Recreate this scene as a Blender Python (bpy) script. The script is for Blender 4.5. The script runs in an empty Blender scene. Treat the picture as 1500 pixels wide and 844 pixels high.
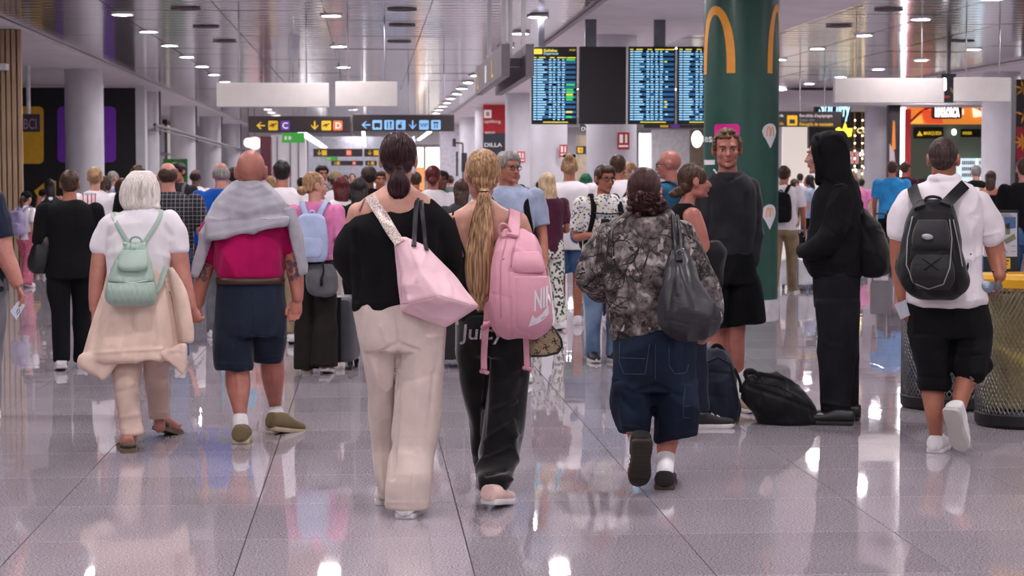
import bpy, math, random
import numpy as np
from mathutils import Vector, Matrix
from mathutils.bvhtree import BVHTree

SC = bpy.context.scene
COL = SC.collection
R0 = random.Random(7)
PI = math.pi

# ---------------------------------------------------------------- camera
FPX = 2900.0                      # focal length for a 1500 px wide frame
EYE = 1.52
BETA = math.atan(164 / FPX)
ALPHA = math.atan(210 * math.cos(BETA) / FPX)
FWD = Vector((math.sin(ALPHA) * math.cos(BETA), math.cos(ALPHA) * math.cos(BETA), -math.sin(BETA)))
RGT = Vector((math.cos(ALPHA), -math.sin(ALPHA), 0))
UPV = RGT.cross(FWD)
CAMP = Vector((0, 0, EYE))
cam_d = bpy.data.cameras.new('camera')
cam = bpy.data.objects.new('camera', cam_d)
COL.objects.link(cam)
cam.matrix_world = Matrix((
    (RGT.x, UPV.x, -FWD.x, CAMP.x), (RGT.y, UPV.y, -FWD.y, CAMP.y),
    (RGT.z, UPV.z, -FWD.z, CAMP.z), (0, 0, 0, 1)))
cam_d.sensor_width = 36
cam_d.lens = 36 * FPX / 1500
cam_d.clip_end = 300
cam_d.dof.use_dof = True
cam_d.dof.focus_distance = 9.3
cam_d.dof.aperture_fstop = 7.5
SC.camera = cam

# ---------------------------------------------------------------- ambient light, exposure
W_ = bpy.data.worlds.new('hall_ambient')
SC.world = W_
W_.use_nodes = True
W_.node_tree.nodes['Background'].inputs[0].default_value = (1.0, 0.94, 0.98, 1)
W_.node_tree.nodes['Background'].inputs[1].default_value = 0.5
LAMP_POWER = 340.0
SC.view_settings.view_transform = 'Standard'
SC.view_settings.look = 'None'
SC.view_settings.exposure = -0.14
SC.view_settings.gamma = 1.0
SC.view_settings.use_curve_mapping = False

# ---------------------------------------------------------------- projection helpers
def ray(px, py):
    return FWD + RGT * ((px - 750) / FPX) - UPV * ((py - 422) / FPX)

FH = Vector((math.sin(ALPHA), math.cos(ALPHA), 0))
def W(px, py, d):
    """point seen at pixel (px,py) at horizontal depth d"""
    r = ray(px, py)
    return CAMP + r * (d / r.dot(FH))
def at(px, py, y):
    r = ray(px, py)
    return CAMP + r * (y / r.y)
def gd(px, py):
    """horizontal depth of the floor point seen at a pixel"""
    r = ray(px, py)
    return (r * (-EYE / r.z)).dot(FH)
def pix(co):
    """pixels of an (n,3) array of world points"""
    d = co - np.array(CAMP)
    z = d @ np.array(FWD)
    return np.stack([750 + FPX * (d @ np.array(RGT)) / z, 422 - FPX * (d @ np.array(UPV)) / z], 1)

# ---------------------------------------------------------------- materials
MATS = {}
def lin(c):
    return tuple(((v / 12.92) if v <= 0.04045 else ((v + 0.055) / 1.055) ** 2.4) for v in c)
def hexc(s):
    return lin(tuple(int(s[i:i + 2], 16) / 255 for i in (0, 2, 4)))
def new_mat(name):
    m = bpy.data.materials.new(name)
    m.use_nodes = True
    return m, m.node_tree.nodes, m.node_tree.links, m.node_tree.nodes['Principled BSDF']
def ramp(n, stops):
    r = n.new('ShaderNodeValToRGB')
    e = r.color_ramp.elements
    while len(e) < len(stops):
        e.new(0.5)
    for i, (p, c) in enumerate(stops):
        e[i].position = p
        e[i].color = (*c, 1)
    return r
def mat(name, col, rough=0.6, metal=0.0, var=0.08, nscale=6.0, bump=0.0, bscale=200.0, sheen=0.0, spec=0.5, emit=0.0, trans=0.0, stretch=None, fine=False):
    """plain material with a little procedural mottling and relief"""
    if name in MATS:
        return MATS[name]
    if isinstance(col, str):
        col = hexc(col)
    m, n, l, b = new_mat(name)
    b.inputs['Roughness'].default_value = rough
    b.inputs['Metallic'].default_value = metal
    b.inputs['Specular IOR Level'].default_value = spec
    tc = n.new('ShaderNodeTexCoord')
    src = tc.outputs['Object']
    if stretch:
        mp = n.new('ShaderNodeMapping')
        mp.inputs['Scale'].default_value = stretch
        l.new(src, mp.inputs['Vector'])
        src = mp.outputs['Vector']
    if var > 0:
        nz = n.new('ShaderNodeTexNoise')
        nz.inputs['Scale'].default_value = nscale
        nz.inputs['Detail'].default_value = 5 if fine else 3
        l.new(src, nz.inputs['Vector'])
        lo = tuple(max(0, v * (1 - 2 * var)) for v in col)
        hi = tuple(min(1, v * (1 + 2 * var)) for v in col)
        r = ramp(n, [(0.3, lo), (0.7, hi)])
        l.new(nz.outputs['Fac'], r.inputs[0])
        l.new(r.outputs[0], b.inputs['Base Color'])
    else:
        b.inputs['Base Color'].default_value = (*col, 1)
    if bump > 0:
        nb = n.new('ShaderNodeTexNoise')
        nb.inputs['Scale'].default_value = bscale
        nb.inputs['Detail'].default_value = 2
        l.new(src, nb.inputs['Vector'])
        bp = n.new('ShaderNodeBump')
        bp.inputs['Strength'].default_value = bump
        bp.inputs['Distance'].default_value = 0.01
        l.new(nb.outputs['Fac'], bp.inputs['Height'])
        l.new(bp.outputs[0], b.inputs['Normal'])
    if sheen:
        b.inputs['Sheen Weight'].default_value = sheen
        b.inputs['Sheen Roughness'].default_value = 0.4
    if emit:
        b.inputs['Emission Color'].default_value = (*col, 1)
        b.inputs['Emission Strength'].default_value = emit
    if trans:
        b.inputs['Transmission Weight'].default_value = trans
        b.inputs['IOR'].default_value = 1.2
    MATS[name] = m
    return m
def cloth(name, col, **k):
    a = dict(rough=0.9, var=0.1, nscale=9, bump=0.25, bscale=260, sheen=0.15, spec=0.2)
    a.update(k)
    return mat(name, col, **a)
def skin(name, col):
    if name in MATS:
        return MATS[name]
    m, n, l, b = new_mat(name)
    c = tuple(v * q for v, q in zip(hexc(col), (.80, .80, .82)))
    tc = n.new('ShaderNodeTexCoord')
    nz = n.new('ShaderNodeTexNoise'); nz.inputs['Scale'].default_value = 14; nz.inputs['Detail'].default_value = 4
    l.new(tc.outputs['Object'], nz.inputs['Vector'])
    r = ramp(n, [(0.3, (c[0] * .86, c[1] * .74, c[2] * .72)), (0.68, (min(1, c[0] * 1.08), c[1] * 1.06, c[2] * 1.04))])
    l.new(nz.outputs['Fac'], r.inputs[0]); l.new(r.outputs[0], b.inputs['Base Color'])
    b.inputs['Roughness'].default_value = 0.5
    b.inputs['Specular IOR Level'].default_value = 0.4
    MATS[name] = m
    return m
def emis(name, col, s):
    if name in MATS:
        return MATS[name]
    m = mat(name, col, rough=0.5, var=0, emit=s)
    return m

# ---------------------------------------------------------------- object helpers
def tag(o, label=None, cat=None, group=None, kind=None):
    if label: o['label'] = label
    if cat: o['category'] = cat
    if group: o['group'] = group
    if kind: o['kind'] = kind
    return o
def empty(name, loc, label=None, cat=None, group=None, kind=None):
    o = bpy.data.objects.new(name, None)
    COL.objects.link(o)
    o.location = loc
    o.empty_display_size = 0.1
    return tag(o, label, cat, group, kind)
def link_mesh(name, me, mt, parent=None, origin=None):
    """me holds world coordinates; origin/parent make them local"""
    o = bpy.data.objects.new(name, me)
    COL.objects.link(o)
    if mt is not None:
        me.materials.clear()
        me.materials.append(mt)
    if parent is not None:
        off = Vector(parent.location)
        p = parent.parent
        while p is not None:
            off += Vector(p.location)
            p = p.parent
        o.parent = parent
        me.transform(Matrix.Translation(-off))
    elif origin is not None:
        me.transform(Matrix.Translation(-Vector(origin)))
        o.location = origin
    return o

class Geo:
    """collects closed pieces in world coordinates"""
    def __init__(s):
        s.v = []; s.f = []; s.n = 0
    def add(s, vs, fs):
        vs = np.asarray(vs, float).reshape(-1, 3)
        b = s.n
        s.v.append(vs)
        s.f.extend([tuple(i + b for i in f) for f in fs])
        s.n += len(vs)
        return s
    def box(s, x0, x1, y0, y1, z0, z1):
        vs = [(x0, y0, z0), (x1, y0, z0), (x1, y1, z0), (x0, y1, z0), (x0, y0, z1), (x1, y0, z1), (x1, y1, z1), (x0, y1, z1)]
        return s.add(vs, [(3, 2, 1, 0), (4, 5, 6, 7), (0, 1, 5, 4), (1, 2, 6, 5), (2, 3, 7, 6), (3, 0, 4, 7)])
    def obox(s, c, ax, ay, az, hx, hy, hz):
        """box with own axes"""
        c = Vector(c); ax = Vector(ax).normalized() * hx; ay = Vector(ay).normalized() * hy; az = Vector(az).normalized() * hz
        vs = [c + ax * i + ay * j + az * k for k in (-1, 1) for i, j in ((-1, -1), (1, -1), (1, 1), (-1, 1))]
        return s.add(vs, [(3, 2, 1, 0), (4, 5, 6, 7), (0, 1, 5, 4), (1, 2, 6, 5), (2, 3, 7, 6), (3, 0, 4, 7)])
    def loft(s, rings, closed=False):
        rings = np.asarray(rings, float)
        nr, ns, _ = rings.shape
        fs = []
        for i in range(nr if closed else nr - 1):
            a = i * ns; b = ((i + 1) % nr) * ns
            for j in range(ns):
                k = (j + 1) % ns
                fs.append((a + j, a + k, b + k, b + j))
        if not closed:
            fs.append(tuple(range(ns - 1, -1, -1)))
            fs.append(tuple((nr - 1) * ns + j for j in range(ns)))
        return s.add(rings.reshape(-1, 3), fs)
    def cyl(s, p0, p1, r0, r1=None, n=16):
        r1 = r0 if r1 is None else r1
        p0 = Vector(p0); p1 = Vector(p1)
        return s.tube([(*p0, r0), (*p1, r1)], n=n, smooth=1)
    def tube(s, pts, n=10, smooth=4, flat=None, side=None):
        """pts: (x,y,z,r); flat: (a,b) scale of the cross-section along side / normal"""
        p = np.asarray(pts, float)
        if smooth > 1 and len(p) > 2:
            p = catmull(p, smooth)
        t = np.gradient(p[:, :3], axis=0)
        t /= np.linalg.norm(t, axis=1)[:, None] + 1e-12
        up = np.array(side if side is not None else ((0, 0, 1) if abs(t[0][2]) < 0.9 else (0, 1, 0)), float)
        rings = []
        an = np.linspace(0, 2 * PI, n, endpoint=False)
        u = up - t[0] * (up @ t[0]); u /= np.linalg.norm(u) + 1e-12
        for i in range(len(p)):
            if side is not None:
                q = up - t[i] * (up @ t[i])
                if np.linalg.norm(q) > 0.05: u = q
            u = u - t[i] * (u @ t[i]); u /= np.linalg.norm(u) + 1e-12
            w = np.cross(t[i], u)
            a, b = flat if flat else (1, 1)
            rings.append(p[i, :3] + p[i, 3] * (np.outer(np.cos(an) * a, u) + np.outer(np.sin(an) * b, w)))
        return s.loft(rings)
    def ball(s, c, rx, ry, rz, M=None, n=16, m=10):
        """ellipsoid; M: 3x3 axes as columns"""
        th = np.linspace(0, PI, m + 1)[1:-1]
        an = np.linspace(0, 2 * PI, n, endpoint=False)
        pts = [np.stack([rx * math.sin(t) * np.cos(an), ry * math.sin(t) * np.sin(an), np.full(n, rz * math.cos(t))], 1) for t in th]
        vs = np.concatenate([np.concatenate(pts), [[0, 0, rz], [0, 0, -rz]]])
        if M is not None: vs = vs @ np.asarray(M, float).T
        vs = vs + np.asarray(c, float)
        fs = []
        for i in range(m - 2):
            for j in range(n):
                k = (j + 1) % n
                fs.append((i * n + j, (i + 1) * n + j, (i + 1) * n + k, i * n + k))
        T = (m - 1) * n
        for j in range(n):
            k = (j + 1) % n
            fs.append((T, j, k)); fs.append((T + 1, (m - 2) * n + k, (m - 2) * n + j))
        return s.add(vs, fs)
    def prism(s, poly, origin, ux, uy, depth):
        """extrude a 2-D polygon given on axes ux, uy; depth along ux x uy"""
        ux = np.array(ux, float); uy = np.array(uy, float); o = np.array(origin, float)
        nn = np.cross(ux, uy); nn /= np.linalg.norm(nn)
        a = np.array([o + ux * x + uy * y for x, y in poly])
        k = len(poly)
        fs = [tuple(range(k - 1, -1, -1)), tuple(range(k, 2 * k))] + [(i, (i + 1) % k, k + (i + 1) % k, k + i) for i in range(k)]
        return s.add(np.concatenate([a, a + nn * depth]), fs)
    def mesh(s, name, smooth=False):
        me = bpy.data.meshes.new(name)
        vs = np.concatenate(s.v) if s.v else np.zeros((0, 3))
        me.from_pydata(vs.tolist(), [], s.f)
        if smooth: me.shade_smooth()
        return me
    def obj(s, name, mt, parent=None, smooth=False, origin=None, bevel=0, kind=None, label=None):
        o = link_mesh(name, s.mesh(name, smooth), mt, parent, origin)
        if bevel:
            b = o.modifiers.new('bevel', 'BEVEL'); b.width = bevel; b.segments = 2; b.limit_method = 'ANGLE'
        return tag(o, label=label, kind=kind)

def catmull(p, k):
    p = np.asarray(p, float)
    q = np.concatenate([[2 * p[0] - p[1]], p, [2 * p[-1] - p[-2]]])
    out = []
    for i in range(1, len(q) - 2):
        a, b, c, d = q[i - 1], q[i], q[i + 1], q[i + 2]
        for t in np.arange(k) / k:
            out.append(0.5 * (2 * b + (c - a) * t + (2 * a - 5 * b + 4 * c - d) * t * t + (3 * b - a - 3 * c + d) * t ** 3))
    out.append(p[-1])
    return np.array(out)
def circle(n, r=1, ph=0):
    a = np.linspace(0, 2 * PI, n, endpoint=False) + ph
    return np.stack([np.cos(a) * r, np.sin(a) * r], 1)
def rrect(w, h, r, k=5):
    out = []
    for cx, cy, a0 in ((w - r, h - r, 0), (r, h - r, PI / 2), (r, r, PI), (w - r, r, 1.5 * PI)):
        for i in range(k):
            a = a0 + PI / 2 * i / (k - 1)
            out.append((cx + r * math.cos(a), cy + r * math.sin(a)))
    return out
def text_mesh(s, size=1.0, extrude=0.0, bold=0.0, align='LEFT', shear=0, space=1.0):
    c = bpy.data.curves.new('lettering', 'FONT')
    c.body = s; c.size = size; c.extrude = extrude; c.offset = bold; c.align_x = align; c.shear = shear
    c.space_character = space
    c.resolution_u = 3
    o = bpy.data.objects.new('lettering', c)
    COL.objects.link(o)
    dg = bpy.context.evaluated_depsgraph_get()
    me = bpy.data.meshes.new_from_object(o.evaluated_get(dg))
    bpy.data.objects.remove(o); bpy.data.curves.remove(c)
    return me
def text_on(name, s, origin, ux, uy, height, mt, parent, extrude=0.004, bold=0.0, align='LEFT', width=None, shear=0):
    """flat lettering; height = cap height; width squeezes it"""
    me = text_mesh(s, 1.0, 0, bold, align, shear)
    n = len(me.vertices)
    co = np.empty(n * 3); me.vertices.foreach_get('co', co); co = co.reshape(-1, 3)
    k = height / 0.70
    kx = k
    if width:
        ext = co[:, 0].max() - co[:, 0].min()
        kx = width / ext
    ux = np.array(ux, float); uy = np.array(uy, float)
    nn = np.cross(ux, uy)
    out = np.array(origin, float) + np.outer(co[:, 0] * kx, ux) + np.outer(co[:, 1] * k, uy) + nn * extrude
    me.vertices.foreach_set('co', out.ravel())
    me.update()
    return link_mesh(name, me, mt, parent)
X_, Y_, Z_ = (1, 0, 0), (0, 1, 0), (0, 0, 1)
# ================================================================ LARGE STRUCTURE
HC = 4.0
# --- floor: polished granite slabs
def granite():
    m, n, l, b = new_mat('polished_granite')
    g = n.new('ShaderNodeNewGeometry')
    mp = n.new('ShaderNodeMapping'); mp.inputs['Scale'].default_value = (1, 1, 1)
    l.new(g.outputs['Position'], mp.inputs['Vector'])
    n1 = n.new('ShaderNodeTexNoise'); n1.inputs['Scale'].default_value = 115; n1.inputs['Detail'].default_value = 3; n1.inputs['Roughness'].default_value = 0.7
    l.new(mp.outputs[0], n1.inputs['Vector'])
    r1 = ramp(n, [(0.30, (0.05, 0.043, 0.05)), (0.45, (0.29, 0.255, 0.285)), (0.6, (0.46, 0.405, 0.45)), (0.74, (0.82, 0.75, 0.8))])
    l.new(n1.outputs['Fac'], r1.inputs[0])
    n2 = n.new('ShaderNodeTexNoise'); n2.inputs['Scale'].default_value = 1.3; n2.inputs['Detail'].default_value = 4
    l.new(mp.outputs[0], n2.inputs['Vector'])
    oi = n.new('ShaderNodeObjectInfo')
    ad = n.new('ShaderNodeMath'); ad.operation = 'MULTIPLY_ADD'; ad.inputs[1].default_value = 0.18; ad.inputs[2].default_value = 0.80
    l.new(oi.outputs['Random'], ad.inputs[0])
    ad2 = n.new('ShaderNodeMath'); ad2.operation = 'MULTIPLY_ADD'; ad2.inputs[1].default_value = 0.25
    l.new(n2.outputs['Fac'], ad2.inputs[0]); l.new(ad.outputs[0], ad2.inputs[2])
    mx = n.new('ShaderNodeMix'); mx.data_type = 'RGBA'; mx.blend_type = 'MULTIPLY'; mx.inputs[0].default_value = 1
    l.new(r1.outputs[0], mx.inputs[6]); l.new(ad2.outputs[0], mx.inputs[7])
    l.new(mx.outputs[2], b.inputs['Base Color'])
    b.inputs['Roughness'].default_value = 0.03
    b.inputs['IOR'].default_value = 1.44
    wv = n.new('ShaderNodeTexNoise'); wv.inputs['Scale'].default_value = 2.2; wv.inputs['Detail'].default_value = 1
    l.new(mp.outputs[0], wv.inputs['Vector'])
    bp = n.new('ShaderNodeBump'); bp.inputs['Strength'].default_value = 0.05; bp.inputs['Distance'].default_value = 0.02
    l.new(wv.outputs['Fac'], bp.inputs['Height']); l.new(bp.outputs[0], b.inputs['Normal'])
    MATS['granite'] = m
    return m
GRAN = granite()
GROUT = mat('dark_grout', '2e292c', rough=0.8)
floor = empty('floor', (0, 0, 0), 'polished grey speckled granite floor of the terminal hall', kind='structure')
TX, TY = 0.918, 0.89
YR0 = 7.71 * FPX / 2700
kx0, kx1, ky0, ky1 = -5, 9, -2, 15           # tile columns and rows laid singly
X0 = -0.52 + TX * kx0; X1 = -0.52 + TX * kx1; Y0 = YR0 + TY * ky0; Y1 = YR0 + TY * ky1
GP = 0.0045
c = 0.0012
hx, hy = TX / 2 - GP / 2, TY / 2 - GP / 2
tg = Geo()
tg.loft([[(-hx, -hy, -.03), (hx, -hy, -.03), (hx, hy, -.03), (-hx, hy, -.03)], [(-hx, -hy, -c), (hx, -hy, -c), (hx, hy, -c), (-hx, hy, -c)],
         [(-hx + c, -hy + c, 0), (hx - c, -hy + c, 0), (hx - c, hy - c, 0), (-hx + c, hy - c, 0)]])
tile_me = tg.mesh('tile'); tile_me.materials.append(GRAN)
g = Geo()
for a in ((-40, X0, -14, 120), (X1, 60, -14, 120), (X0, X1, -14, Y0), (X0, X1, Y1, 120)):
    g.box(a[0], a[1], a[2], a[3], -0.06, 0.0)
for i in range(kx0, kx1):
    for j in range(ky0, ky1):
        xx = -0.52 + TX * (i + .5); yy = YR0 + TY * (j + .5)
        if not -640 < xx * FPX / (yy + .45) < 1080:
            g.box(xx - hx, xx + hx, yy - hy, yy + hy, -0.06, 0.0)
            continue
        o = bpy.data.objects.new('tile', tile_me); COL.objects.link(o)
        o.parent = floor; o.location = (xx, yy, 0)
g.obj('far_paving', GRAN, floor, kind='stuff')
Geo().box(X0, X1, Y0, Y1, -0.06, -0.006).obj('grout_bed', GROUT, floor)

# --- ceiling: reflective metal strip panels
def metal_ceiling():
    m, n, l, b = new_mat('metal_strip_ceiling')
    g = n.new('ShaderNodeNewGeometry')
    sp = n.new('ShaderNodeSeparateXYZ'); l.new(g.outputs['Position'], sp.inputs[0])
    mu = n.new('ShaderNodeMath'); mu.operation = 'MULTIPLY'; mu.inputs[1].default_value = 1 / 0.5
    l.new(sp.outputs['Y'], mu.inputs[0])
    fr = n.new('ShaderNodeMath'); fr.operation = 'FRACT'; l.new(mu.outputs[0], fr.inputs[0])
    r = ramp(n, [(0.0, (0.2, 0.19, 0.19)), (0.10, (0.24, 0.22, 0.23)), (0.2, (0.82, 0.77, 0.79)), (0.6, (0.66, 0.62, 0.64)), (0.95, (0.82, 0.77, 0.79))])
    l.new(fr.outputs[0], r.inputs[0])
    nz = n.new('ShaderNodeTexNoise'); nz.inputs['Scale'].default_value = 1.2; nz.inputs['Detail'].default_value = 3
    l.new(g.outputs['Position'], nz.inputs['Vector'])
    mx = n.new('ShaderNodeMix'); mx.data_type = 'RGBA'; mx.blend_type = 'MULTIPLY'; mx.inputs[0].default_value = 0.35
    l.new(r.outputs[0], mx.inputs[6]); l.new(nz.outputs['Color'], mx.inputs[7])
    l.new(mx.outputs[2], b.inputs['Base Color'])
    b.inputs['Metallic'].default_value = 0.7
    b.inputs['Roughness'].default_value = 0.13
    pp = n.new('ShaderNodeMath'); pp.operation = 'PINGPONG'; pp.inputs[1].default_value = 0.5
    l.new(mu.outputs[0], pp.inputs[0])
    bp = n.new('ShaderNodeBump'); bp.inputs['Strength'].default_value = 0.5; bp.inputs['Distance'].default_value = 0.012
    l.new(pp.outputs[0], bp.inputs['Height']); l.new(bp.outputs[0], b.inputs['Normal'])
    return m
MCEIL = metal_ceiling()
SOFF = mat('white_plaster', 'd8d3d6', rough=0.75, var=0.03, nscale=1.5)
ceiling = empty('ceiling', (0, 0, HC), 'reflective grey metal strip ceiling with white plaster soffits', kind='structure')
Geo().box(-40, 60, -14, 120, HC + 0.02, HC + 0.3).obj('ceiling_slab', MCEIL, ceiling)
PW, PL = 1.56, 1.8
pg_ = Geo()
hx, hy = PW / 2 - .012, PL / 2 - .006
pg_.box(-hx, hx, -hy, hy, 0, 0.02)
pan_me = pg_.mesh('ceiling_panel'); pan_me.materials.append(MCEIL)
def cpanel(x, y):
    o = bpy.data.objects.new('ceiling_panel', pan_me); COL.objects.link(o)
    o.parent = ceiling; o.location = (x, y, -0.008 + R0.uniform(-.003, .003))
    o.rotation_euler = (R0.uniform(-.003, .003), R0.uniform(-.004, .004), 0)
for j in range(18):
    y = 26.4 + PL * (j + .5)
    for i in range(-3, 9):
        x = -0.65 + PW * (i + .5)
        if 3.0 < x < 5.2 : continue
        if x * FPX / y + 540 < -60 or x * FPX / y + 540 > 1600: continue
        cpanel(x, y)
g = Geo()
for a in ((-40, -5.75, -14, 120), (3.3, 5.5, 33.9, 120), (3.3, 6.9, -14, 33.9), (14.0, 60, -14, 120)):
    g.box(a[0], a[1], a[2], a[3], HC - 0.06, HC + 0.01)
g.obj('soffit', SOFF, ceiling)

WALLW = mat('white_wall_paint', 'cfcbd0', rough=0.7, var=0.03, nscale=1.2)
BLACKW = mat('black_wall_paint', '1b191d', rough=0.6)
COLW = mat('white_column_paint', 'c9c7ce', rough=0.55, var=0.03, nscale=2)
def column(x, y, label, r=0.435, mt=COLW, z1=None):
    g = Geo(); g.cyl((x, y, 0), (x, y, z1 or HC - .06), r, n=40)
    g.cyl((x, y, 0), (x, y, .12), r + .012, n=40)
    o = g.obj('column', mt, smooth=False, origin=(x, y, 0))
    o.data.shade_smooth()
    o.data.set_sharp_from_angle(angle=0.6)
    return tag(o, label, kind='structure')
for k, y in enumerate((45.8, 57.8, 69.8, 81.8, 93.8)):
    column(-6.45, y, ['first', 'second', 'third', 'fourth', 'fifth'][k] + ' round white column of the row under the side soffit, counted away from the slatted wall')
for k, y in enumerate((34.2, 46.2, 58.2, 70.2, 82.2, 94.2)):
    column(4.2 if k != 2 else 4.45, y, ['first', 'second', 'third', 'fourth', 'fifth', 'sixth'][k] + ' round white column of the middle row, counted away from the green column')
for k, y in enumerate((45.5, 57.5, 69.5, 81.5)):
    column(14.9 if k == 1 else 14.75, y, ['first', 'second', 'third', 'fourth'][k] + ' round white column in front of the bright shops, counted from the near end', r=.34 if k == 1 else .435)

# far walls
def wall(name, x0, x1, y0, y1, z0, z1, mt, label):
    o = Geo().box(x0, x1, y0, y1, z0, z1).obj(name, mt, origin=((x0 + x1) / 2, (y0 + y1) / 2, z0))
    return tag(o, label, kind='structure')
wall('wall_back', -40, 60, 99, 99.3, 0, HC, WALLW, 'pale wall closing the far end of the hall')
wall('wall_left_far', -9.2, -8.9, 56, 112, 0, HC, mat('pale_grey_wall', 'aaa5ab', rough=.6), 'pale wall behind the shopfront row at the side')
wall('wall_left', -40, -9.2, 55.0, 55.3, 0, HC, BLACKW, 'dark wall at the side behind the black hoarding')
wall('wall_right', 40, 40.3, 30, 112, 0, HC, WALLW, 'pale side wall far beyond the shops')
# ================================================================ LAMPS OF THE HALL
LAMP = emis('downlight_glow', (1.0, 0.94, 0.97), LAMP_POWER)
TRIM = mat('lamp_trim', 'd9d7d8', rough=.4, var=0)
def lathe_me(name, prof, n=20):
    g = Geo()
    g.loft([[(r * math.cos(a), r * math.sin(a), z) for a in np.linspace(0, 2 * PI, n, endpoint=False)] for r, z in prof])
    return g.mesh(name, True)
trim_me = lathe_me('trim_ring', [(.16, .03), (.175, .03), (.175, -.012), (.15, -.014), (.14, .0), (.14, .03)]); trim_me.materials.append(TRIM)
diff_me = lathe_me('diffuser', [(.139, .012), (.139, -.004), (.06, -.006), (.001, -.006)], 16); diff_me.materials.append(LAMP)
def downlight(x, y, label, group):
    r = empty('ceiling_downlight', (x, y, HC - (.02 if x < 14 else .09)), label, 'ceiling lamp', group)
    for nm, me in (('trim_ring', trim_me), ('diffuser', diff_me)):
        o = bpy.data.objects.new(nm, me); COL.objects.link(o); o.parent = r
ORD = 'first second third fourth fifth sixth seventh eighth ninth tenth eleventh twelfth thirteenth fourteenth fifteenth sixteenth seventeenth eighteenth nineteenth twentieth twenty-first twenty-second twenty-third twenty-fourth twenty-fifth twenty-sixth twenty-seventh twenty-eighth'.split()
LROWS = [(-3.73, 'along the row beside the white side soffit'), (-0.56, 'along the row over the middle of the hall'),
         (2.62, 'along the row beside the middle white soffit'), (5.98, 'along the row just beyond the green column'),
         (8.65, 'along the inner row on the shop side'), (11.72, 'along the row nearest the shops')]
for rx, rl in LROWS:
    for k in range(-9, 19):
        y = 30.7 + 3.6 * k
        if rx == -0.56 and k % 2 and k > 0: continue
        if 5.5 < rx < 6.9 and y < 33.9 : zz = 1
        nth = ORD[k + 9]
        downlight(rx, y, nth + ' white downlight counted into the hall ' + rl, 'ceiling downlights ' + rl)

for k, y in enumerate((42.5, 45.5, 48.5, 51.5, 54.5)):  # extra lamp row, added out of sight to brighten the shop columns
    downlight(15.9, y, ORD[k] + ' added white downlight under the soffit, brightening the columns by the shops', 'added downlights under the shop soffit')
# ceiling air vents: dark louvred discs
VL = ['nearest of three beside the lamps at the side soffit', 'middle of three beside the lamps at the side soffit', 'farthest of three beside the lamps at the side soffit', 'nearest of three over the dark-haired woman', 'middle of three over the dark-haired woman', 'farthest of three over the dark-haired woman', 'nearest of three above the blank boards at the shops', 'beside the golden reflections above the hooded man', 'farthest over the blank board at the shops']
VENT = mat('vent_dark', '6f6a6d', rough=.5, metal=.3)
for k, (px, py) in enumerate([(272, 15), (302, 41), (329, 62), (589, 14), (589, 37), (585, 61), (1302, 10), (1229, 35), (1410, 56)]):
    yy = (HC - EYE) * FPX / (258 - py)
    p = at(px, py, yy)
    v = empty('air_vent', (p.x, p.y, HC - .02), 'dark louvred round ceiling vent, ' + VL[k], 'air vent', 'air vents in the metal ceiling')
    for r in (.07, .14, .21):
        g = Geo(); g.tube([(p.x + r * math.cos(t), p.y + r * math.sin(t), HC - .024, .012) for t in np.linspace(0, 2 * PI, 17)], n=5, smooth=1)
        g.obj('louvre_ring', VENT, v)

# ================================================================ HANGING SIGNS
BLANK = mat('blank_sign_board', 'bdb7b4', rough=.5, var=.02)
SIGNK = mat('sign_black', '2a2224', rough=.45, var=.04)
SY = hexc('e8b923'); 
YEL = emis('sign_yellow', hexc('d9ad22'), .25); WHT = emis('sign_white', hexc('d8d3cf'), .35); BLU = emis('sign_blue', hexc('7cb0e0'), .45)
ORG = emis('sign_orange', hexc('e2602e'), .5); PUR = emis('sign_purple', hexc('5b2f8f'), .4); KEY = mat('sign_ink', '2b2425', rough=.5, var=0)
STEEL = mat('brushed_steel', 'a8a6a8', rough=.3, metal=.9, var=.04)
GREYM = mat('painted_grey_metal', '6d6a70', rough=.4, metal=.3)
def hung_box(name, px0, py0, px1, py1, y, th, mt, label, cat, group=None, rods=(0.2, 0.8)):
    a = at(px0, py0, y); b = at(px1, py1, y)
    r = empty(name, ((a.x + b.x) / 2, y, b.z), label, cat, group)
    Geo().box(a.x, b.x, y, y + th, b.z, a.z).obj('panel', mt, r, bevel=.008)
    for t in rods:
        x = a.x + (b.x - a.x) * t
        g = Geo(); g.cyl((x, y + th / 2, a.z - .01), (x, y + th / 2, HC), .012, n=8)
        g.obj('hanger', STEEL, r)
    return r, a, b
hung_box('blank_sign', 317, 121, 482, 157, 31.5, .12, BLANK, 'longer blank pale sign board hanging over the bald man, above the dark gate sign', 'sign', 'blank boards')
hung_box('blank_sign', 491, 119, 582, 156, 31.5, .12, BLANK, 'short blank pale sign board hanging beside the longer blank board on the gate side', 'sign', 'blank boards')
hung_box('blank_sign', 1223, 114, 1383, 151, 31.5, .12, BLANK, 'longer blank pale sign board hanging in front of the bright shops', 'sign', 'blank boards')
hung_box('blank_sign', 1400, 113, 1481, 149, 31.5, .12, BLANK, 'short blank pale sign board hanging before the column at the shops', 'sign', 'blank boards')
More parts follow.
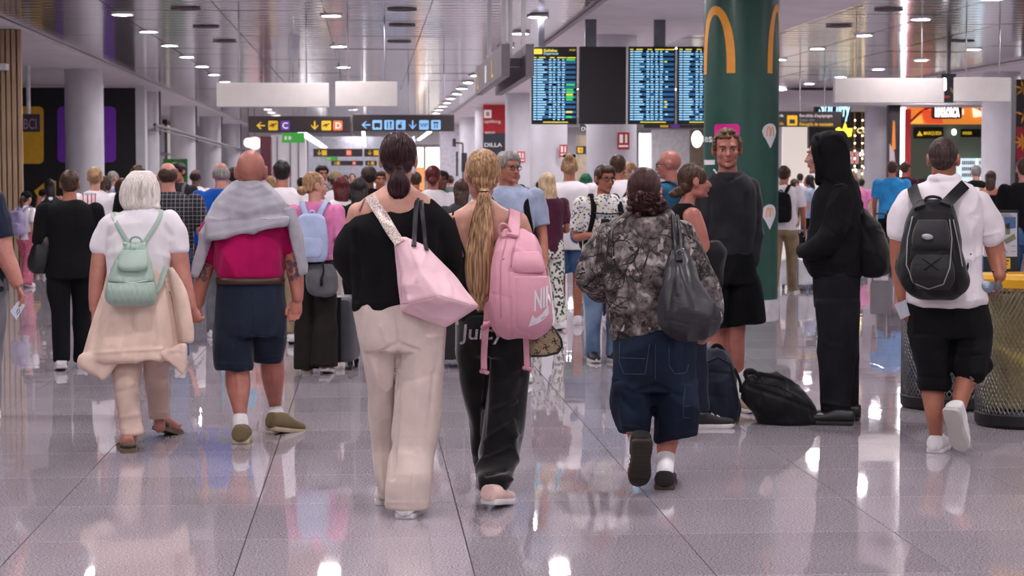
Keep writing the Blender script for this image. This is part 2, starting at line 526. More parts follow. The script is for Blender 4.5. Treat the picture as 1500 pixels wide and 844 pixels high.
class PX:
    """flat artwork given in pixels of a board facing the hall"""
    def __init__(s, y, parent, off=.004):
        s.y = y - off; s.p = parent
    def poly(s, name, pts, mt):
        ps = [at(x, y, s.y) for x, y in pts]
        me = bpy.data.meshes.new(name)
        me.from_pydata([tuple(p) for p in ps], [], [tuple(range(len(ps)))])
        return link_mesh(name, me, mt, s.p)
    def polys(s, name, lst, mt):
        vs = []; fs = []
        for pts in lst:
            fs.append(tuple(range(len(vs), len(vs) + len(pts))))
            vs += [tuple(at(x, y, s.y)) for x, y in pts]
        me = bpy.data.meshes.new(name); me.from_pydata(vs, [], fs)
        return link_mesh(name, me, mt, s.p)
    def rr(s, name, x0, y0, x1, y1, r, mt):
        return s.poly(name, [(x0 + a, y1 - b) for a, b in rrect(x1 - x0, y1 - y0, r)], mt)
    def text(s, name, t, x, ybase, hpx, mt, wpx=None, bold=.0, align='LEFT', shear=0):
        k = s.y / FPX
        return text_on(name, t, at(x, ybase, s.y), X_, Z_, hpx * k, mt, s.p, extrude=.004, bold=bold, width=wpx * k if wpx else None, align=align, shear=shear)
def arrow(cx, cy, r, d):
    pts = [(-r, 0), (-.1 * r, -.8 * r), (.25 * r, -.8 * r), (-.4 * r, -.16 * r), (r, -.16 * r), (r, .16 * r), (-.4 * r, .16 * r), (.25 * r, .8 * r), (-.1 * r, .8 * r)]
    return [(cx + x, cy + y) for x, y in pts] if d == 'l' else [(cx + y, cy - x) for x, y in pts]
def plane_icon(x, y, k):
    return [[(x - 5 * k, y + .5 * k), (x - 4 * k, y - .5 * k), (x + 4 * k, y - 3.3 * k), (x + 5 * k, y - 2.6 * k), (x + 4 * k, y - 1.6 * k), (x - 3.5 * k, y + 1.6 * k)],
            [(x - 3 * k, y - 3 * k), (x - 2 * k, y - 3.2 * k), (x + 1 * k, y - 1.6 * k), (x - .5 * k, y - .6 * k)],
            [(x - 1 * k, y + 3.2 * k), (x + .2 * k, y + 3 * k), (x + 2 * k, y - 1.4 * k), (x + .2 * k, y - .6 * k)]]
r, a, b = hung_box('gate_sign', 364, 170, 513, 194, 46, .15, SIGNK, 'dark hanging gate sign with yellow arrows, purple C and orange D squares', 'sign', rods=(.15, .5, .9))
P = PX(46, r)
P.poly('arrow', arrow(382, 184, 6.5, 'l'), YEL); P.poly('arrow', arrow(461, 184, 6.5, 'd'), YEL)
P2 = PX(46, r, .008)
for x in (400, 478):
    P.rr('pictogram', x - 7, 177, x + 7, 191, 1.5, YEL); P2.polys('pictogram_ink', plane_icon(x, 184, 1.1), KEY)
P.rr('letter_square', 411, 177, 424.5, 191, 1.5, PUR); P2.text('lettering', 'C', 413.3, 188.3, 8.8, WHT, bold=.02)
P.rr('letter_square', 488, 177, 501.5, 191, 1.5, ORG); P2.text('lettering', 'D', 490.6, 188.3, 8.8, WHT, bold=.02)
r, a, b = hung_box('services_sign', 516.5, 168, 665.5, 192.5, 46, .15, SIGNK, 'dark hanging services sign with pale blue arrows and pictogram squares', 'sign', rods=(.1, .55, .9))
P = PX(46, r); P2 = PX(46, r, .008)
P.poly('arrow', arrow(536, 183, 6.5, 'l'), BLU); P.poly('arrow', arrow(604.5, 183, 6.5, 'd'), BLU)
for x in (552.5, 570, 587, 621, 638.5):
    P.rr('pictogram', x - 7, 176, x + 7, 190, 1.5, BLU)
P2.polys('pictogram_ink', [[(548, 186), (548, 180), (557, 180), (557, 186)], [(550, 188), (548, 186), (552, 186)], [(555, 188), (553, 186), (557, 186)]], KEY)
P2.polys('pictogram_ink', [[(566.6, 188), (566.6, 178), (568.2, 178), (568.2, 188)], [(571.5, 188), (571.5, 183), (570.6, 178), (574, 178), (573, 183), (573, 188)]], KEY)
P2.polys('pictogram_ink', [[(583.5, 188), (582.5, 185), (584, 182), (587, 182), (589, 185), (588, 188)], [(586, 181), (588, 178), (589, 179), (587, 182)]], KEY)
P2.text('lettering', 'VIP', 615.3, 186, 5.4, KEY, wpx=11.5)
P2.polys('pictogram_ink', [[(634.6, 181), (634.6, 178.5), (642.4, 178.5), (642.4, 181)], [(636, 188), (636, 182), (637.4, 182), (637.4, 188)], [(639.6, 188), (639.6, 182), (641, 182), (641, 188)]], KEY)
for (nm, box, y, D, lab) in (('distant_gate_sign', (459, 218, 531, 229.5), 70, 'D', 'dark distant hanging sign with yellow arrow and orange square, the upper of two'),
                             ('distant_gate_sign', (485, 235.5, 532, 242.5), 92, 'D', 'dark farther hanging sign with yellow arrow and orange square, the lower of two')):
    r, a, b = hung_box(nm, *box, y, .15, SIGNK, lab, 'sign')
    P = PX(y, r); P2 = PX(y, r, .01); w = box[2] - box[0]; h = box[3] - box[1]; cy = (box[1] + box[3]) / 2
    P.poly('arrow', arrow(box[0] + w * .12, cy, h * .32, 'd'), YEL)
    P.rr('pictogram', box[0] + w * .17, cy - h * .33, box[0] + w * .17 + h * .66, cy + h * .33, .5, YEL)
    P.rr('letter_square', box[0] + w * .67, cy - h * .33, box[0] + w * .67 + h * .66, cy + h * .33, .5, ORG)
    P2.text('lettering', D, box[0] + w * .685, cy + h * .2, h * .4, WHT)
for (box, y, lab) in (((533.5, 218, 560, 229.5), 70, 'short dark distant sign with yellow arrow beside the upper distant gate sign'), ((535, 235.5, 552, 242.5), 92, 'shortest dark distant sign with yellow arrow, beside the lower far gate sign')):
    r, a, b = hung_box('distant_arrow_sign', *box, y, .15, SIGNK, lab, 'sign')
    P = PX(y, r); h = box[3] - box[1]; cy = (box[1] + box[3]) / 2
    P.poly('arrow', arrow(box[0] + h * .7, cy, h * .32, 'd'), YEL); P.rr('pictogram', box[0] + h * 1.2, cy - h * .33, box[0] + h * 1.86, cy + h * .33, .5, YEL)
GRN = emis('exit_green', hexc('3aa23c'), .35)
for (box, y, lab) in (((413, 194.5, 446, 209), 50, 'green hanging emergency sign below the dark gate sign'), ((477, 229.8, 494, 235), 72, 'small far green hanging sign under the distant gate sign')):
    r, a, b = hung_box('exit_sign', *box, y, .08, GRN, lab, 'sign', rods=(.5,))
    P = PX(y, r); w = box[2] - box[0]; h = box[3] - box[1]
    for t in (.12, .3): P.poly('pictogram', [(box[0] + w * t, box[3] - h * .3), (box[0] + w * (t + .1), box[3] - h * .3), (box[0] + w * (t + .1), box[1] + h * .35), (box[0] + w * t, box[1] + h * .35)], WHT)
r, a, b = hung_box('baggage_sign', 1075, 163, 1232, 186, 46, .15, SIGNK, 'dark hanging baggage reclaim sign with yellow pictogram beside the green column', 'sign', rods=(.62, .85))
P = PX(46, r); P2 = PX(46, r, .008)
P.rr('pictogram', 1153, 169, 1168, 184, 1.5, YEL); P2.rr('pictogram_ink', 1156.5, 175, 1164.5, 181, 1, KEY)
P.text('lettering', "Recollida d'equipatges", 1171, 171.5, 4.6, WHT, wpx=49); P.text('lettering', 'Baggage claim', 1171, 177.5, 4.4, mat('sign_grey_ink', '8d8482', var=0), wpx=22)
P.text('lettering', 'Recogida de equipajes', 1171, 184, 4.8, YEL, wpx=50, bold=.01)
P.text('lettering', 'ida', 1141.5, 171, 4, WHT, wpx=6); P.text('lettering', 'ida', 1141.5, 183, 4.4, YEL, wpx=6)

# long double-faced sign hung parallel to the hall on steel poles
r = empty('long_overhead_sign', (1.5, 20.8, 2.5), 'long grey double sign seen end-on, hung from four steel poles before the flight boards', 'sign')
yA, yB = 19.0, 23.6
def zz(py, y): return EYE + (258 - py) * y / FPX
z0, z1 = zz(112, yA), zz(65, yA)
xA = (742 - 540) / FPX * yA; xB = (776 - 540) / FPX * yA
LSG = mat('sign_grey_face', '6e656b', rough=.4)
Geo().box(xA - .05, xA + .03, yA, yB, z0, z1).obj('panel', LSG, r, bevel=.006)
Geo().box(xB - .04, xB + .04, yA, yB, z0, z1).obj('panel', LSG, r, bevel=.006)
g = Geo()
for y in (yA + .5, yA + 2.3, yB - .5):
    g = Geo(); g.box(xA, xB, y, y + .1, z0 + .12, z0 + .2); g.obj('cross_bar', GREYM, r)
for (xo, y) in ((-.02, yA + 2.4), (.05, yA + 1.2), (.12, yA + 1.2), (.2, yA + .5)):
    gg = Geo(); gg.box(xA + xo - .022, xA + xo + .022, y, y + .045, z0 + .18, HC); gg.obj('pole', STEEL, r)
for t, ch, mt in ((.35, 'L', YEL), (.62, 'I', WHT), (.93, 'L', YEL)):
    text_on('lettering', ch, (xA - .051, yA + (yB - yA) * t, z0 + .06), (0, -1, 0), Z_, .18, mt, r, extrude=.002, bold=.02, width=.32)

# ================================================================ FLIGHT BOARDS
SCR = mat('screen_black', '121316', rough=.25, var=0)
CASE = mat('screen_casing', '26262a', rough=.4)
ROW1 = emis('screen_row_blue', hexc('1f669c'), .6); TXT = emis('screen_text_cyan', hexc('a4dcf6'), .95); TXG = emis('screen_text_green', hexc('38d24c'), 1.0)
TXY = emis('screen_text_yellow', hexc('f0e04a'), 1.0)
BY = 30.6
rs = random.Random(3)
def board(px0, px1, on, label, first=False):
    a = at(px0, 68, BY); b = at(px1, 182, BY)
    r = empty('flight_board', ((a.x + b.x) / 2, BY, b.z), label, 'flight board', 'flight boards in the row')
    Geo().box(a.x, b.x, BY, BY + .12, b.z, a.z).obj('casing', CASE, r, bevel=.01)
    sc = Geo().box(a.x + .012, b.x - .012, BY - .006, BY + .02, b.z + .012, a.z - .012).obj('screen', SCR if on else mat('dead_screen', '201c20', rough=.35, var=0), r)
    if not on: return r
    w = b.x - a.x; h = a.z - b.z
    yy = BY - .009
    rows = {1: [], 2: [], 3: [], 4: []}
    def q(k, u0, u1, v0, v1, d=0):
        rows[k].append([(a.x + w * u0, yy - d, a.z - h * v0), (a.x + w * u0, yy - d, a.z - h * v1), (a.x + w * u1, yy - d, a.z - h * v1), (a.x + w * u1, yy - d, a.z - h * v0)])
    top = .155 if first else .05
    n = 25 if first else 28
    dv = (.955 - top) / n
    for u0, u1 in ((.03, .1), (.16, .3), (.4, .5), (.56, .76), (.78, .97)):
        q(4, u0, u1, top - .018, top - .006)
    for i in range(n):
        v = top + i * dv
        if i % 2: q(1, .03, .97, v, v + dv)
        q(2, .03, .1, v + dv * .28, v + dv * .72, .002)
        q(2, .12, rs.uniform(.22, .34), v + dv * .28, v + dv * .72, .002)
        for u in (.38, .47, .57, .67):
            if rs.random() < .93: q(2, u, u + rs.uniform(.04, .07), v + dv * .28, v + dv * .72, .002)
        t = rs.random()
        if first and t < .4: q(3 if t < .32 else 4, .76, rs.uniform(.88, .96), v + dv * .18, v + dv * .82, .002)
        elif t < .15: q(4, .76, .82, v + dv * .25, v + dv * .75, .002)
        elif t < .3: q(2, .78, .84, v + dv * .25, v + dv * .75, .002); 
    q(4, .25, .8, .97, .98)
    for k, nm, mt in ((1, 'row_band', ROW1), (2, 'timetable_text', TXT), (3, 'status_text', TXG), (4, 'heading_text', TXY)):
        if rows[k]:
            vs = [p for f in rows[k] for p in f]
            me = bpy.data.meshes.new(nm); me.from_pydata(vs, [], [tuple(range(4 * i, 4 * i + 4)) for i in range(len(rows[k]))])
            o = link_mesh(nm, me, mt, r); o['kind'] = 'stuff'
    if first:
        g = Geo(); g.prism(rrect(w * .2, h * .066, .012), (a.x + w * .03, yy, a.z - h * .098), X_, Z_, .002); g.obj('pictogram', TXY, r)
        text_on('lettering', 'Salidas', (a.x + w * .26, yy, a.z - h * .068), X_, Z_, h * .035, TXY, r, width=w * .3, bold=.02)
        text_on('lettering', 'Departures', (a.x + w * .26, yy, a.z - h * .105), X_, Z_, h * .03, TXT, r, width=w * .32, bold=.01)
        text_on('lettering', '10:50', (a.x + w * .82, yy, a.z - h * .055), X_, Z_, h * .022, TXY, r, width=w * .13)
    return r
ra = board(779, 845, True, 'first flight departure board, lit blue rows under a yellow heading', True)
rb = board(849, 917, False, 'switched-off black flight board between the lit boards')
rc = board(921, 989, True, 'lit blue flight board next to the switched-off board')
rd = board(993, 1061, True, 'lit blue flight board half hidden by the green column')
POLE = mat('pole_grey_blue', '6c6f7a', rough=.4, metal=.4)
for r, pxs in ((ra, (793,)), (rb, (861, 869)), (rc, (962, 970)), (rd, (1040,))):
    for px in pxs:
        p = at(px, 68, BY + .06)
        Geo().box(p.x - .045, p.x + .045, BY + .02, BY + .1, p.z - .02, HC).obj('pole', POLE, r)
r = empty('advert_strip', tuple(at(1000, 185, BY)), 'thin dark advert strip under the lit flight boards', 'sign')
a = at(944, 182.5, BY); b = at(1060, 187.5, BY)
Geo().box(a.x, b.x, BY, BY + .1, b.z, a.z).obj('panel', SIGNK, r)
P = PX(BY, r); P.rr('lettering', 967, 183.5, 979, 186.5, 1, YEL); P.rr('lettering', 982, 183, 996, 187, 1, PUR)

# ================================================================ GREEN COLUMN
gc = at(1085, 300, 22.4)
GCX, GCY, GR = gc.x, 22.4, 0.425
gcol = empty('advertising_column', (GCX, GCY, 0), 'large round dark green restaurant column with golden arches and white pins', 'column')
g = Geo(); g.cyl((GCX, GCY, 0.1), (GCX, GCY, HC - .06), GR, n=64)
o = g.obj('column_shaft', mat('green_wrap', '1f4a3f', rough=.35, var=.04), gcol); o.data.shade_smooth(); o.data.set_sharp_from_angle(angle=.6)
g = Geo(); g.cyl((GCX, GCY, 0), (GCX, GCY, .12), GR + .015, n=64)
o = g.obj('column_base', mat('column_base_white', 'c9c7cc', rough=.4), gcol); o.data.shade_smooth(); o.data.set_sharp_from_angle(angle=.6)
tocam = math.atan2(CAMP.y - GCY, CAMP.x - GCX)
def wrap(name, polys, mt, off=.003, dens=True):
    """polys in metres (u along the circumference from the camera-facing line, z up); wrapped on the shaft"""
    vs = []; fs = []
    for pts in polys:
        P_ = []
        for i in range(len(pts)):
            (x0, z0_), (x1, z1_) = pts[i], pts[(i + 1) % len(pts)]
            k = max(1, int(abs(x1 - x0) / .03))
            for t in range(k): P_.append((x0 + (x1 - x0) * t / k, z0_ + (z1_ - z0_) * t / k))
        fs.append(tuple(range(len(vs), len(vs) + len(P_))))
        for u, z in P_:
            an = tocam + u / GR
            vs.append((float(GCX + (GR + off) * math.cos(an)), float(GCY + (GR + off) * math.sin(an)), float(z)))
    me = bpy.data.meshes.new(name); me.from_pydata(vs, [], fs)
    return link_mesh(name, me, mt, gcol)
def strips(pts, w=.02):
    # convex outline cut into narrow upright strips, so that it bends round the shaft
    xs = [p[0] for p in pts]; a, b = min(xs), max(xs); n = max(2, int((b - a) / w)); out = []
    def span(x):
        zs = []
        for (x0, z0_), (x1, z1_) in zip(pts, pts[1:] + pts[:1]):
            if min(x0, x1) - 1e-9 <= x <= max(x0, x1) + 1e-9: zs += [z0_, z1_] if abs(x1 - x0) < 1e-9 else [z0_ + (z1_ - z0_) * (x - x0) / (x1 - x0)]
        return min(zs), max(zs)
    for i in range(n):
        u0, u1 = a + (b - a) * i / n, a + (b - a) * (i + 1) / n
        (l0, h0), (l1, h1) = span(u0), span(u1); out.append([(u0, l0), (u1, l1), (u1, h1), (u0, h0)])
    return out
GOLD = mat('arch_gold', 'e79a2c', rough=.4, var=.03)
def gz(py): return EYE + (258 - py) / FPX * (GCY - GR)
def gu(px):
    """circumference position of a pixel column of the shaft"""
    s = max(-1, min(1, (px - 1085) / 55.5)); return GR * math.asin(s)
def arch(name, u0, u1, w_, zb, zt, half=None):
    """one golden arch between feet u0,u1, built of quads"""
    quads = []
    uc = (u0 + u1) / 2; hw = (u1 - u0) / 2
    N = 26
    def outer(t): return uc - hw * math.cos(t) , zb + (zt - zb) * abs(math.sin(t)) ** .75
    def inner(t): return uc - (hw - w_) * math.cos(t) , zb + (zt - zb - w_ * 1.0) * abs(math.sin(t)) ** .8
    for i in range(N):
        t0, t1 = PI * i / N, PI * (i + 1) / N
        quads.append([outer(t0), inner(t0), inner(t1), outer(t1)])
    vs = [p for q in quads for p in q]
    return quads
uA0, uA1 = gu(1031), gu(1075)
q = arch('arch', gu(1031.5) , gu(1075.5), .105, gz(106), gz(6)) 
wrap('golden_arches', arch('a', uA0 - .02, gu(1076), .10, gz(106), gz(6)) + arch('a', gu(1122.5), gu(1122.5) + .36, .085, gz(106), gz(3)), GOLD)
wrap('golden_arches', arch('a', uA0 - .38, uA0 - .02, .10, gz(106), gz(6)) + arch('a', gu(1122.5) + .33, gu(1122.5) + .69, .085, gz(106), gz(3)), GOLD)
PINW = mat('pin_white', 'd9d6da', rough=.4, var=.02); PINO = mat('pin_mark', 'e6a27a', rough=.5, var=0)
def pin(pyt, pyb):
    zt, zb = gz(pyt), gz(pyb); uc = gu(1127.5)
    w_ = .255; r_ = (zt - zb) * .33
    pts = [(uc, zb)]
    for t in np.linspace(-.25 * PI, 1.25 * PI, 18):
        pts.append((uc + w_ * .5 * math.cos(t) * 1.0, zt - r_ + r_ * math.sin(t)))
    wrap('map_pin', strips(pts), PINW)
    wrap('map_pin_mark', arch('m', uc - .07, uc + .005, .018, zt - r_ - .05, zt - r_ + .06) + arch('m', uc - .005, uc + .07, .018, zt - r_ - .05, zt - r_ + .06), PINO, off=.006)
pin(180, 217); pin(300, 338)
wrap('pink_square', strips([(gu(1046) + x, gz(216) + z) for x, z in rrect(gu(1083) - gu(1046), gz(181) - gz(216), .03)]), mat('magenta_print', 'd8178b', rough=.4, var=0))
wrap('white_band', strips([(gu(1031), gz(241)), (gu(1047), gz(241)), (gu(1047), gz(234)), (gu(1031), gz(234))]), PINW)
tm = text_mesh('es', 1, 0, .02); n_ = len(tm.vertices)
co = np.empty(n_ * 3); tm.vertices.foreach_get('co', co); co = co.reshape(-1, 3)
wrapv = []
for x, y, z in co:
    an = tocam + (gu(1031.5) + x * .14 * 1.6) / GR
    wrapv.append((GCX + (GR + .003) * math.cos(an), GCY + (GR + .003) * math.sin(an), gz(207) + y * .125))
tm.vertices.foreach_set('co', np.array(wrapv).ravel()); link_mesh('lettering', tm, PINW, gcol)
# restroom-like column plates: red fire plates on the white columns
RED = mat('fire_plate_red', 'c0272f', rough=.4, var=.02)
def plate_on_column(cx, cy, box, y, label, big=False):
    a = at(box[0], box[1], y); b = at(box[2], box[3], y)
    r = empty('fire_plate', ((a.x + b.x) / 2, y, b.z), label, 'sign', 'red fire plates')
    Geo().box(a.x, b.x, y, y + .03, b.z, a.z).obj('plate', RED, r)
    P = PX(y, r); w = box[2] - box[0]; h = box[3] - box[1]
    P.polys('pictogram', [[(box[0] + w * .15, box[1] + h * .12), (box[0] + w * .15, box[1] + h * .62), (box[0] + w * .45, box[1] + h * .62), (box[0] + w * .45, box[1] + h * .12)],
                          [(box[0] + w * .62, box[1] + h * .12), (box[0] + w * .62, box[1] + h * .62), (box[0] + w * .82, box[1] + h * .62), (box[0] + w * .82, box[1] + h * .12)],
                          [(box[0] + w * .1, box[1] + h * .74), (box[0] + w * .1, box[1] + h * .86), (box[0] + w * .9, box[1] + h * .86), (box[0] + w * .9, box[1] + h * .74)]], WHT)
plate_on_column(0, 0, (905, 194, 922, 219), 33.74, 'larger red fire plate on the white column behind the boards')
plate_on_column(0, 0, (820, 212, 831, 230), 45.74, 'red fire plate on the slimmer column under the first flight board')
plate_on_column(0, 0, (758, 222, 769, 238), 57.74, 'smallest red fire plate on the column behind the grey-shirted man')
# red and navy banner wrapped by the middle columns
r = empty('pillar_banner', tuple(at(724, 240, 66)), 'tall red and navy banner with white lettering beside the white columns', 'banner')
a = at(708, 153, 66); b = at(740, 260, 66); m_ = at(724, 195, 66)
Geo().box(a.x, b.x, 66, 66.3, m_.z, a.z).obj('red_panel', mat('banner_red', 'b5202b', rough=.5), r)
Geo().box(a.x, b.x, 66, 66.3, b.z, m_.z).obj('navy_panel', mat('banner_navy', '2e3442', rough=.5), r)
P = PX(66, r)
P.rr('logo_square', 709, 161, 720, 173, 1, WHT); P.rr('logo_square_inner', 712, 164, 717, 170, .5, mat('banner_red', 'b5202b'))
P.text('lettering', 'uplifting', 709, 180, 4.4, WHT, wpx=24); P.text('lettering', 'spaces', 710, 195.5, 4, WHT, wpx=15)
P.text('lettering', 'DILLA', 709, 215, 5.5, WHT, wpx=26, bold=.02)
# ================================================================ SIDE WALL WITH SLATS, HOARDING, SHOPFRONTS
WOOD = mat('oak_slat', 'b5997c', rough=.5, var=.12, nscale=5, stretch=(4, 4, .4))
WOODD = mat('slat_backing', '3b2f27', rough=.8)
sx = at(33, 200, 33.3).x
sw = empty('slatted_wall', (sx - 1, 33.3, 0), 'wall corner clad in upright pale oak slats under the side soffit', kind='structure')
Geo().box(sx - 3, sx - .03, 33.36, 33.5, 0, HC - .06).obj('backing', WOODD, sw)
sg = Geo(); sg.box(-.032, .032, -.04, .02, 0, HC - .07); sme = sg.mesh('slat'); sme.materials.append(WOOD)
for k in range(14):
    o = bpy.data.objects.new('slat', sme); COL.objects.link(o); o.parent = sw
    o.location = (sx - .04 - .088 * k - (sx - 1), (.03 if k else .06), 0)
wl = empty('wall_light_bar', tuple(at(5, 98, 33.0)), 'white bar fixed across the oak slats', 'lamp')
a = at(-30, 93, 33.1); b = at(11, 103, 33.1)
Geo().box(a.x, b.x, 33.0, 33.25, b.z, a.z).obj('bar', mat('bar_white', 'd5d2d4', rough=.4), wl, bevel=.01)

hb = empty('hoarding', tuple(at(110, 354, 54)), 'tall black hoarding with rounded yellow and purple panels', 'hoarding')
a = at(-40, 128, 54); b = at(200, 300, 54)
Geo().box(a.x, b.x, 54, 54.5, 0, a.z).obj('board', BLACKW, hb)
Geo().box(b.x, b.x + .25, 53.98, 54.5, 0, a.z).obj('white_end_post', COLW, hb)
g = Geo(); g.box(a.x, b.x + .25, 53.9, 54.6, a.z, a.z + .12); g.obj('top_rail', COLW, hb)
P = PX(54, hb, .02)
YP = mat('panel_yellow', 'efbb30', rough=.45, var=.03); VP = mat('panel_violet', '7d36bd', rough=.45, var=.03)
P.rr('yellow_panel', 20, 156, 64, 240, 7, YP); P.rr('violet_panel', 84, 156, 170, 238, 7, VP)
P.poly('yellow_figure_one', [(50, 280), (68, 265), (82, 265), (82, 320), (66, 320), (66, 290), (58, 293)], YP)
ls = empty('small_hanging_sign', tuple(at(45, 193, 44)), 'small dark sign with lettering hung on a white pole before the yellow panel', 'sign')
a = at(26, 167, 44); b = at(58.5, 193, 44)
Geo().box(a.x, b.x, 44, 44.1, b.z, a.z).obj('panel', mat('sign_plum', '3a2a3c', rough=.5), ls)
g = Geo(); p = at(42, 167, 44.05); g.cyl((p.x, 44.05, p.z), (p.x, 44.05, HC), .045, n=10); g.obj('pole', mat('bar_white', 'd5d2d4'), ls)
P = PX(44, ls); P.text('lettering', 'BCI', 34, 189, 15, mat('sign_ink_mauve', 'a08d9c', var=0), wpx=18)

SHG = mat('shop_glass', 'b8bcc4', rough=.08, var=0, trans=0.0, metal=.2)
MULL = mat('mullion_grey', '77747a', rough=.4, metal=.4); MAR = mat('maroon_post', '5a2030', rough=.5)
shop = empty('glass_shopfront', (-8.6, 70, 0), 'row of tall glass shopfront panes with posts beyond the columns', 'shopfront')
LITW = emis('lit_shop_wall', hexc('c9c3b8'), .35)
for k in range(13):
    y = 57 + 3.1 * k
    o = Geo().box(-8.6, -8.56, y + .06, y + 3.04, .1, 3.7).obj('pane', SHG if k % 3 else LITW, shop)
    Geo().box(-8.7, -8.5, y - .06, y + .06, 0, HC - .09).obj('post', MAR if k in (4, 9) else MULL, shop)
    Geo().box(-8.68, -8.52, y, y + 3.1, 2.4, 2.5).obj('transom', MULL, shop)
rail = empty('hanging_rail', (-6.0, 70, 2.8), 'long grey rail running along the shopfront columns', 'rail')
g = Geo(); g.cyl((-5.95, 56, 2.95), (-5.95, 96, 2.75), .05, n=8); g.cyl((-5.95, 56, 2.85), (-5.95, 96, 2.65), .025, n=8); g.obj('bar', GREYM, rail)
for y in (57.4, 69.4, 81.4, 93.4):
    Geo().box(-5.98, -5.92, y, y + .06, 2.7, HC - .05).obj('hanger', GREYM, rail)
gb = empty('green_board', tuple(at(257, 265, 58)), 'plain dark green board behind the man in the dark V-neck', 'board')
a = at(239, 233, 58); b = at(275, 300, 58)
Geo().box(a.x, b.x, 58, 58.1, b.z, a.z).obj('panel', mat('board_green', '1d6b25', rough=.5), gb)
Geo().box(a.x + .05, a.x + .1, 58.02, 58.08, 0, b.z).obj('leg', GREYM, gb); Geo().box(b.x - .1, b.x - .05, 58.02, 58.08, 0, b.z).obj('leg', GREYM, gb)
for (x, y, r_, lab) in ((373, 210, 9.5, 'round glowing pink lamp sign, the nearer of the pair'), (364, 209, 7, 'round glowing white lamp sign beside the pink one')):
    c_ = at(x, y, 76 if r_ > 8 else 77)
    s_ = empty('round_lamp_sign', tuple(c_), lab, 'lamp')
    g = Geo(); g.cyl((c_.x, c_.y, c_.z), (c_.x, c_.y + .1, c_.z), r_ * 76 / FPX, n=24); g.obj('disc', emis('pink_glow' if r_ > 8 else 'white_glow', hexc('ffc9c9') if r_ > 8 else (1, .95, .93), 1.6), s_)
    g = Geo(); g.cyl((c_.x, c_.y + .05, c_.z), (c_.x, c_.y + .05, HC + .03), .02, n=6); g.obj('hanger', GREYM, s_)
for (x0, x1, y0, nm, mt, lab, Y) in ((381, 397, 200, 'maroon_pillar', MAR, 'flat maroon pillar beyond the bald man', 74), (397, 448, 197, 'white_panel_wall', WALLW, 'white panelled wall block beyond the dark-haired man in white', 80)):
    a = at(x0, y0, Y); b = at(x1, 258, Y)
    o = Geo().box(a.x, b.x, Y, Y + 1, 0, a.z).obj(nm, mt, origin=((a.x + b.x) / 2, Y, 0)); tag(o, lab, kind='structure')
for k, (x, ) in enumerate(((405,), (424,), (436,))):
    a = at(x, 200, 79.95)
    o = Geo().box(a.x, a.x + .05, 79.93, 79.99, 0, a.z).obj('trim_%d' % (k + 1), MULL, origin=(a.x, 79.96, 0)); tag(o, 'thin grey joint strip on the white panelled wall', kind='structure')
# far corridor
a = at(452, 200, 96); b = at(608, 258, 96)
o = Geo().box(a.x, b.x, 96, 96.3, 0, a.z).obj('wall_corridor', mat('corridor_bluegrey', 'a9abb6', rough=.6), origin=((a.x + b.x) / 2, 96, 0)); tag(o, 'pale blue-grey corridor end wall', kind='structure')
SLIT = emis('light_strip_glow', (1, .97, .98), 3)
for k, (pts) in enumerate((((447, 196), (480, 218)), ((531, 194), (537, 220)), ((612, 206), (622, 195)))):
    (x0, y0), (x1, y1) = pts
    if k == 0: ya, yb = 62, 93
    elif k == 1: ya, yb = 62, 92
    else: ya, yb = 74, 60
    p0 = at(x0, y0, ya); p1 = at(x1, y1, yb)
    zc = min(HC - .12, max(p0.z, 2.8))
    p0 = Vector((p0.x, ya, zc)); p1 = Vector((p0.x + (-.2 if k == 0 else .05), yb, zc))
    ls_ = empty('strip_light', tuple(p0), ['long ceiling strip light of the far corridor', 'ceiling strip light above the far arrow sign', 'short ceiling strip light before the bright windows'][k], 'lamp')
    g = Geo(); g.box(min(p0.x, p1.x) - .03, max(p0.x, p1.x) + .03, min(ya, yb), max(ya, yb), zc, zc + .05); g.obj('tube', SLIT, ls_)
    for yy in (min(ya, yb) + .5, max(ya, yb) - .5):
        g = Geo(); g.cyl((p0.x, yy, zc), (p0.x, yy, HC), .015, n=6); g.obj('hanger', STEEL, ls_)
WIN = emis('daylight_window', (1.0, .96, .88), 1.3)
wn = empty('window_1', tuple(at(628, 258, 95)), 'bright end window of the far corridor with a warm lower panel', kind='structure')
a = at(609, 214, 95); b = at(646, 258, 95)
Geo().box(a.x, b.x, 95.2, 95.3, b.z + .0, a.z).obj('glass', WIN, wn)
for x in (609, 622, 646):
    p = at(x, 214, 95); Geo().box(p.x - .04, p.x + .04, 95.05, 95.2, 0, a.z).obj('frame_post', MULL, wn)
Geo().box(a.x, b.x, 95.05, 95.2, a.z - .05, a.z + .08).obj('frame_head', MULL, wn)
a2 = at(609, 245, 94.9); b2 = at(622, 258, 94.9)
Geo().box(a2.x, b2.x, 94.9, 95.0, 0, a2.z).obj('warm_panel', emis('warm_glow', hexc('e0a060'), .5), wn)
a = at(645, 190, 90); b = at(676, 258, 90)
o = Geo().box(a.x, b.x, 90, 91, 0, a.z).obj('wall_side', mat('pale_lilac_wall', 'b4b0ba', rough=.6), origin=((a.x + b.x) / 2, 90, 0)); tag(o, 'pale lilac wall block beside the end window', kind='structure')
bk = empty('bracket_screens', tuple(at(672, 250, 72)), 'dark bracket with small screens on the far pale wall', 'screen')
for box in ((663, 203, 668, 215), (668, 222, 671, 258), (676, 224, 684, 252)):
    a = at(box[0], box[1], 72); b = at(box[2], box[3], 72); Geo().box(a.x, b.x, 72, 72.15, b.z, a.z).obj('screen', CASE, bk)
g = Geo(); p0 = at(666, 209, 72.1); p1 = at(678, 210, 72.1); p2 = at(678, 250, 72.1)
g.tube([(*p0, .03), (*p1, .03)], n=6, smooth=1); g.tube([(*p1, .03), (p2.x, p2.y, 0, .03)], n=6, smooth=1); g.obj('bracket_arm', CASE, bk)
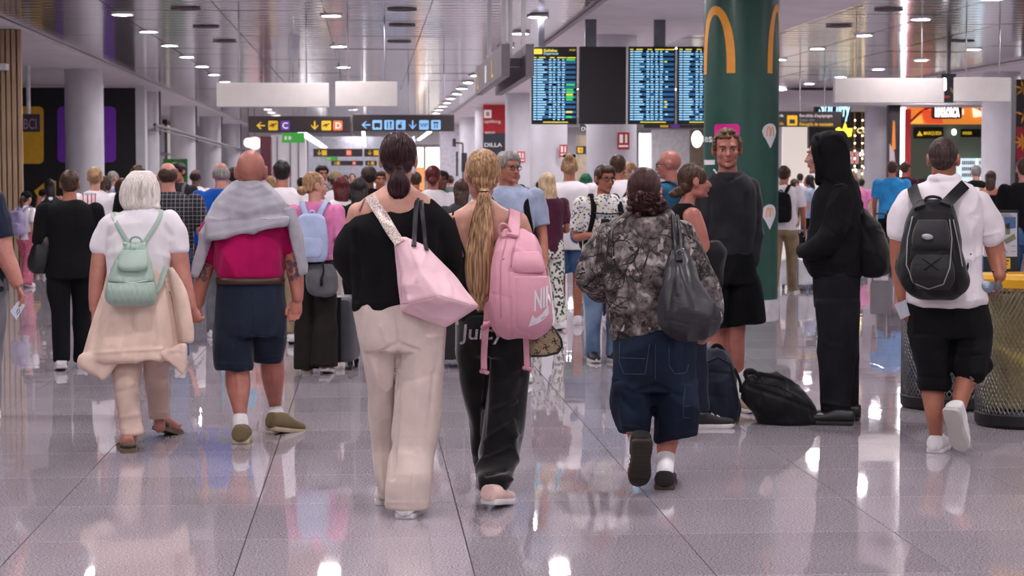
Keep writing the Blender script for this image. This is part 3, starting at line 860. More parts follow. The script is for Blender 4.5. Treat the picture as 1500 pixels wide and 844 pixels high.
# middle background between the columns
BG1 = mat('beige_wall', 'b6a68f', rough=.7)
for (x0, y0, x1, y1, Y, nm, mt, lab, kd) in (
        (846, 198, 872, 262, 76, 'beige_wall_panel', BG1, 'beige lit wall seen between the white columns', 'structure'),
        (938, 195, 956, 262, 88, 'lit_doorway_panel', emis('doorway_glow', (1, .98, .95), 1.1), 'bright white lit doorway behind the bald man in blue', 'structure'),
        (783, 224, 791, 262, 90, 'lit_gap_panel', emis('doorway_glow', (1, .98, .95), 1.1), 'bright white gap between the columns under the first board', 'structure'),
        (956, 190, 1010, 262, 80, 'grey_kiosk_wall', mat('kiosk_grey', 'b9b7bc', rough=.5), 'grey glazed kiosk wall under the lit flight boards', 'structure'),
        (1010, 190, 1042, 262, 84, 'brown_kiosk_wall', mat('kiosk_brown', '8a7a66', rough=.5), 'brownish wall beside the green column', 'structure')):
    a = at(x0, y0, Y); b = at(x1, y1, Y)
    o = Geo().box(a.x, b.x, Y, Y + .4, 0, a.z).obj(nm, mt, origin=((a.x + b.x) / 2, Y, 0)); tag(o, lab, kind=kd)
r, a, b = hung_box('yellow_square_sign', 844, 214, 869, 226, 64, .1, SIGNK, 'small dark hanging sign with a yellow square between white columns', 'sign')
P = PX(64, r); P.rr('pictogram', 846, 216, 854, 224, .6, YEL); P.rr('pictogram_ink', 848, 218.5, 852, 222, .3, KEY)
r, a, b = hung_box('dea_sign', 850, 181, 869, 193, 50, .1, mat('sign_dark_green', '1f2d28', rough=.5), 'dark hanging shop sign lettered DEA below the switched-off board', 'sign')
P = PX(50, r); P.text('lettering', 'DEA', 851, 191.5, 5.5, WHT, wpx=17); P.poly('logo', [(856, 182), (860, 185.5), (864, 182), (862, 182), (860, 183.5), (858, 182)], WHT)
kl = empty('kiosk_lamp', tuple(at(1021, 205, 60)), 'bright white wall lamp beside the green column lettering', 'lamp')
c_ = at(1021, 204, 60); g = Geo(); g.ball(c_, .17, .1, .26); g.obj('globe', emis('kiosk_glow', (1, 1, .93), 2.2), kl); g = Geo(); g.cyl((c_.x, 60.1, c_.z), (c_.x, 60.1, HC + .03), .02, n=6); g.obj('hanger', GREYM, kl)
a = at(1024, 199, 60.05); b = at(1034, 208, 60.05); Geo().box(a.x, b.x, 60.05, 60.15, b.z, a.z).obj('arm', WHT, kl)
# hanging paper
hp = empty('hanging_paper', tuple(at(432, 92, 30)), 'slanted pale paper sheet hanging from the ceiling above the blank boards', 'paper')
ps = [at(424, 49, 30), at(439.5, 51, 30.1), at(434, 92, 30), at(422.5, 86, 30)]
g = Geo(); g.prism([(0, 0), (1, 0), (1, 1), (0, 1)], (0, 0, 0), X_, Z_, .01); g = Geo()
g.add([tuple(p) for p in ps] + [tuple(p + Vector((0, .01, 0))) for p in ps], [(0, 3, 2, 1), (4, 5, 6, 7), (0, 1, 5, 4), (1, 2, 6, 5), (2, 3, 7, 6), (3, 0, 4, 7)])
g.obj('sheet', mat('paper_white', 'c9ccd8', rough=.7), hp)
g = Geo(); p = at(430, 50, 30.03); g.cyl(p, (p.x, p.y, HC), .004, n=5); g.obj('thread', STEEL, hp)

# ================================================================ BRIGHT SHOPS
DKS = mat('shop_dark', '1d1a1c', rough=.5); 
# ---- cyan lettered shop and crown shop
cw = empty('crown_shop', tuple(at(1255, 300, 60)), 'dark shopfront with a glowing yellow crown and letters CO', 'shop')
a = at(1186, 156, 62); b = at(1286, 270, 62)
Geo().box(a.x, b.x, 62, 62.3, 2.4, a.z).obj('fascia', DKS, cw)
Geo().box(a.x, b.x, 66, 66.2, 0, 3.7).obj('glowing_back_wall', emis('shop_back_glow', hexc('cfc3bd'), 1.0), cw)  # wall glows by itself, standing in for the shop's interior lamps
Geo().box(a.x, b.x, 61.8, 62.4, a.z, HC - .05).obj('lintel', WALLW, cw)
P = PX(61.9, cw)
P.poly('crown', [(1226, 198), (1224, 189), (1229, 186), (1234, 190), (1238, 178), (1241, 188), (1249, 188), (1247, 200), (1236, 201)], emis('crown_glow', hexc('f2e24a'), 1.6))
P.text('lettering', 'COO', 1255, 195, 7.5, emis('letter_cream_glow', hexc('f3dca0'), 1.3), wpx=27, bold=.03)
for x in (1252, 1263, 1271):
    p = at(x, 170, 61.5); g = Geo(); g.cyl((p.x, 61.5, 1.2), (p.x, 61.5, HC - .05), .025, n=6); g.obj('brass_rod', mat('brass', 'b79a62', rough=.3, metal=.8), cw)
    for k in range(9):
        g = Geo(); g.ball((p.x, 61.44, 1.35 + .24 * k), .023, .023, .023, n=8, m=5); g.obj('bulb', emis('bulb_gold_glow', (1, .8, .5), 14), cw)
lb = [(1241, 207), (1269, 210), (1243, 232), (1262, 226), (1236, 243), (1252, 250), (1268, 246)]
for k, (x, y) in enumerate(lb):
    p = at(x, y, 64); g = Geo(); g.ball(p, .07, .07, .07, n=10, m=6); g.obj('bulb', emis('bulb_glow', (1, .9, .75), 6), cw)
for k, (x0, y0, x1, y1, c_) in enumerate(((1238, 222, 1258, 240, 'e8a8b0'), (1240, 248, 1272, 262, 'd9d2c8'), (1240, 268, 1270, 290, 'c9a890'), (1238, 292, 1274, 330, '9a8a80'))):
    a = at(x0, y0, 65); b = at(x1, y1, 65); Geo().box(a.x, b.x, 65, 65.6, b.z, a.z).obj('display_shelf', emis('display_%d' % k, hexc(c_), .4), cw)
cs = empty('cyan_letter_shop', tuple(at(1215, 250, 57)), 'shop side sign of glowing white cursive letters above the baggage sign', 'sign')
a = at(1194, 146, 57.5); b = at(1246, 175, 57.5)
Geo().box(a.x, b.x, 57.5, 57.7, b.z, a.z).obj('panel', mat('sign_teal_dark', '2c3a40', rough=.4), cs)
Geo().box(b.x - .1, b.x, 57.52, 57.66, a.z - .02, HC).obj('hanger', GREYM, cs); Geo().box(a.x + .4, a.x + .5, 57.52, 57.66, a.z - .02, HC).obj('hanger', GREYM, cs)
P = PX(57.5, cs, .03)
P.text('lettering', 'So', 1199, 167, 22, emis('cyan_letter_glow', hexc('c4f1ff'), 1.6), wpx=17, bold=.03, shear=.2)
P.text('lettering', 'Curry', 1216, 170, 22, emis('cyan_letter_glow', hexc('c4f1ff'), 1.6), wpx=29, bold=.03, shear=.2)
# ---- red food shop
rs_ = empty('red_food_shop', tuple(at(1385, 330, 58)), 'food shop with red frame, orange arched band and white lit lettering', 'shop')
Y = 58
def slab(nm, x0, y0, x1, y1, mt, dy=0, th=.15, floor_=False):
    a = at(x0, y0, Y + dy); b = at(x1, y1, Y + dy)
    return Geo().box(a.x, b.x, Y + dy, Y + dy + th, 0 if floor_ else b.z, a.z).obj(nm, mt, rs_)
slab('white_light_post', 1318, 150, 1325, 300, emis('post_glow', (1, .98, 1), 6), 0, .1, True)
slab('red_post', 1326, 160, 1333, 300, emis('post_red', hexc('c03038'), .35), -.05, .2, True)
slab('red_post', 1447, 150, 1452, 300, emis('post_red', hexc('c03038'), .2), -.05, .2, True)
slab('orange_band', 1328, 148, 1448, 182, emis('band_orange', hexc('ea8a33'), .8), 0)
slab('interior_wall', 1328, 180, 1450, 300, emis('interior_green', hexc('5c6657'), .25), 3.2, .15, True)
slab('lintel', 1318, 118, 1460, 152, mat('lintel_grey', '4b464c', rough=.5), -.05, .3)
P = PX(Y - .0, rs_, .05)
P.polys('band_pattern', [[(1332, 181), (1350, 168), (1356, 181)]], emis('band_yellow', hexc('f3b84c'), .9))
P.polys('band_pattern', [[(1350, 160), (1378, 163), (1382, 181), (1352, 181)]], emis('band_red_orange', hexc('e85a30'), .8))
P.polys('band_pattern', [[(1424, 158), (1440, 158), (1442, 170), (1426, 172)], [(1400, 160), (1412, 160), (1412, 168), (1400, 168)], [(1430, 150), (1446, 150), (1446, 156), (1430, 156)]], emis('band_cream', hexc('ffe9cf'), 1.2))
def arcband(x0, x1, yt, yb, w_, n=14):
    out = []
    for i in range(n):
        f = lambda t: (x0 + (x1 - x0) * t, yb - (yb - yt) * math.sin(PI * t / 1.0 * .5) )
        (xa, ya), (xb, yb_) = f(i / n), f((i + 1) / n)
        out.append([(xa, ya), (xa, ya + w_), (xb, yb_ + w_), (xb, yb_)])
    return out
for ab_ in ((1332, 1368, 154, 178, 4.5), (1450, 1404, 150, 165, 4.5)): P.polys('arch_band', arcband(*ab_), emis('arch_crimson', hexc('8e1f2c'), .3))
sg_ = empty('lit_shop_sign', tuple(at(1390, 172, 57.7)), 'dark red box sign with bright white letters on the food shop', 'sign')
a = at(1367, 153, 57.6); b = at(1410, 174, 57.6)
Geo().box(a.x, b.x, 57.6, 57.85, b.z, a.z).obj('panel', mat('sign_dark_crimson', '4c1a26', rough=.4), sg_, bevel=.06)
P = PX(57.6, sg_, .02); P.text('lettering', 'MALLORCA', 1369.5, 170.5, 12.5, emis('white_letter_glow', (1, 1, 1), 3), wpx=37, bold=.05)
P = PX(Y + 3.0, rs_, .02)
P.rr('menu_sign', 1338, 186, 1382, 203, 1, DKS); P.rr('menu_sign', 1407, 189, 1437, 201, 1, DKS)
P = PX(Y + 3.0, rs_, .05)
MY = emis('menu_yellow', hexc('e3c22e'), .9)
P.text('lettering', 'MARQUESA', 1353, 197.5, 5, MY, wpx=27, bold=.02); P.poly('logo', [(1343, 199), (1347, 192), (1352, 199)], MY); P.text('lettering', 'HANSA', 1410, 197, 4.4, MY, wpx=14, bold=.02)
P.rr('logo', 1394, 189, 1401, 198, 3, emis('white_letter_glow', (1, 1, 1), 2))
slab('fridge', 1408, 232, 1430, 258, emis('fridge_glow', hexc('cfe0ea'), 1.2), 2.6, .5, True); slab('fridge', 1432, 232, 1449, 258, emis('fridge_glow', hexc('cfe0ea'), 1.2), 2.6, .5, True)
for k in range(14):
    x = 1410 + 2.8 * k
    if 1429 < x < 1433: continue
    for y in (238, 247, 256):
        p = at(x, y, Y + 2.55); g = Geo(); g.cyl((p.x, p.y, p.z - .07), (p.x, p.y, p.z + .05), .022, n=6); g.obj('bottle', mat('bottle_%d' % (k % 3), ['7a8a90', '4a5a70', 'a06a50'][k % 3], rough=.3), rs_)
slab('counter', 1335, 262, 1406, 300, mat('counter_dark', '3a3632', rough=.4), 2.0, .6, True)
# ---- dark panel with orange stripes
dp = empty('striped_dark_panel', tuple(at(1309, 300, 56)), 'narrow dark advertising panel with orange stripes between column and food shop', 'panel')
a = at(1301, 150, 56); b = at(1318, 300, 56); Geo().box(a.x, b.x, 56, 56.15, 0, a.z).obj('board', mat('panel_charcoal', '2b262b', rough=.4), dp)
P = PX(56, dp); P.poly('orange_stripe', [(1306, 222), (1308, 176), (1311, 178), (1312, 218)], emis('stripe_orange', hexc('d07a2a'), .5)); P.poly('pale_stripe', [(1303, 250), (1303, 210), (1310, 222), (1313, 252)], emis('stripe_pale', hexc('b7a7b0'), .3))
ep = empty('patterned_end_panel', tuple(at(1500, 300, 40)), 'dark panel with orange and red flower pattern at the shop edge', 'panel')
a = at(1489, 116, 40); b = at(1560, 300, 40); Geo().box(a.x, b.x, 40, 40.3, 0, a.z).obj('board', mat('panel_charcoal', '2b262b', rough=.4), ep)
P = PX(40, ep); FO = mat('flower_orange', 'c98a2c', rough=.5); FR = mat('panel_red', '8e1f2c', rough=.5)
P.rr('red_field', 1489, 186, 1545, 240, 1, FR)
P = PX(40, ep, .01)
for cx, cy, n in ((1499, 130, 6), (1499, 208, 9), (1500, 168, 4), (1500, 250, 7)):
    for i in range(n):
        an = 2 * PI * i / n + .3; r_ = 14
        P.poly('petal', [(cx, cy), (cx + r_ * .5 * math.cos(an - .25), cy + r_ * .5 * math.sin(an - .25)), (cx + r_ * math.cos(an), cy + r_ * math.sin(an)), (cx + r_ * .5 * math.cos(an + .25), cy + r_ * .5 * math.sin(an + .25))], FO)
cb = empty('cross_sign', tuple(at(1389, 140, 34)), 'narrow dark hanging sign with white rounded mark between blank boards', 'sign')
a = at(1379, 108, 34); b = at(1400, 150, 34); Geo().box(a.x, b.x, 34, 34.3, b.z, a.z).obj('panel', mat('sign_navy', '1c2633', rough=.4), cb)
p = at(1390, 110, 34.1); Geo().box(p.x - .03, p.x + .03, 34.1, 34.16, p.z, HC).obj('hanger', GREYM, cb)
P = PX(34, cb); P.rr('white_mark', 1380, 114, 1386.5, 133, 3, emis('white_letter_glow', (1, 1, 1), 2)); P.rr('red_mark', 1383, 140, 1391.5, 143.5, .5, mat('mark_red', 'c0402e')); P.poly('gold_stripe', [(1392, 127), (1400, 136), (1400, 142), (1392, 133)], mat('gold_stripe', 'a9893c'))
# ceiling edge of shops
sh = Geo().box(11.0, 30, 55.5, 72, 3.55, HC - .05).obj('soffit_shops', WALLW, origin=(15, 60, 3.5)); tag(sh, 'white dropped ceiling over the bright shops', kind='structure')
# ================================================================ FIGURE TOOLS
def vnoise(p, seed=0):
    """smooth value noise in [0,1], vectorised"""
    p = np.asarray(p) + 137.31 + seed * 17.17
    i = np.floor(p).astype(np.int64); f = p - i
    f = f * f * (3 - 2 * f)
    def h(a, b, c):
        n = (a * 374761393 + b * 668265263 + c * 2147483647 + seed * 1013) & 0x7fffffff
        n = ((n ^ (n >> 13)) * 1274126177) & 0x7fffffff
        return ((n ^ (n >> 16)) & 0xffff) / 65535.0
    x, y, z = i[:, 0], i[:, 1], i[:, 2]
    fx, fy, fz = f[:, 0], f[:, 1], f[:, 2]
    def lx(b, c): return h(x, y + b, z + c) * (1 - fx) + h(x + 1, y + b, z + c) * fx
    def ly(c): return lx(0, c) * (1 - fy) + lx(1, c) * fy
    return ly(0) * (1 - fz) + ly(1) * fz
WORK = bpy.data.objects.new('work', bpy.data.meshes.new('work'))
COL.objects.link(WORK)
_rm = WORK.modifiers.new('r', 'REMESH'); _rm.mode = 'VOXEL'; _rm.use_smooth_shade = True
_sm = WORK.modifiers.new('s', 'SMOOTH'); _sm.factor = 0.5
def fuse(geo, voxel, smooth):
    """one continuous skin around all collected pieces"""
    me = geo.mesh('work')
    old = WORK.data
    WORK.data = me
    bpy.data.meshes.remove(old)
    _rm.voxel_size = voxel; _sm.iterations = smooth
    dg = bpy.context.evaluated_depsgraph_get()
    return bpy.data.meshes.new_from_object(WORK.evaluated_get(dg))
def get_co(me):
    a = np.empty(len(me.vertices) * 3); me.vertices.foreach_get('co', a); return a.reshape(-1, 3)
def get_no(me):
    a = np.empty(len(me.vertices) * 3); me.vertex_normals.foreach_get('vector', a); return a.reshape(-1, 3)
def set_co(me, co):
    me.vertices.foreach_set('co', np.asarray(co).ravel()); me.update()
import bmesh
def bvh_of(me):
    bm = bmesh.new(); bm.from_mesh(me); t = BVHTree.FromBMesh(bm); bm.free(); return t

def unit(v):
    v = np.asarray(v, float); return v / (np.linalg.norm(v) + 1e-12)
HOUT = [(.0, .62), (.03, .86), (.10, .96), (.25, .95), (.42, .88), (.6, 1.0), (.74, 1.04), (.86, .9), (.95, .58), (1.0, .12)]

class Fig:
    """a figure placed at horizontal depth d; authored in picture scale (1 unit = d/FPX metres), built in metres"""
    def __init__(s, d, px, label, name='person', cat='person', group=None, z=0.0):
        s.d = d; s.s = d / FPX
        g = W(px, 258, d)
        s.root = empty(name, (g.x, g.y, z), label, cat, group)
        s.F = unit((g.x, g.y, 0)); s.R = np.array((s.F[1], -s.F[0], 0)); s.U = np.array((0, 0, 1.0))
        s.kids = []
    def p(s, x, y, w=0.0):
        return np.array(W(x, y, s.d + w * s.s))
    def gw(s, x, y):
        return (gd(x, y) - s.d) / s.s
    def gp(s, x, y):
        r = ray(x, y); return np.array(CAMP + r * (-EYE / r.z))
    def poly(s, g, pts, w0, w1):
        """slab between two depths from a picture outline"""
        a = [s.p(x, y, w0) for x, y in pts]; b = [s.p(x, y, w1) for x, y in pts]; k = len(pts)
        g.add(np.array(a + b), [tuple(range(k)), tuple(range(2 * k - 1, k - 1, -1))] + [((i + 1) % k, i, k + i, k + (i + 1) % k) for i in range(k)]); return g
    def hull(s, g, pts):
        bm = bmesh.new()
        for q in pts: bm.verts.new(s.p(*q))
        bmesh.ops.convex_hull(bm, input=bm.verts)
        bm.verts.ensure_lookup_table(); bm.verts.index_update()
        g.add(np.array([v.co for v in bm.verts]), [tuple(v.index for v in f.verts) for f in bm.faces]); bm.free(); return g
    def L(s, g, rows, n=2.3, k=4, seg=28):
        rows = np.array([tuple(r) + (0,) * (6 - len(r)) for r in rows], float)
        if k > 1: rows = catmull(rows, k)
        an = np.linspace(0, 2 * PI, seg, endpoint=False)
        ca, sa = np.cos(an), np.sin(an)
        ex = np.sign(ca) * np.abs(ca) ** (2 / n); ey = np.sign(sa) * np.abs(sa) ** (2 / n)
        rings = []
        for xl, xr, y, t, w, tl in rows:
            c = s.p((xl + xr) / 2, y, w); q = (s.d + w * s.s) / FPX
            rings.append(c + np.outer(ex * (xr - xl) / 2 * q, s.R) + np.outer(ey * t * s.s, s.F) - np.outer(ex * tl / 2 * q, s.U))
        g.loft(rings); return g
    def T(s, g, pts, flat=None, side=None, k=4, n=14):
        P_ = []
        for q in pts:
            c = s.p(q[0], q[1], q[2]); P_.append((*c, q[3] * s.s))
        g.tube(P_, n=n, smooth=k, flat=flat, side=side)
        # rounded ends
        for e in (P_[0], P_[-1]):
            if not flat: g.ball(e[:3], e[3], e[3], e[3], n=12, m=8)
        return g
    def B(s, g, x, y, w, rx, ry, rz, rot=0.0):
        M = np.stack([s.R * math.cos(rot) - s.U * math.sin(rot), s.F, s.U * math.cos(rot) + s.R * math.sin(rot)], 1)
        g.ball(s.p(x, y, w), rx * s.s, ry * s.s, rz * s.s, M); return g
    def axes(s, yaw, pitch=0.0, roll=0.0):
        """columns right, forward, up of a head/foot turned yaw degrees from facing away (positive to picture right)"""
        a = math.radians(yaw); b = math.radians(pitch); c = math.radians(roll)
        f0 = s.F * math.cos(a) + s.R * math.sin(a); r0 = s.R * math.cos(a) - s.F * math.sin(a)
        f = f0 * math.cos(b) + s.U * math.sin(b); u = s.U * math.cos(b) - f0 * math.sin(b)
        r = r0 * math.cos(c) + u * math.sin(c); u2 = u * math.cos(c) - r0 * math.sin(c)
        return np.stack([r, f, u2], 1)
    def part(s, name, g, mt, voxel=.008, smooth=3, disp=None, label=None, parent=None, bvh=False, kind=None):
        me = fuse(g, voxel, smooth)
        if disp:
            co = get_co(me)
            for f in disp:
                co = f(s, me, co); set_co(me, co)
        me.shade_smooth()
        tree = bvh_of(me) if bvh else None
        o = link_mesh(name, me, mt, parent or s.root)
        tag(o, label=label, kind=kind)
        return (o, tree) if bvh else o
    def solid(s, name, g, mt, smooth=True, parent=None, label=None, kind=None):
        o = g.obj(name, mt, parent or s.root, smooth=smooth)
        return tag(o, label=label, kind=kind)
    def hit(s, tree, x, y, dflt=None):
        r = ray(x, y)
        loc = None; best = 1e9
        for t_ in (tree if isinstance(tree, (list, tuple)) else [tree]):
            l_, n_, i, d = t_.ray_cast(CAMP, r)
            if l_ is not None and d < best: loc, nrm, best = l_, n_, d
        if loc is None: return None
        return np.array(loc), np.array(nrm)
    def ribbon(s, name, tree, pts, width, mt, off=.004, thick=.004, parent=None, step=6, free=None, label=None):
        """flat strap laid on a surface through picture points; width in metres"""
        P_ = []; Nn = []
        dense = []
        for (x0, y0), (x1, y1) in zip(pts[:-1], pts[1:]):
            k = max(2, int(math.hypot(x1 - x0, y1 - y0) / step))
            for t in range(k): dense.append((x0 + (x1 - x0) * t / k, y0 + (y1 - y0) * t / k))
        dense.append(pts[-1])
        for x, y in dense:
            h = s.hit(tree, x, y)
            if h is None: continue
            P_.append(h[0] + h[1] * off); Nn.append(h[1])
        return s.band(name, P_, Nn, width, mt, thick, parent, label)
    def band(s, name, P_, Nn, width, mt, thick=.004, parent=None, label=None):
        P_ = np.array(P_); Nn = np.array(Nn)
        if len(P_) < 3: return None
        for _ in range(3):
            P_[1:-1] = (P_[:-2] + 2 * P_[1:-1] + P_[2:]) / 4; Nn[1:-1] = (Nn[:-2] + 2 * Nn[1:-1] + Nn[2:]) / 4
        wd = np.asarray(width, float) if hasattr(width, '__len__') else np.array([width, width])
        wd = np.interp(np.linspace(0, 1, len(P_)), np.linspace(0, 1, len(wd)), wd)
        t = np.gradient(P_, axis=0); rings = []
        for i in range(len(P_)):
            n = unit(Nn[i]); b = unit(np.cross(unit(t[i]), n)); n = np.cross(b, unit(t[i]))
            h = wd[i] / 2
            rings.append([P_[i] + b * h * a + n * thick * c for a, c in ((-1, -.5), (-1, .3), (-.8, .6), (.8, .6), (1, .3), (1, -.5))])
        g = Geo(); g.loft(rings)
        o = g.obj(name, mt, parent or s.root, smooth=True); o.data.set_sharp_from_angle(angle=.9)
        return tag(o, label=label)
    def line(s, name, tree, pts, r, mt, off=.001, parent=None, step=4, n=5):
        """thin cord or seam on a surface"""
        P_ = []
        for (x0, y0), (x1, y1) in zip(pts[:-1], pts[1:]):
            k = max(2, int(math.hypot(x1 - x0, y1 - y0) / step))
            for t in range(k):
                h = s.hit(tree, x0 + (x1 - x0) * t / k, y0 + (y1 - y0) * t / k)
                if h: P_.append((*(h[0] + h[1] * off), r))
        if len(P_) < 3: return None
        g = Geo(); g.tube(P_, n=n, smooth=1)
        return g.obj(name, mt, parent or s.root, smooth=True)
    def decal(s, name, tree, polys, mt, off=.003, parent=None):
        """flat print: picture-point polygons pressed onto a surface"""
        vs = []; fs = []
        for pts in polys:
            P_ = []
            for x, y in pts:
                h = s.hit(tree, x, y)
                if h: P_.append(tuple(float(c_) for c_ in (h[0] + h[1] * off)))
            if len(P_) > 2:
                fs.append(tuple(range(len(vs), len(vs) + len(P_)))); vs += P_
        if not vs: return None
        me = bpy.data.meshes.new(name); me.from_pydata(vs, [], fs)
        return link_mesh(name, me, mt, parent or s.root)
    def print_text(s, name, tree, txt, x, y, h, wpx, mt, off=.003, parent=None, bold=.0, slope=0.0, shear=0, outline=None, jit=0):
        me = text_mesh(txt, 1, 0, bold, shear=shear)
        co = get_co(me)
        k = h / .7; kx = wpx / (co[:, 0].max() - co[:, 0].min())
        out = []; last = None
        for a, b, _ in co:
            q = s.hit(tree, x + a * kx, y - b * k + a * kx * slope)
            if q is None: q = last
            if q is None: q = (s.p(x, y), -s.F)
            last = q
            out.append(q[0] + q[1] * off)
        set_co(me, np.array(out))
        return link_mesh(name, me, mt, parent or s.root)

# ---- sculpting passes
def folds(amp, scale, seed=0, ridge=True, rows=None):
    """cloth folds; amp metres, scale (x,y,z) per metre in figure axes; rows: (y_px, strength) profile"""
    def f(s, me, co):
        no = get_no(me)
        o = np.array(s.root.location)
        q = co - o
        l = np.stack([q @ s.R, q @ s.F, q @ s.U], 1)
        l = l + (vnoise(l * 6, seed + 5)[:, None] - .5) * .05
        n = vnoise(l * np.array(scale), seed)
        if ridge: n = 1 - np.abs(2 * n - 1)
        n2 = vnoise(l * np.array(scale) * 2.1, seed + 3)
        d = amp * (n - .5 + .4 * (n2 - .5))
        if rows:
            yy = pix(co)[:, 1]
            d = d * np.interp(yy, [r[0] for r in rows], [r[1] for r in rows])
        return co + no * d[:, None]
    return f
def strokes(lst, both=False):
    """creases and ridges drawn on the camera side: ((x,y)..., width_px, depth_m)"""
    def f(s, me, co):
        no = get_no(me); P_ = pix(co)
        face = np.ones(len(co)) if both else np.clip(-(no @ s.F) * 2 + .3, 0, 1)
        d = np.zeros(len(co))
        for *pts, wd, am in lst:
            best = np.full(len(co), 1e9)
            for (x0, y0), (x1, y1) in zip(pts[:-1], pts[1:]):
                v = np.array((x1 - x0, y1 - y0)); L2 = v @ v + 1e-9
                t = np.clip(((P_ - (x0, y0)) @ v) / L2, 0, 1)
                dd = np.hypot(P_[:, 0] - x0 - t * v[0], P_[:, 1] - y0 - t * v[1])
                best = np.minimum(best, dd)
            d += am * np.exp(-(best / wd) ** 2)
        return co + no * (d * face)[:, None]
    return f
def headsculpt(c, M, k):
    """eye sockets, mouth, nostril and brow relief in head axes"""
    G = [((.032, .088, .002), .013, (0, -.009, 0)), ((-.032, .088, .002), .013, (0, -.009, 0)), ((0, .1, -.046), .010, (0, -.004, 0)),
         ((.03, .09, .022), .012, (0, .004, 0)), ((-.03, .09, .022), .012, (0, .004, 0)), ((0, .098, -.075), .012, (0, -.003, 0)),
         ((.016, .09, -.058), .012, (0, .003, 0)), ((-.016, .09, -.058), .012, (0, .003, 0))]
    def f(s, me, co):
        l = (co - c) @ M / k
        add = np.zeros_like(l)
        for g, r, v in G:
            e = np.exp(-((l - np.array(g)) ** 2).sum(1) / r ** 2)
            add += e[:, None] * np.array(v)
        return co + (add * k) @ M.T
    return f

def shr(rows, q=.76):
    return [((r[0] + r[1]) / 2 - (r[1] - r[0]) / 2 * q, (r[0] + r[1]) / 2 + (r[1] - r[0]) / 2 * q, r[2], r[3] * q) + tuple(r[4:]) for r in rows]
def add_head(g, c, M, k=1.0, ears=True, jaw=1.0, nose=1.0):
    c = np.asarray(c, float)
    def q(x, y, z): return c + M @ (np.array((x, y, z)) * k)
    g.ball(q(0, -.012, .028), .075 * k, .094 * k, .088 * k, M, 24, 16)
    g.ball(q(0, .018, -.022), .064 * k, .072 * k, .088 * k, M, 20, 14)
    g.ball(q(0, .040, -.082), .040 * jaw * k, .042 * k, .034 * k, M)
    g.ball(q(.034, .012, -.068), .026 * jaw * k, .05 * k, .034 * k, M); g.ball(q(-.034, .012, -.068), .026 * jaw * k, .05 * k, .034 * k, M)
    for sgn in (-1, 1): g.ball(q(.036 * sgn, .062, -.026), .024 * k, .022 * k, .028 * k, M)
    g.ball(q(0, .072, .028), .052 * k, .018 * k, .016 * k, M)
    a = q(0, .086, .012); b = q(0, .100, -.012); d = q(0, .110 * nose, -.030)
    g.tube([(*a, .008 * k), (*b, .0095 * k), (*d, .0115 * k)], n=10)
    g.ball(d, .0125 * k, .012 * k, .011 * k, M)
    for sgn in (-1, 1): g.ball(q(.011 * sgn, .096, -.032), .008 * k, .01 * k, .008 * k, M)
    g.ball(q(0, .090, -.054), .021 * k, .011 * k, .0065 * k, M); g.ball(q(0, .088, -.065), .019 * k, .011 * k, .007 * k, M)
    g.ball(q(0, .083, -.098), .018 * k, .012 * k, .014 * k, M)
    if ears:
        for sgn in (-1, 1):
            e = q(.079 * sgn, -.008, -.008)
            Me = M @ np.array(Matrix.Rotation(-.35 * sgn, 3, 'Z'))
            g.ball(e, .010 * k, .021 * k, .034 * k, Me, 14, 10)
            rim = [q((.086) * sgn, -.012 + .020 * math.cos(t), -.004 + .030 * math.sin(t)) for t in np.linspace(-.8, 3.6, 9)]
            g.tube([(*r_, .0055 * k) for r_ in rim], n=7)
    return g
def head_center(f, x, ytop, ychin, w=0.0):
    """centre and scale of a head whose skull top and chin stand at two picture heights"""
    k = (ychin - ytop) * f.s / .231
    return f.p(x, (ytop + ychin) / 2, w), k
def face_parts(f, c, M, k, brow, iris='3a2c22', lip='8a4a48', lips=True):
    def q(x, y, z): return c + M @ (np.array((x, y, z)) * k)
    EW = mat('eye_white', 'd8d2cf', rough=.3, var=0); IR = mat('iris_' + iris, iris, rough=.2, var=0); PU = mat('pupil', '0c0a0a', rough=.2, var=0)
    for sg in (-1, 1):
        e = Geo(); e.ball(q(.032 * sg, .0765, .001), .0125 * k, .011 * k, .0085 * k, M, 14, 10)
        eo = e.obj('eye', EW, f.root, smooth=True)
        i = Geo(); i.ball(q(.032 * sg, .0855, .001), .0058 * k, .003 * k, .0062 * k, M, 12, 8); i.obj('iris', IR, eo, smooth=True)
        i = Geo(); i.ball(q(.032 * sg, .0880, .001), .0026 * k, .0018 * k, .0028 * k, M, 10, 6); i.obj('pupil', PU, eo, smooth=True)
        li = Geo(); li.tube([(*q((.032 + dx) * sg, .0845 - abs(dx) * .22, .0075 - dx * dx * 18), .0028 * k) for dx in (-.014, -.007, 0, .007, .014)], n=6); li.obj('eyelid', mat('lid_brown', '7a4a40', rough=.6, var=0), f.root, smooth=True)  # eyelid in a reddish brown of its own
        b = Geo(); b.tube([(*q((.032 + dx) * sg, .0945 - abs(dx) * .35, .021 + (.004 if abs(dx) < .01 else 0) - max(0, dx) * .1), r_ * k) for dx, r_ in ((-.018, .003), (-.006, .0045), (.006, .0042), (.02, .002))], n=6, flat=(1, .7)); b.obj('eyebrow', brow, f.root, smooth=True)
    if lips:
        m = Geo()
        m.tube([(*q(dx, .0972 - abs(dx) * .5, -.0555 + (.001 if dx else 0)), (.0052 - abs(dx) * .14) * k) for dx in (-.022, -.011, 0, .011, .022)], n=7)
        m.tube([(*q(dx, .0952 - abs(dx) * .5, -.0645), (.0058 - abs(dx) * .15) * k) for dx in (-.02, -.01, 0, .01, .02)], n=7)
        m.obj('lips', mat('lip_' + lip, lip, rough=.5, var=.03), f.root, smooth=True)
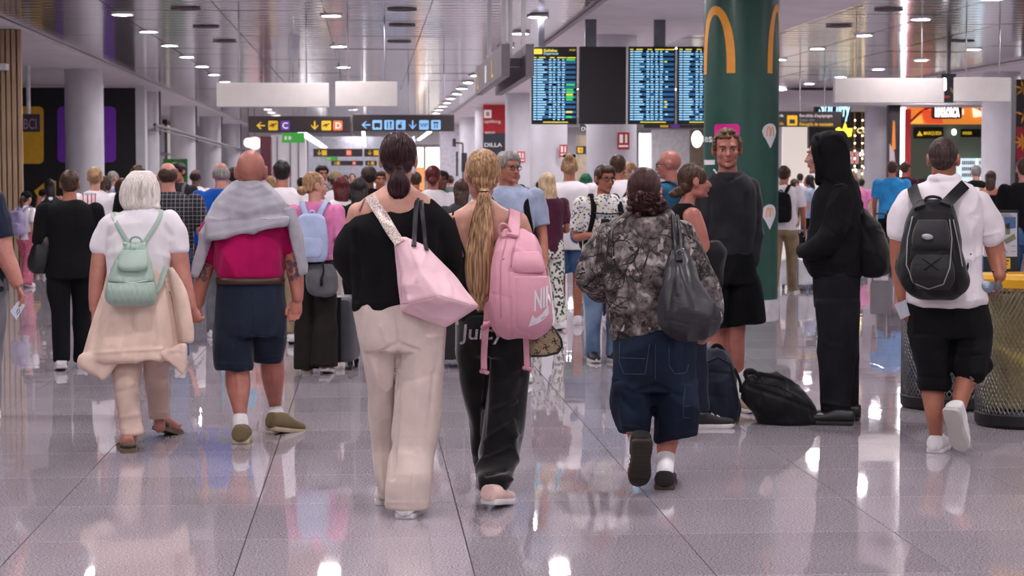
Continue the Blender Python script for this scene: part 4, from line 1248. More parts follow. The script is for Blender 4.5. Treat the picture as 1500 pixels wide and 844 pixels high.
def hand(g, wrist, d, n, thumb, size=1.0, curl=(.5, .55, .6, .65), spread=.0, tcurl=.4, tout=.6):
    """five fingers: d to the fingertips, n palm normal (fingers bend toward it), thumb = +1/-1 side; returns palm centre"""
    d = unit(d); n = unit(np.asarray(n) - d * (np.asarray(n) @ d)); sd = np.cross(d, n) * thumb
    w = np.asarray(wrist, float); k = size
    g.tube([(*(w - d * .03 * k), .026 * k), (*(w + d * .005 * k), .027 * k), (*(w + d * .035 * k), .036 * k), (*(w + d * .07 * k), .041 * k), (*(w + d * .092 * k), .036 * k)], n=14, flat=(1, .42), side=sd)
    g.ball(w + d * .035 * k + sd * .018 * k + n * .008 * k, .016 * k, .028 * k, .014 * k, np.stack([sd, d, n], 1))
    g.ball(w + d * .045 * k - sd * .022 * k + n * .006 * k, .014 * k, .032 * k, .013 * k, np.stack([sd, d, n], 1))
    for i, (ln, r_) in enumerate(((.074, .0085), (.082, .0088), (.076, .0083), (.060, .0074))):
        b = w + d * (.088 - .006 * abs(i - 1)) * k + sd * (.029 - .0195 * i) * k
        dd = unit(d + sd * spread * (1.5 - i))
        pts = [(*(b - dd * .02 * k), r_ * k), (*b, r_ * 1.05 * k)]
        a = 0; p_ = b
        for seg, fr in ((.45, 1.0), (.31, 1.15), (.24, .8)):
            a += curl[i] * fr
            v = dd * math.cos(a) + n * math.sin(a)
            p_ = p_ + v * ln * seg * k
            pts.append((*p_, r_ * (.98 if seg > .3 else .8) * k))
        g.tube(pts, n=9, smooth=3); g.ball(pts[-1][:3], pts[-1][3], pts[-1][3], pts[-1][3], n=8, m=6)
    b = w + d * .028 * k + sd * .024 * k + n * .006 * k
    v = unit(d * .75 + sd * tout + n * .25); p1 = b + v * .034 * k
    v2 = unit(d * .95 + sd * (tout - tcurl) + n * (.2 + tcurl)); p2 = p1 + v2 * .034 * k
    v3 = unit(d * .95 + sd * (tout - 1.6 * tcurl) + n * (.2 + tcurl * 1.3)); p3 = p2 + v3 * .026 * k
    g.tube([(*b, .013 * k), (*p1, .0115 * k), (*p2, .0100 * k), (*p3, .0082 * k)], n=9, smooth=3); g.ball(p3, .0082 * k, .0082 * k, .0082 * k, n=8, m=6)
    return w + d * .08 * k + n * .03 * k

def under(f, x, y, w, M, back=.06, z=0.0):
    h = f.p(x, y, w) - M[:, 1] * back; h[2] = z; return h
def shoe(f, heel, M, L, Wd, upper, sole, H=.075, name='shoe', sole_h=.026, collar=.9, tread=False, lace=None, parent=None, label=None):
    """M columns: right, heel-to-toe, up"""
    heel = np.asarray(heel, float)
    def q(x, y, z): return heel + M @ np.array((x, y, z))
    up = Geo(); rings = []
    prof = [(-.03, .5, .8), (-.015, .82, .95), (.03, .96, 1.0), (.16, .98, 1.0), (.34, .96, 1.05), (.5, .96, .86), (.64, 1.0, .7), (.78, .98, .62), (.9, .8, .55), (.97, .55, .45), (1.0, .22, .3)]
    for y, wf, hf in catmull(prof, 3):
        h = H * hf; w_ = Wd / 2 * wf
        rings.append([q(w_ * (math.copysign(abs(math.cos(a)) ** .75, math.cos(a))) * (.92 if math.sin(a) > .3 and y < .5 else 1), y * L, sole_h * .6 + h / 2 + h / 2 * math.copysign(abs(math.sin(a)) ** .8, math.sin(a))) for a in np.linspace(0, 2 * PI, 20, endpoint=False)])
    up.loft(rings)
    o = up.obj(name, upper, parent or f.root, smooth=True); tag(o, label=label)
    sg = Geo()
    ol = [(Wd / 2 * w_, y * L) for y, w_ in catmull([(a, b) for a, b in HOUT], 3)]
    ol = ol + [(-x, y) for x, y in ol[::-1]]
    def ring(kx, dz): return [q(x * kx, (y - L / 2) * (1 + (kx - 1) * .5) + L / 2, dz + (.010 * max(0, (y / L - .8) / .2) ** 2 if y > .8 * L else 0)) for x, y in ol]
    sg.loft([ring(.96, 0), ring(1.03, .005), ring(1.04, sole_h * .8), ring(1.0, sole_h)])
    so = sg.obj('sole', sole, o, smooth=True); so.data.set_sharp_from_angle(angle=.7)
    if tread:
        tg_ = Geo()
        for i in range(9):
            y = .06 + .098 * i
            w_ = np.interp(y, [a for a, b in HOUT], [b for a, b in HOUT]) * Wd / 2 * .82
            c = q(0, y * L, -.0015)
            tg_.obox(c, M[:, 0], M[:, 1], M[:, 2], w_, .007, .002)
        tg_.obj('tread', mat('tread_dark', '2a2624', rough=.8), o, kind='stuff')
    if lace is not None:
        for i in range(4):
            y = .42 + .07 * i
            hgt = np.interp(y, [p_[0] for p_ in prof], [p_[2] for p_ in prof]) * H + sole_h * .6
            lg = Geo(); lg.tube([(*q(x, y * L + .004 * (-1) ** i, hgt - abs(x) * .25 + .003), .0028) for x in (-.024, -.012, 0, .012, .024)], n=6)
            lg.obj('lace', lace, o, smooth=True)
    return o

def hairmat(name, c, c2, rough=.42):
    if name in MATS: return MATS[name]
    m, n, l, b = new_mat(name)
    tc = n.new('ShaderNodeTexCoord'); mp = n.new('ShaderNodeMapping'); mp.inputs['Scale'].default_value = (1, 1, .03)
    l.new(tc.outputs['Object'], mp.inputs['Vector'])
    nz = n.new('ShaderNodeTexNoise'); nz.inputs['Scale'].default_value = 130; nz.inputs['Detail'].default_value = 3
    l.new(mp.outputs[0], nz.inputs['Vector'])
    r = ramp(n, [(.36, hexc(c)), (.66, hexc(c2))]); l.new(nz.outputs['Fac'], r.inputs[0]); l.new(r.outputs[0], b.inputs['Base Color'])
    bp = n.new('ShaderNodeBump'); bp.inputs['Strength'].default_value = .5; bp.inputs['Distance'].default_value = .004
    l.new(nz.outputs['Fac'], bp.inputs['Height']); l.new(bp.outputs[0], b.inputs['Normal'])
    b.inputs['Roughness'].default_value = rough; b.inputs['Specular IOR Level'].default_value = .28
    MATS[name] = m
    return m
def strand_bundle(g, path, n, r, seed=0, inner=.86, k=3, wob=.12, fr=(0, 1), squash=None):
    """n hair strands along a bundle; path rows (point, ax, ay) with ax, ay half-size vectors"""
    rr = np.random.RandomState(seed)
    A = np.array([np.concatenate([a, b, c]) for a, b, c in path])
    A = catmull(A, k)
    m = len(A)
    for i in range(n):
        th = rr.uniform(0, 2 * PI); q = rr.uniform(inner, 1.03)
        t0 = rr.uniform(0, .12) * m if fr[0] == 0 else 0
        i0 = int(t0); i1 = m - int(rr.uniform(0, .16) * m)
        tt = th + np.cumsum(rr.normal(0, wob / math.sqrt(m), m)) + rr.uniform(-.3, .3) * np.linspace(0, 1, m)
        pts = A[:, :3] + (np.cos(tt) * q)[:, None] * A[:, 3:6] + (np.sin(tt) * q)[:, None] * A[:, 6:9]
        rad = r * rr.uniform(.7, 1.3) * np.concatenate([np.linspace(.7, 1, max(1, m // 5)), np.ones(m - max(1, m // 5) - max(1, m // 5)), np.linspace(1, .35, max(1, m // 5))])[:m]
        g.tube(np.column_stack([pts[i0:i1], rad[i0:i1]]), n=3, smooth=1)
    return g
def scalp_strands(g, c, M, k, tie, n, r, seed=0, cap=(.083, .101, .096), off=(0, -.016, .03), zmin=-.6, ymax=.55):
    """strands combed over the skull to a gathering point (head axes)"""
    rr = np.random.RandomState(seed)
    tie = np.array(tie, float)
    rad = np.array(cap)
    td = unit((tie - np.array(off)) / rad)
    cnt = 0
    while cnt < n:
        v = unit(rr.normal(size=3))
        if v[1] > ymax or v[2] < zmin or v @ td > .9: continue
        if v[1] > .2 and v[2] < .25: continue
        cnt += 1
        om = math.acos(np.clip(v @ td, -1, 1)); pts = []
        for t in np.linspace(0, 1, 9):
            d_ = (math.sin((1 - t) * om) * v + math.sin(t * om) * td) / math.sin(om)
            p_ = np.array(off) + d_ * rad * (1.015 + .02 * rr.uniform(-.4, 1))
            if t > .86: p_ = p_ * .5 + tie * .5
            pts.append(np.append(c + M @ (p_ * k), r * (.75 + .5 * rr.rand())))
        g.tube(pts, n=3, smooth=1)
    return g
# ================================================================ PEOPLE IN FRONT
SK1 = skin('skin_fair_pink', 'c98d7d'); SK2 = skin('skin_ruddy', 'b97a6b'); SK3 = skin('skin_pale', 'd3a08c'); SK4 = skin('skin_tan', 'b5775f'); SK5 = skin('skin_rosy', 'c07f70')
WSOLE = mat('sole_white', 'd6d2d2', rough=.6); WSHOE = cloth('shoe_white_leather', 'dcd9da', rough=.5, bump=.05); WSOCK = cloth('sock_white', 'dedcdd')
STRAPK = cloth('strap_black', '1b1b1d')
def arm(f, g, pts): f.T(g, pts)
def bare_foot(f, g, heel, M, L, k=1.0):
    heel = np.asarray(heel, float)
    q = lambda x, y, z: heel + M @ np.array((x, y, z))
    g.tube([(*q(0, .015, .035), .031 * k), (*q(0, .06, .045), .034 * k), (*q(0, L * .5, .036), .033 * k), (*q(0, L * .74, .022), .036 * k)], n=14)
    for i, x in enumerate((-.03, -.014, .0, .014, .03)):
        g.tube([(*q(x * k, L * .74, .018), .012 * k), (*q(x * 1.1 * k, L * (.98 - .05 * abs(i - 1.5)), .014), .009 * k)], n=8, smooth=1)

# ---------------------------------------------------------------- white-haired woman
f = Fig(11.12, 207, 'person with chin-length white hair, white T-shirt and beige jumper tied round the waist, walking away')
P1 = f
wl_, wr_ = f.gw(190, 662), f.gw(240, 643)
g = Geo()
c, k = head_center(f, 207, 259, 315); M = f.axes(4, -8)
add_head(g, c, M, k)
f.T(g, [(207, 316, 0, 17), (207, 298, 2, 14), (207, 280, 3, 14)])
f.L(g, [(185, 230, 306, 18), (168, 246, 322, 24), (165, 245, 360, 27), (166, 243, 410, 28), (160, 248, 450, 31), (160, 250, 490, 32), (175, 235, 512, 25)])
f.T(g, [(166, 326, 0, 15), (152, 352, 4, 14), (144, 396, 4, 12.5), (140, 430, 4, 10.5), (138, 452, 4, 7.5)])
f.T(g, [(247, 324, 0, 15), (258, 352, 4, 15), (266, 400, 5, 13.5), (274, 428, 2, 11), (281, 449, 0, 8)])
hand(g, f.p(138, 453, 4), (-.02, 0, -1), f.R, 1, .92)
hand(g, f.p(281.5, 450, 0), unit(-f.U + f.R * .35), unit(f.R * .4 + f.F * .5 - f.U * .1), -1, .95, curl=(1.1, 1.15, 1.2, 1.2), tcurl=.7)
TL1 = [(160, 215, 495, 30), (163, 209, 522, 25, -5), (168, 204, 560, 22, -20), (172, 204, 590, 20, -28), (176, 208, 620, 18, -36), (178, 209, 636, 17, wl_ + 14)]
TR1 = [(195, 250, 495, 30), (207, 247, 522, 25, 8), (212, 246, 555, 22, 36), (217, 246, 585, 19, 66), (220, 246, 612, 17, wr_ + 12)]
f.L(g, shr(TL1, .72)); f.L(g, shr(TR1, .72))
f.T(g, [(193, 634, wl_ + 22, 8), (191, 652, wl_ + 20, 9)]); f.T(g, [(233, 604, wr_ + 20, 8), (234, 626, wr_ + 14, 9)])
Ml = f.axes(-6); Mr = f.axes(34, -16)
hl = f.gp(189, 664); hr = f.gp(231, 641) + np.array((0, 0, .045))
bare_foot(f, g, hl + np.array((0, 0, .022)), Ml, .235); bare_foot(f, g, hr + Mr[:, 2] * .02, Mr, .235)
f.part('body', g, SK1, .0065, 3, [headsculpt(c, M, k)])
TSW = cloth('tshirt_white', 'e4dfe4', var=.03)
g = Geo()
f.L(g, [(195, 220, 299, 15), (182, 234, 307, 22), (164, 250, 321, 28), (156, 254, 340, 32), (157, 250, 370, 33), (157, 247, 400, 34), (157, 245, 420, 34)])
f.T(g, [(165, 328, 0, 17), (154, 347, 3, 17.5), (148, 360, 4, 16)], k=3); f.T(g, [(248, 325, 0, 17), (257, 345, 3, 18), (261, 360, 4, 16.5)], k=3)
o, t1 = f.part('tshirt', g, TSW, .008, 3, [folds(.012, (9, 9, 7), 3), strokes([((160, 372), (180, 366), 5, .006), ((250, 378), (232, 372), 5, .006), ((160, 345), (172, 335), 5, -.008), ((250, 345), (240, 333), 5, -.008)])], bvh=True)
BEI = cloth('jumper_beige', 'dcc2b3', var=.05)
g = Geo()
f.L(g, [(158, 243, 391, 36), (153, 250, 420, 40), (145, 259, 455, 44), (135, 266, 490, 47), (127, 270, 518, 49), (124, 270, 524, 49)])
f.poly(g, [(119, 524), (172, 519), (168, 530), (151, 555), (136, 545), (118, 531)], -44, -34)
f.poly(g, [(236, 516), (271, 505), (272, 535), (269, 551), (258, 540), (242, 526)], -40, -30)
f.T(g, [(246, 395, -10, 9), (262, 430, -18, 11), (270, 470, -22, 12), (273, 500, -22, 10)], flat=(1, .6))
f.part('waist_jumper', g, BEI, .008, 3, [folds(.03, (9, 9, 1.3), 8, rows=[(390, .3), (440, .8), (540, 1.3)]), strokes([((120, 519), (170, 515), (236, 511), (268, 515), 2.2, .006), ((160, 400), (148, 470), (136, 515), 5, -.012), ((190, 455), (184, 515), 6, -.008), ((243, 400), (256, 470), (262, 515), 5, -.012), ((222, 460), (228, 515), 6, -.008)])])
TRB = cloth('trousers_beige', 'c5aca0', var=.05)
g = Geo()
f.L(g, TL1, seg=24); f.L(g, TR1, seg=24)
f.part('trousers', g, TRB, .008, 3, [folds(.02, (10, 10, 4), 5), strokes([((172, 575), (200, 568), 4, -.006), ((178, 612), (206, 606), 4, .006), ((178, 628), (208, 633), 2, .005), ((216, 560), (244, 556), 4, -.006), ((222, 606), (246, 604), 2.5, .005)])])
SAN = mat('sandal_taupe', '6d5a4e', rough=.7)
for h, Mx in ((hl, Ml), (hr, Mr)):
    q = lambda x, y, z: np.asarray(h) + Mx @ np.array((x, y, z))
    so = Geo(); ol = [(.047 * w_, y * .255 - .008) for y, w_ in HOUT]; ol = ol + [(-x, y) for x, y in ol[::-1]]
    so.loft([[q(x, y, z) for x, y in ol] for z in (0, .022)])
    s_ = so.obj('sandal', SAN, f.root)
    for y, z, r_ in ((.06, .055, .040), (.17, .03, .043), (.205, .026, .042)):
        st = Geo(); st.tube([(*q(r_ * math.cos(a), y, .014 + z * math.sin(a)), .009) for a in np.linspace(0, PI, 9)], n=6, flat=(.5, 1.2)); st.obj('sandal_strap', SAN, s_, smooth=True)
    st = Geo(); st.tube([(*q(.037 * math.cos(a), .045 - .062 * math.sin(a), .048), .010) for a in np.linspace(0, PI, 9)], n=6, flat=(1.2, .5), side=(0, 0, 1)); st.obj('heel_strap', SAN, s_, smooth=True)
    for dx in (-.012, .006, .018):
        b_ = Geo(); b_.ball(q(dx, .19 + dx * .4, .062), .013, .016, .010); b_.obj('bow', mat('sandal_bow', 'a08a7c', rough=.6), s_, smooth=True)
HW = hairmat('hair_white', 'cabfb8', 'ece5df', .5)
g = Geo()
f.L(g, [(194, 222, 251, 16, 2), (184, 229, 262, 26, 2), (178, 233, 278, 29, 2), (176, 234, 292, 28, 0), (179, 231, 302, 23, -3), (190, 222, 308, 14, -8)])
f.B(g, 229, 303, -6, 6, 10, 5)
f.part('hair', g, HW, .007, 3, [folds(.008, (26, 26, 5), 4), strokes([((206, 254), (190, 275), (184, 300), 2, -.004), ((207, 254), (200, 280), (196, 305), 2, -.004), ((210, 254), (222, 275), (228, 300), 2, -.004), ((209, 254), (212, 285), (214, 305), 2, -.004)])])
g = Geo()
pth = [(f.p(207, 256, 0), f.R * .045, f.F * .05), (f.p(206, 266, 0), f.R * .092, f.F * .098), (f.p(205, 282, 0), f.R * .108, f.F * .11), (f.p(205, 296, 0), f.R * .106, f.F * .10), (f.p(206, 308, -3), f.R * .085, f.F * .075)]
strand_bundle(g, pth, 220, .0034, 5, inner=.985, wob=.06)
f.solid('hair_strands', g, HW, kind='stuff')
# mint backpack
b = Fig(f.d, 192, 'small mint green faux-leather backpack worn by the white-haired person', 'backpack', 'backpack', z=.98)
MINT = mat('mint_leather', '9fb5a8', rough=.42, var=.05, bump=.12, bscale=90)
MINTD = mat('mint_piping', '86a094', rough=.45)
g = Geo(); b.L(g, [(181, 214, 362, 9, -48), (172, 219, 376, 15, -51), (163, 224, 396, 19, -54), (157, 227, 416, 21, -56), (154, 229, 432, 21, -56), (158, 228, 443, 17, -54), (168, 220, 448, 10, -52)], n=2.8)
o, tb = b.part('bag_body', g, MINT, .006, 3, [strokes([((158, 412), (185, 416), (226, 412), 1.6, -.006), ((176, 398), (168, 415), 3, -.003), ((214, 396), (222, 414), 3, -.003), ((172, 380), (180, 412), 1.2, -.004), ((216, 380), (210, 412), 1.2, -.004)]), folds(.006, (16, 16, 12), 2)], bvh=True)
g = Geo(); b.L(g, [(180, 214, 366, 6, -66), (174, 217, 378, 8, -70), (172, 216, 390, 7, -75), (178, 211, 397, 5, -75)], n=2.6, k=3)
b.part('flap', g, MINT, .005, 2)
g = Geo(); b.L(g, [(158, 226, 414, 9, -70), (156, 228, 426, 13, -70), (158, 227, 438, 11, -70), (166, 221, 445, 7, -68)], n=3)
b.part('front_pocket', g, MINT, .005, 2, [strokes([((160 + 9 * i, 416), (168 + 9 * i, 442), .8, -.004) for i in range(8)] + [((168 + 9 * i, 416), (160 + 9 * i, 442), .8, -.004) for i in range(8)])])
g = Geo(); b.L(g, [(180, 214, 356, 9, -52), (183, 212, 361, 10, -54), (180, 214, 367, 10, -54)], n=2.2, k=3)
b.part('drawstring_top', g, MINT, .005, 2, [folds(.01, (60, 60, 2), 2)])
b.line('zip', tb, [(159, 411), (190, 414), (226, 410)], .0035, mat('zip_silver', 'b9c2be', rough=.3, metal=.7), off=.004)
g = Geo(); b.T(g, [(190, 359, -54, 1.6), (192, 350, -56, 1.6), (199, 347, -56, 1.6), (206, 350, -56, 1.6), (208, 359, -54, 1.6)], k=4); b.solid('top_handle', g, MINTD)
g = Geo(); b.T(g, [(162, 416, -76, 1), (161, 424, -78, 1), (162, 433, -78, 1.6)], k=3); b.solid('zip_tag', g, MINTD)
b.ribbon('shoulder_strap', [t1, tb], [(165, 308), (166, 318), (178, 340), (190, 360)], .026, MINT, off=.006, thick=.006)
b.ribbon('shoulder_strap', [t1, tb], [(236, 309), (235, 319), (222, 340), (208, 360)], .026, MINT, off=.006, thick=.006)
g = Geo(); b.T(g, [(227, 432, -46, 4), (236, 412, -40, 4), (243, 390, -32, 4)], flat=(1, .3), side=(1, 0, .4)); b.solid('side_strap', g, MINT)

# ---------------------------------------------------------------- bald man in magenta polo
f = Fig(11.5, 367, 'person with bald head, grey jumper over shoulders, magenta polo and navy shorts, walking away')
P2 = f
wl_, wr_ = f.gw(350, 653), f.gw(410, 637)
g = Geo()
c, k = head_center(f, 367.5, 221, 283, 2); M = f.axes(0, -6)
add_head(g, c, M, k * 1.02)
f.T(g, [(367, 296, 0, 20), (367, 276, 4, 18.5), (367, 258, 4, 18)])
f.B(g, 367, 258, -12, 13, 9, 10)
f.L(g, [(340, 394, 288, 22), (322, 412, 306, 28), (320, 414, 350, 30), (322, 412, 400, 31), (322, 412, 440, 32), (335, 400, 480, 30)])
f.T(g, [(324, 312, 4, 17), (308, 350, 6, 16), (302, 382, 6, 14.5), (294, 420, 3, 11), (290.5, 444, 0, 8.5)])
f.T(g, [(412, 312, 4, 17), (424, 350, 6, 16), (430, 384, 6, 14), (434.5, 415, 2, 11), (436, 437, -1, 8.5)])
hand(g, f.p(290, 446, 0), unit(-f.U - f.R * .12), unit(-f.R * .7 - f.F * .6), 1, 1.0, curl=(.7, .75, .8, .8), tcurl=.5)
hand(g, f.p(436, 438, -1), unit(-f.U - f.R * .18), unit(-f.F - f.R * .3), 1, 1.02, curl=(.75, .6, .55, .5), tcurl=.55, tout=.55)
SL2 = [(314, 370, 480, 34, -4), (313, 371, 510, 31, -12), (317, 371, 540, 29, -18)]; SR2 = [(366, 419, 480, 34, 5), (370, 417, 505, 31, 14), (373, 415, 529, 28, 22)]
f.L(g, shr(SL2, .7)); f.L(g, shr(SR2, .7))
f.T(g, [(348, 500, -8, 19), (348, 535, -18, 17.5), (349, 566, -28, 18), (352, 606, -55, 9.5), (353, 640, wl_ + 28, 9)])
f.T(g, [(395, 495, 10, 18), (398, 522, 20, 17.5), (400, 553, 32, 17), (403, 596, 60, 9), (405, 622, wr_ + 14, 8.5)])
f.part('body', g, SK2, .0065, 3, [headsculpt(c, M, k), strokes([((349, 545), (351, 575), 5, .006), ((400, 535), (402, 562), 5, .006), ((358, 268), (376, 268), 1.5, -.004), ((357, 274), (378, 274), 1.5, -.003)])])
MAG = cloth('polo_magenta', 'a00a50', var=.06)
g = Geo()
f.L(g, [(340, 394, 288, 24), (318, 416, 306, 32), (312, 421, 325, 35), (313, 419, 350, 37), (314, 418, 380, 38), (317, 416, 399, 37), (319, 414, 406, 36)])
f.T(g, [(323, 318, 4, 19), (311, 345, 6, 19), (306, 372, 6, 18)], k=3); f.T(g, [(412, 318, 4, 19), (421, 345, 6, 19), (425, 364, 6, 17)], k=3)
f.part('polo_shirt', g, MAG, .008, 3, [folds(.02, (8, 8, 5), 6), strokes([((325, 350), (318, 395), 4, -.009), ((412, 350), (416, 395), 4, -.009), ((340, 400), (330, 375), 5, .006), ((395, 400), (402, 372), 5, .006), ((366, 345), (362, 400), 4, -.005), ((350, 402), (346, 380), 3, -.005)])])
NAVY = cloth('shorts_navy', '1c2433', var=.08)
g = Geo()
f.L(g, [(319, 415, 410, 37), (316, 417, 440, 41), (314, 419, 470, 43), (314, 419, 490, 42)])
f.L(g, SL2); f.L(g, SR2)
o, ts = f.part('shorts', g, NAVY, .008, 3, [folds(.018, (10, 10, 5), 9), strokes([((368, 430), (369, 490), 2, -.006), ((368, 492), (345, 505), 3, -.008), ((370, 490), (395, 500), 3, -.008), ((330, 450), (326, 530), 4, -.004), ((318, 533), (370, 535), 1.5, .004), ((374, 523), (414, 522), 1.5, .004), ((329, 432), (352, 434), 1, -.004), ((384, 434), (408, 432), 1, -.004)])], bvh=True)
LEA = mat('belt_brown', '40221a', rough=.5)
g = Geo(); f.L(g, [(316, 417.5, 406, 40.5), (316, 417.5, 415, 41.5)], k=1); f.solid('belt', g, LEA)
JUM = cloth('jumper_grey', 'a5a3ac', var=.07, bscale=160)
g = Geo()
f.L(g, [(346, 388, 265, 25, 0), (334, 400, 275, 31), (318, 414, 292, 38), (307, 422, 310, 42), (303, 424, 322, 43), (304, 422, 329, 43)])
f.poly(g, [(303, 320), (422, 318), (420, 329), (398, 336), (364, 342), (330, 348), (304, 352)], -44, -26)
f.poly(g, [(302, 320), (318, 320), (318, 350), (303, 352)], -40, 20)
f.T(g, [(310, 322, -14, 9), (300, 352, -16, 9), (291, 383, -16, 8.5), (285, 405, -14, 5)], flat=(1, .45), side=(1, 0, 0))
f.T(g, [(422, 306, -16, 8), (433, 340, -18, 8.5), (440, 372, -18, 8), (445, 402, -16, 6)], flat=(1, .45), side=(1, 0, 0))
f.part('shoulder_jumper', g, JUM, .008, 3, [folds(.02, (8, 8, 6), 12), strokes([((350, 270), (367, 276), (386, 270), 2.5, .008), ((338, 285), (367, 292), (398, 284), 4, -.008), ((322, 302), (360, 312), (410, 298), 5, .008), ((310, 325), (360, 322), (415, 312), 4, -.008), ((306, 346), (364, 337), (419, 324), 2.5, .006)])])
SUE = mat('shoe_olive_suede', '6f6044', rough=.9, var=.1); SOC = mat('sole_tan', 'b3a48a', rough=.8)
Ml = f.axes(4); Mr = f.axes(44, -10)
hl = under(f, 353, 630, wl_ + 26, Ml, .055); hr = under(f, 404.5, 618, wr_ + 10, Mr, .055, .025)
shoe(f, hl, Ml, .285, .105, SUE, SOC, .095, lace=SUE); shoe(f, hr, Mr, .285, .105, SUE, SOC, .095, lace=SUE)
for pts in ([(352, 614, -58, 11.5), (353, 640, wl_ + 26, 12)], [(403.5, 602, 59, 11.5), (405, 622, wr_ + 14, 12)]):
    g = Geo(); f.T(g, pts); f.part('sock', g, WSOCK, .005, 1)
INK = mat('tattoo_ink', '5c4245', rough=.6, var=.2, nscale=40)
_bt = bvh_of(fuse(Geo().tube([(*f.p(x, y, w), r * f.s * 1.02) for x, y, w, r in ((424, 350, 6, 16), (430, 384, 6, 14), (434.5, 415, 2, 11), (436, 437, -1, 8.5))], n=14), .008, 1))
_b2 = bvh_of(fuse(Geo().tube([(*f.p(x, y, w), r * f.s * 1.02) for x, y, w, r in ((308, 350, 6, 16), (302, 382, 6, 14.5), (294, 420, 3, 11), (290.5, 444, 0, 8.5))], n=14), .008, 1))
rt = random.Random(5)
pl = [[(x + 5.5 * rt.uniform(.4, 1) * math.cos(a), y + 7 * rt.uniform(.4, 1) * math.sin(a)) for a in np.linspace(0, 2 * PI, 9)[:-1]] for x, y in ((424, 384), (431, 388), (437, 395), (427, 396), (434, 404), (428, 407), (438, 386))]
f.decal('tattoo', _bt, pl, INK, off=.002)
pl = [[(x + 5 * rt.uniform(.4, 1) * math.cos(a), y + 7 * rt.uniform(.4, 1) * math.sin(a)) for a in np.linspace(0, 2 * PI, 9)[:-1]] for x, y in ((296, 392), (304, 388), (300, 398), (293, 402), (299, 408))]
f.decal('tattoo', _b2, pl, INK, off=.002)

# ---------------------------------------------------------------- dark-haired woman with the pink tote
f = Fig(8.95, 584, 'person with dark low ponytail, black off-shoulder jumper and wide cream trousers, walking away')
P3 = f
wf_, wb_ = f.gw(590, 760), f.gw(561, 741)
g = Geo()
c, k = head_center(f, 583.5, 197, 271); M = f.axes(3, -4)
add_head(g, c, M, k)
f.T(g, [(583, 292, 2, 20), (583, 272, 4, 17), (584, 252, 4, 17)])
f.L(g, [(566, 602, 270, 18), (553, 613, 279, 24), (534, 632, 290, 31), (522, 644, 304, 35), (518, 646, 325, 36), (522, 646, 380, 34), (528, 640, 430, 34), (526, 644, 465, 38), (535, 640, 500, 36)])
ARL = [(525, 312, 0, 16), (516, 350, 4, 15), (515, 392, 12, 14), (528, 410, 32, 12), (550, 402, 62, 9)]
ARR = [(628, 314, 0, 14), (646, 345, 2, 14), (653, 375, 8, 14), (648, 395, 32, 12), (625, 392, 66, 9)]
f.T(g, ARL); f.T(g, ARR)
hand(g, f.p(552, 401, 64), unit(f.R * .6 + f.F * .5 + f.U * .3), -f.U * .3 + f.R * .2 + f.F, 1, .9); hand(g, f.p(623, 391, 68), unit(-f.R * .5 + f.F * .5 + f.U * .3), f.F, -1, .9)
TL3 = [(524, 588, 490, 40), (529, 585, 520, 33, 8), (537, 582, 565, 29, 24), (542, 580, 610, 27, 45), (547, 577, 660, 25, 66), (553, 572, 705, 23, wb_ - 8), (556, 570, 732, 22, wb_ - 8)]
TR3 = [(576, 653, 490, 42), (580, 652, 515, 38), (582, 651, 550, 35, -3), (579, 647, 595, 34, -8), (575, 640, 640, 33, -14), (570, 634, 690, 33, wf_ + 22), (565, 629, 742, 34, wf_ + 24)]
f.L(g, shr(TL3, .66)); f.L(g, shr([(a, b_, y, t, w) for a, b_, y, t, w in [tuple(r) + (0,) * (5 - len(r)) for r in TR3]], .6))
_, _bd = f.part('body', g, SK3, .007, 3, [headsculpt(c, M, k)], bvh=True)
BLK = cloth('knit_black', '0f0e11', bump=.5, bscale=340, var=.12, sheen=.0)
g = Geo()
f.L(g, [(522, 606, 301, 30, 0, -34), (514, 646, 318, 38, 0, -18), (510, 652, 338, 41), (513, 652, 370, 41), (515, 648, 405, 42), (516, 646, 435, 43), (519, 643, 450, 40, 0, -6)])
f.T(g, [(524, 338, 0, 17), (514, 362, 4, 20), (513, 390, 12, 21), (528, 412, 32, 18), (545, 405, 56, 13)])
f.T(g, [(624, 307, 0, 19), (646, 338, 2, 20), (655, 372, 8, 20), (650, 394, 30, 17), (630, 392, 60, 13)])
o, t3 = f.part('jumper', g, BLK, .008, 3, [folds(.028, (7, 7, 5), 21), strokes([((520, 340), (528, 400), (522, 440), 4, -.008), ((560, 300), (570, 350), (552, 420), 7, -.006), ((630, 330), (615, 400), 6, -.007), ((645, 340), (640, 390), 3, -.010), ((518, 446), (580, 442), (640, 440), 2.5, .005), ((530, 395), (550, 430), 4, .006)])], bvh=True)
CRM = cloth('trousers_cream', 'cfbeb6', var=.04)
g = Geo()
f.L(g, [(519, 645, 438, 40), (519, 649, 455, 44), (522, 653, 478, 46), (525, 653, 500, 45), (529, 652, 512, 42)])
f.L(g, TL3); f.L(g, TR3)
f.part('trousers', g, CRM, .0065, 2, [folds(.02, (9, 9, 2.2), 31), strokes([((583, 455), (583, 500), 2.2, -.008), ((583, 503), (560, 515), 3, -.009), ((586, 504), (612, 514), 3, -.009), ((583, 520), (580, 610), (574, 700), 3.5, -.02), ((610, 520), (608, 600), (600, 735), 5, .006), ((640, 520), (626, 640), 4, -.006), ((550, 530), (556, 620), (560, 720), 4, .005), ((560, 480), (566, 500), 4, .006), ((566, 736), (628, 737), 1.4, .003), ((586, 560), (640, 548), 6, -.006)])])
shoe(f, f.gp(592, 761), f.axes(14), .26, .095, WSHOE, WSOLE, .075, lace=WSOCK)
shoe(f, f.gp(563, 741), f.axes(2), .26, .095, WSHOE, WSOLE, .075)
HD = hairmat('hair_dark_brown', '190b0f', '43222a', .38)
HOFF = (0, -.016, .03)
g = Geo()
q = lambda x, y, z: c + M @ (np.array((x, y, z)) * k)
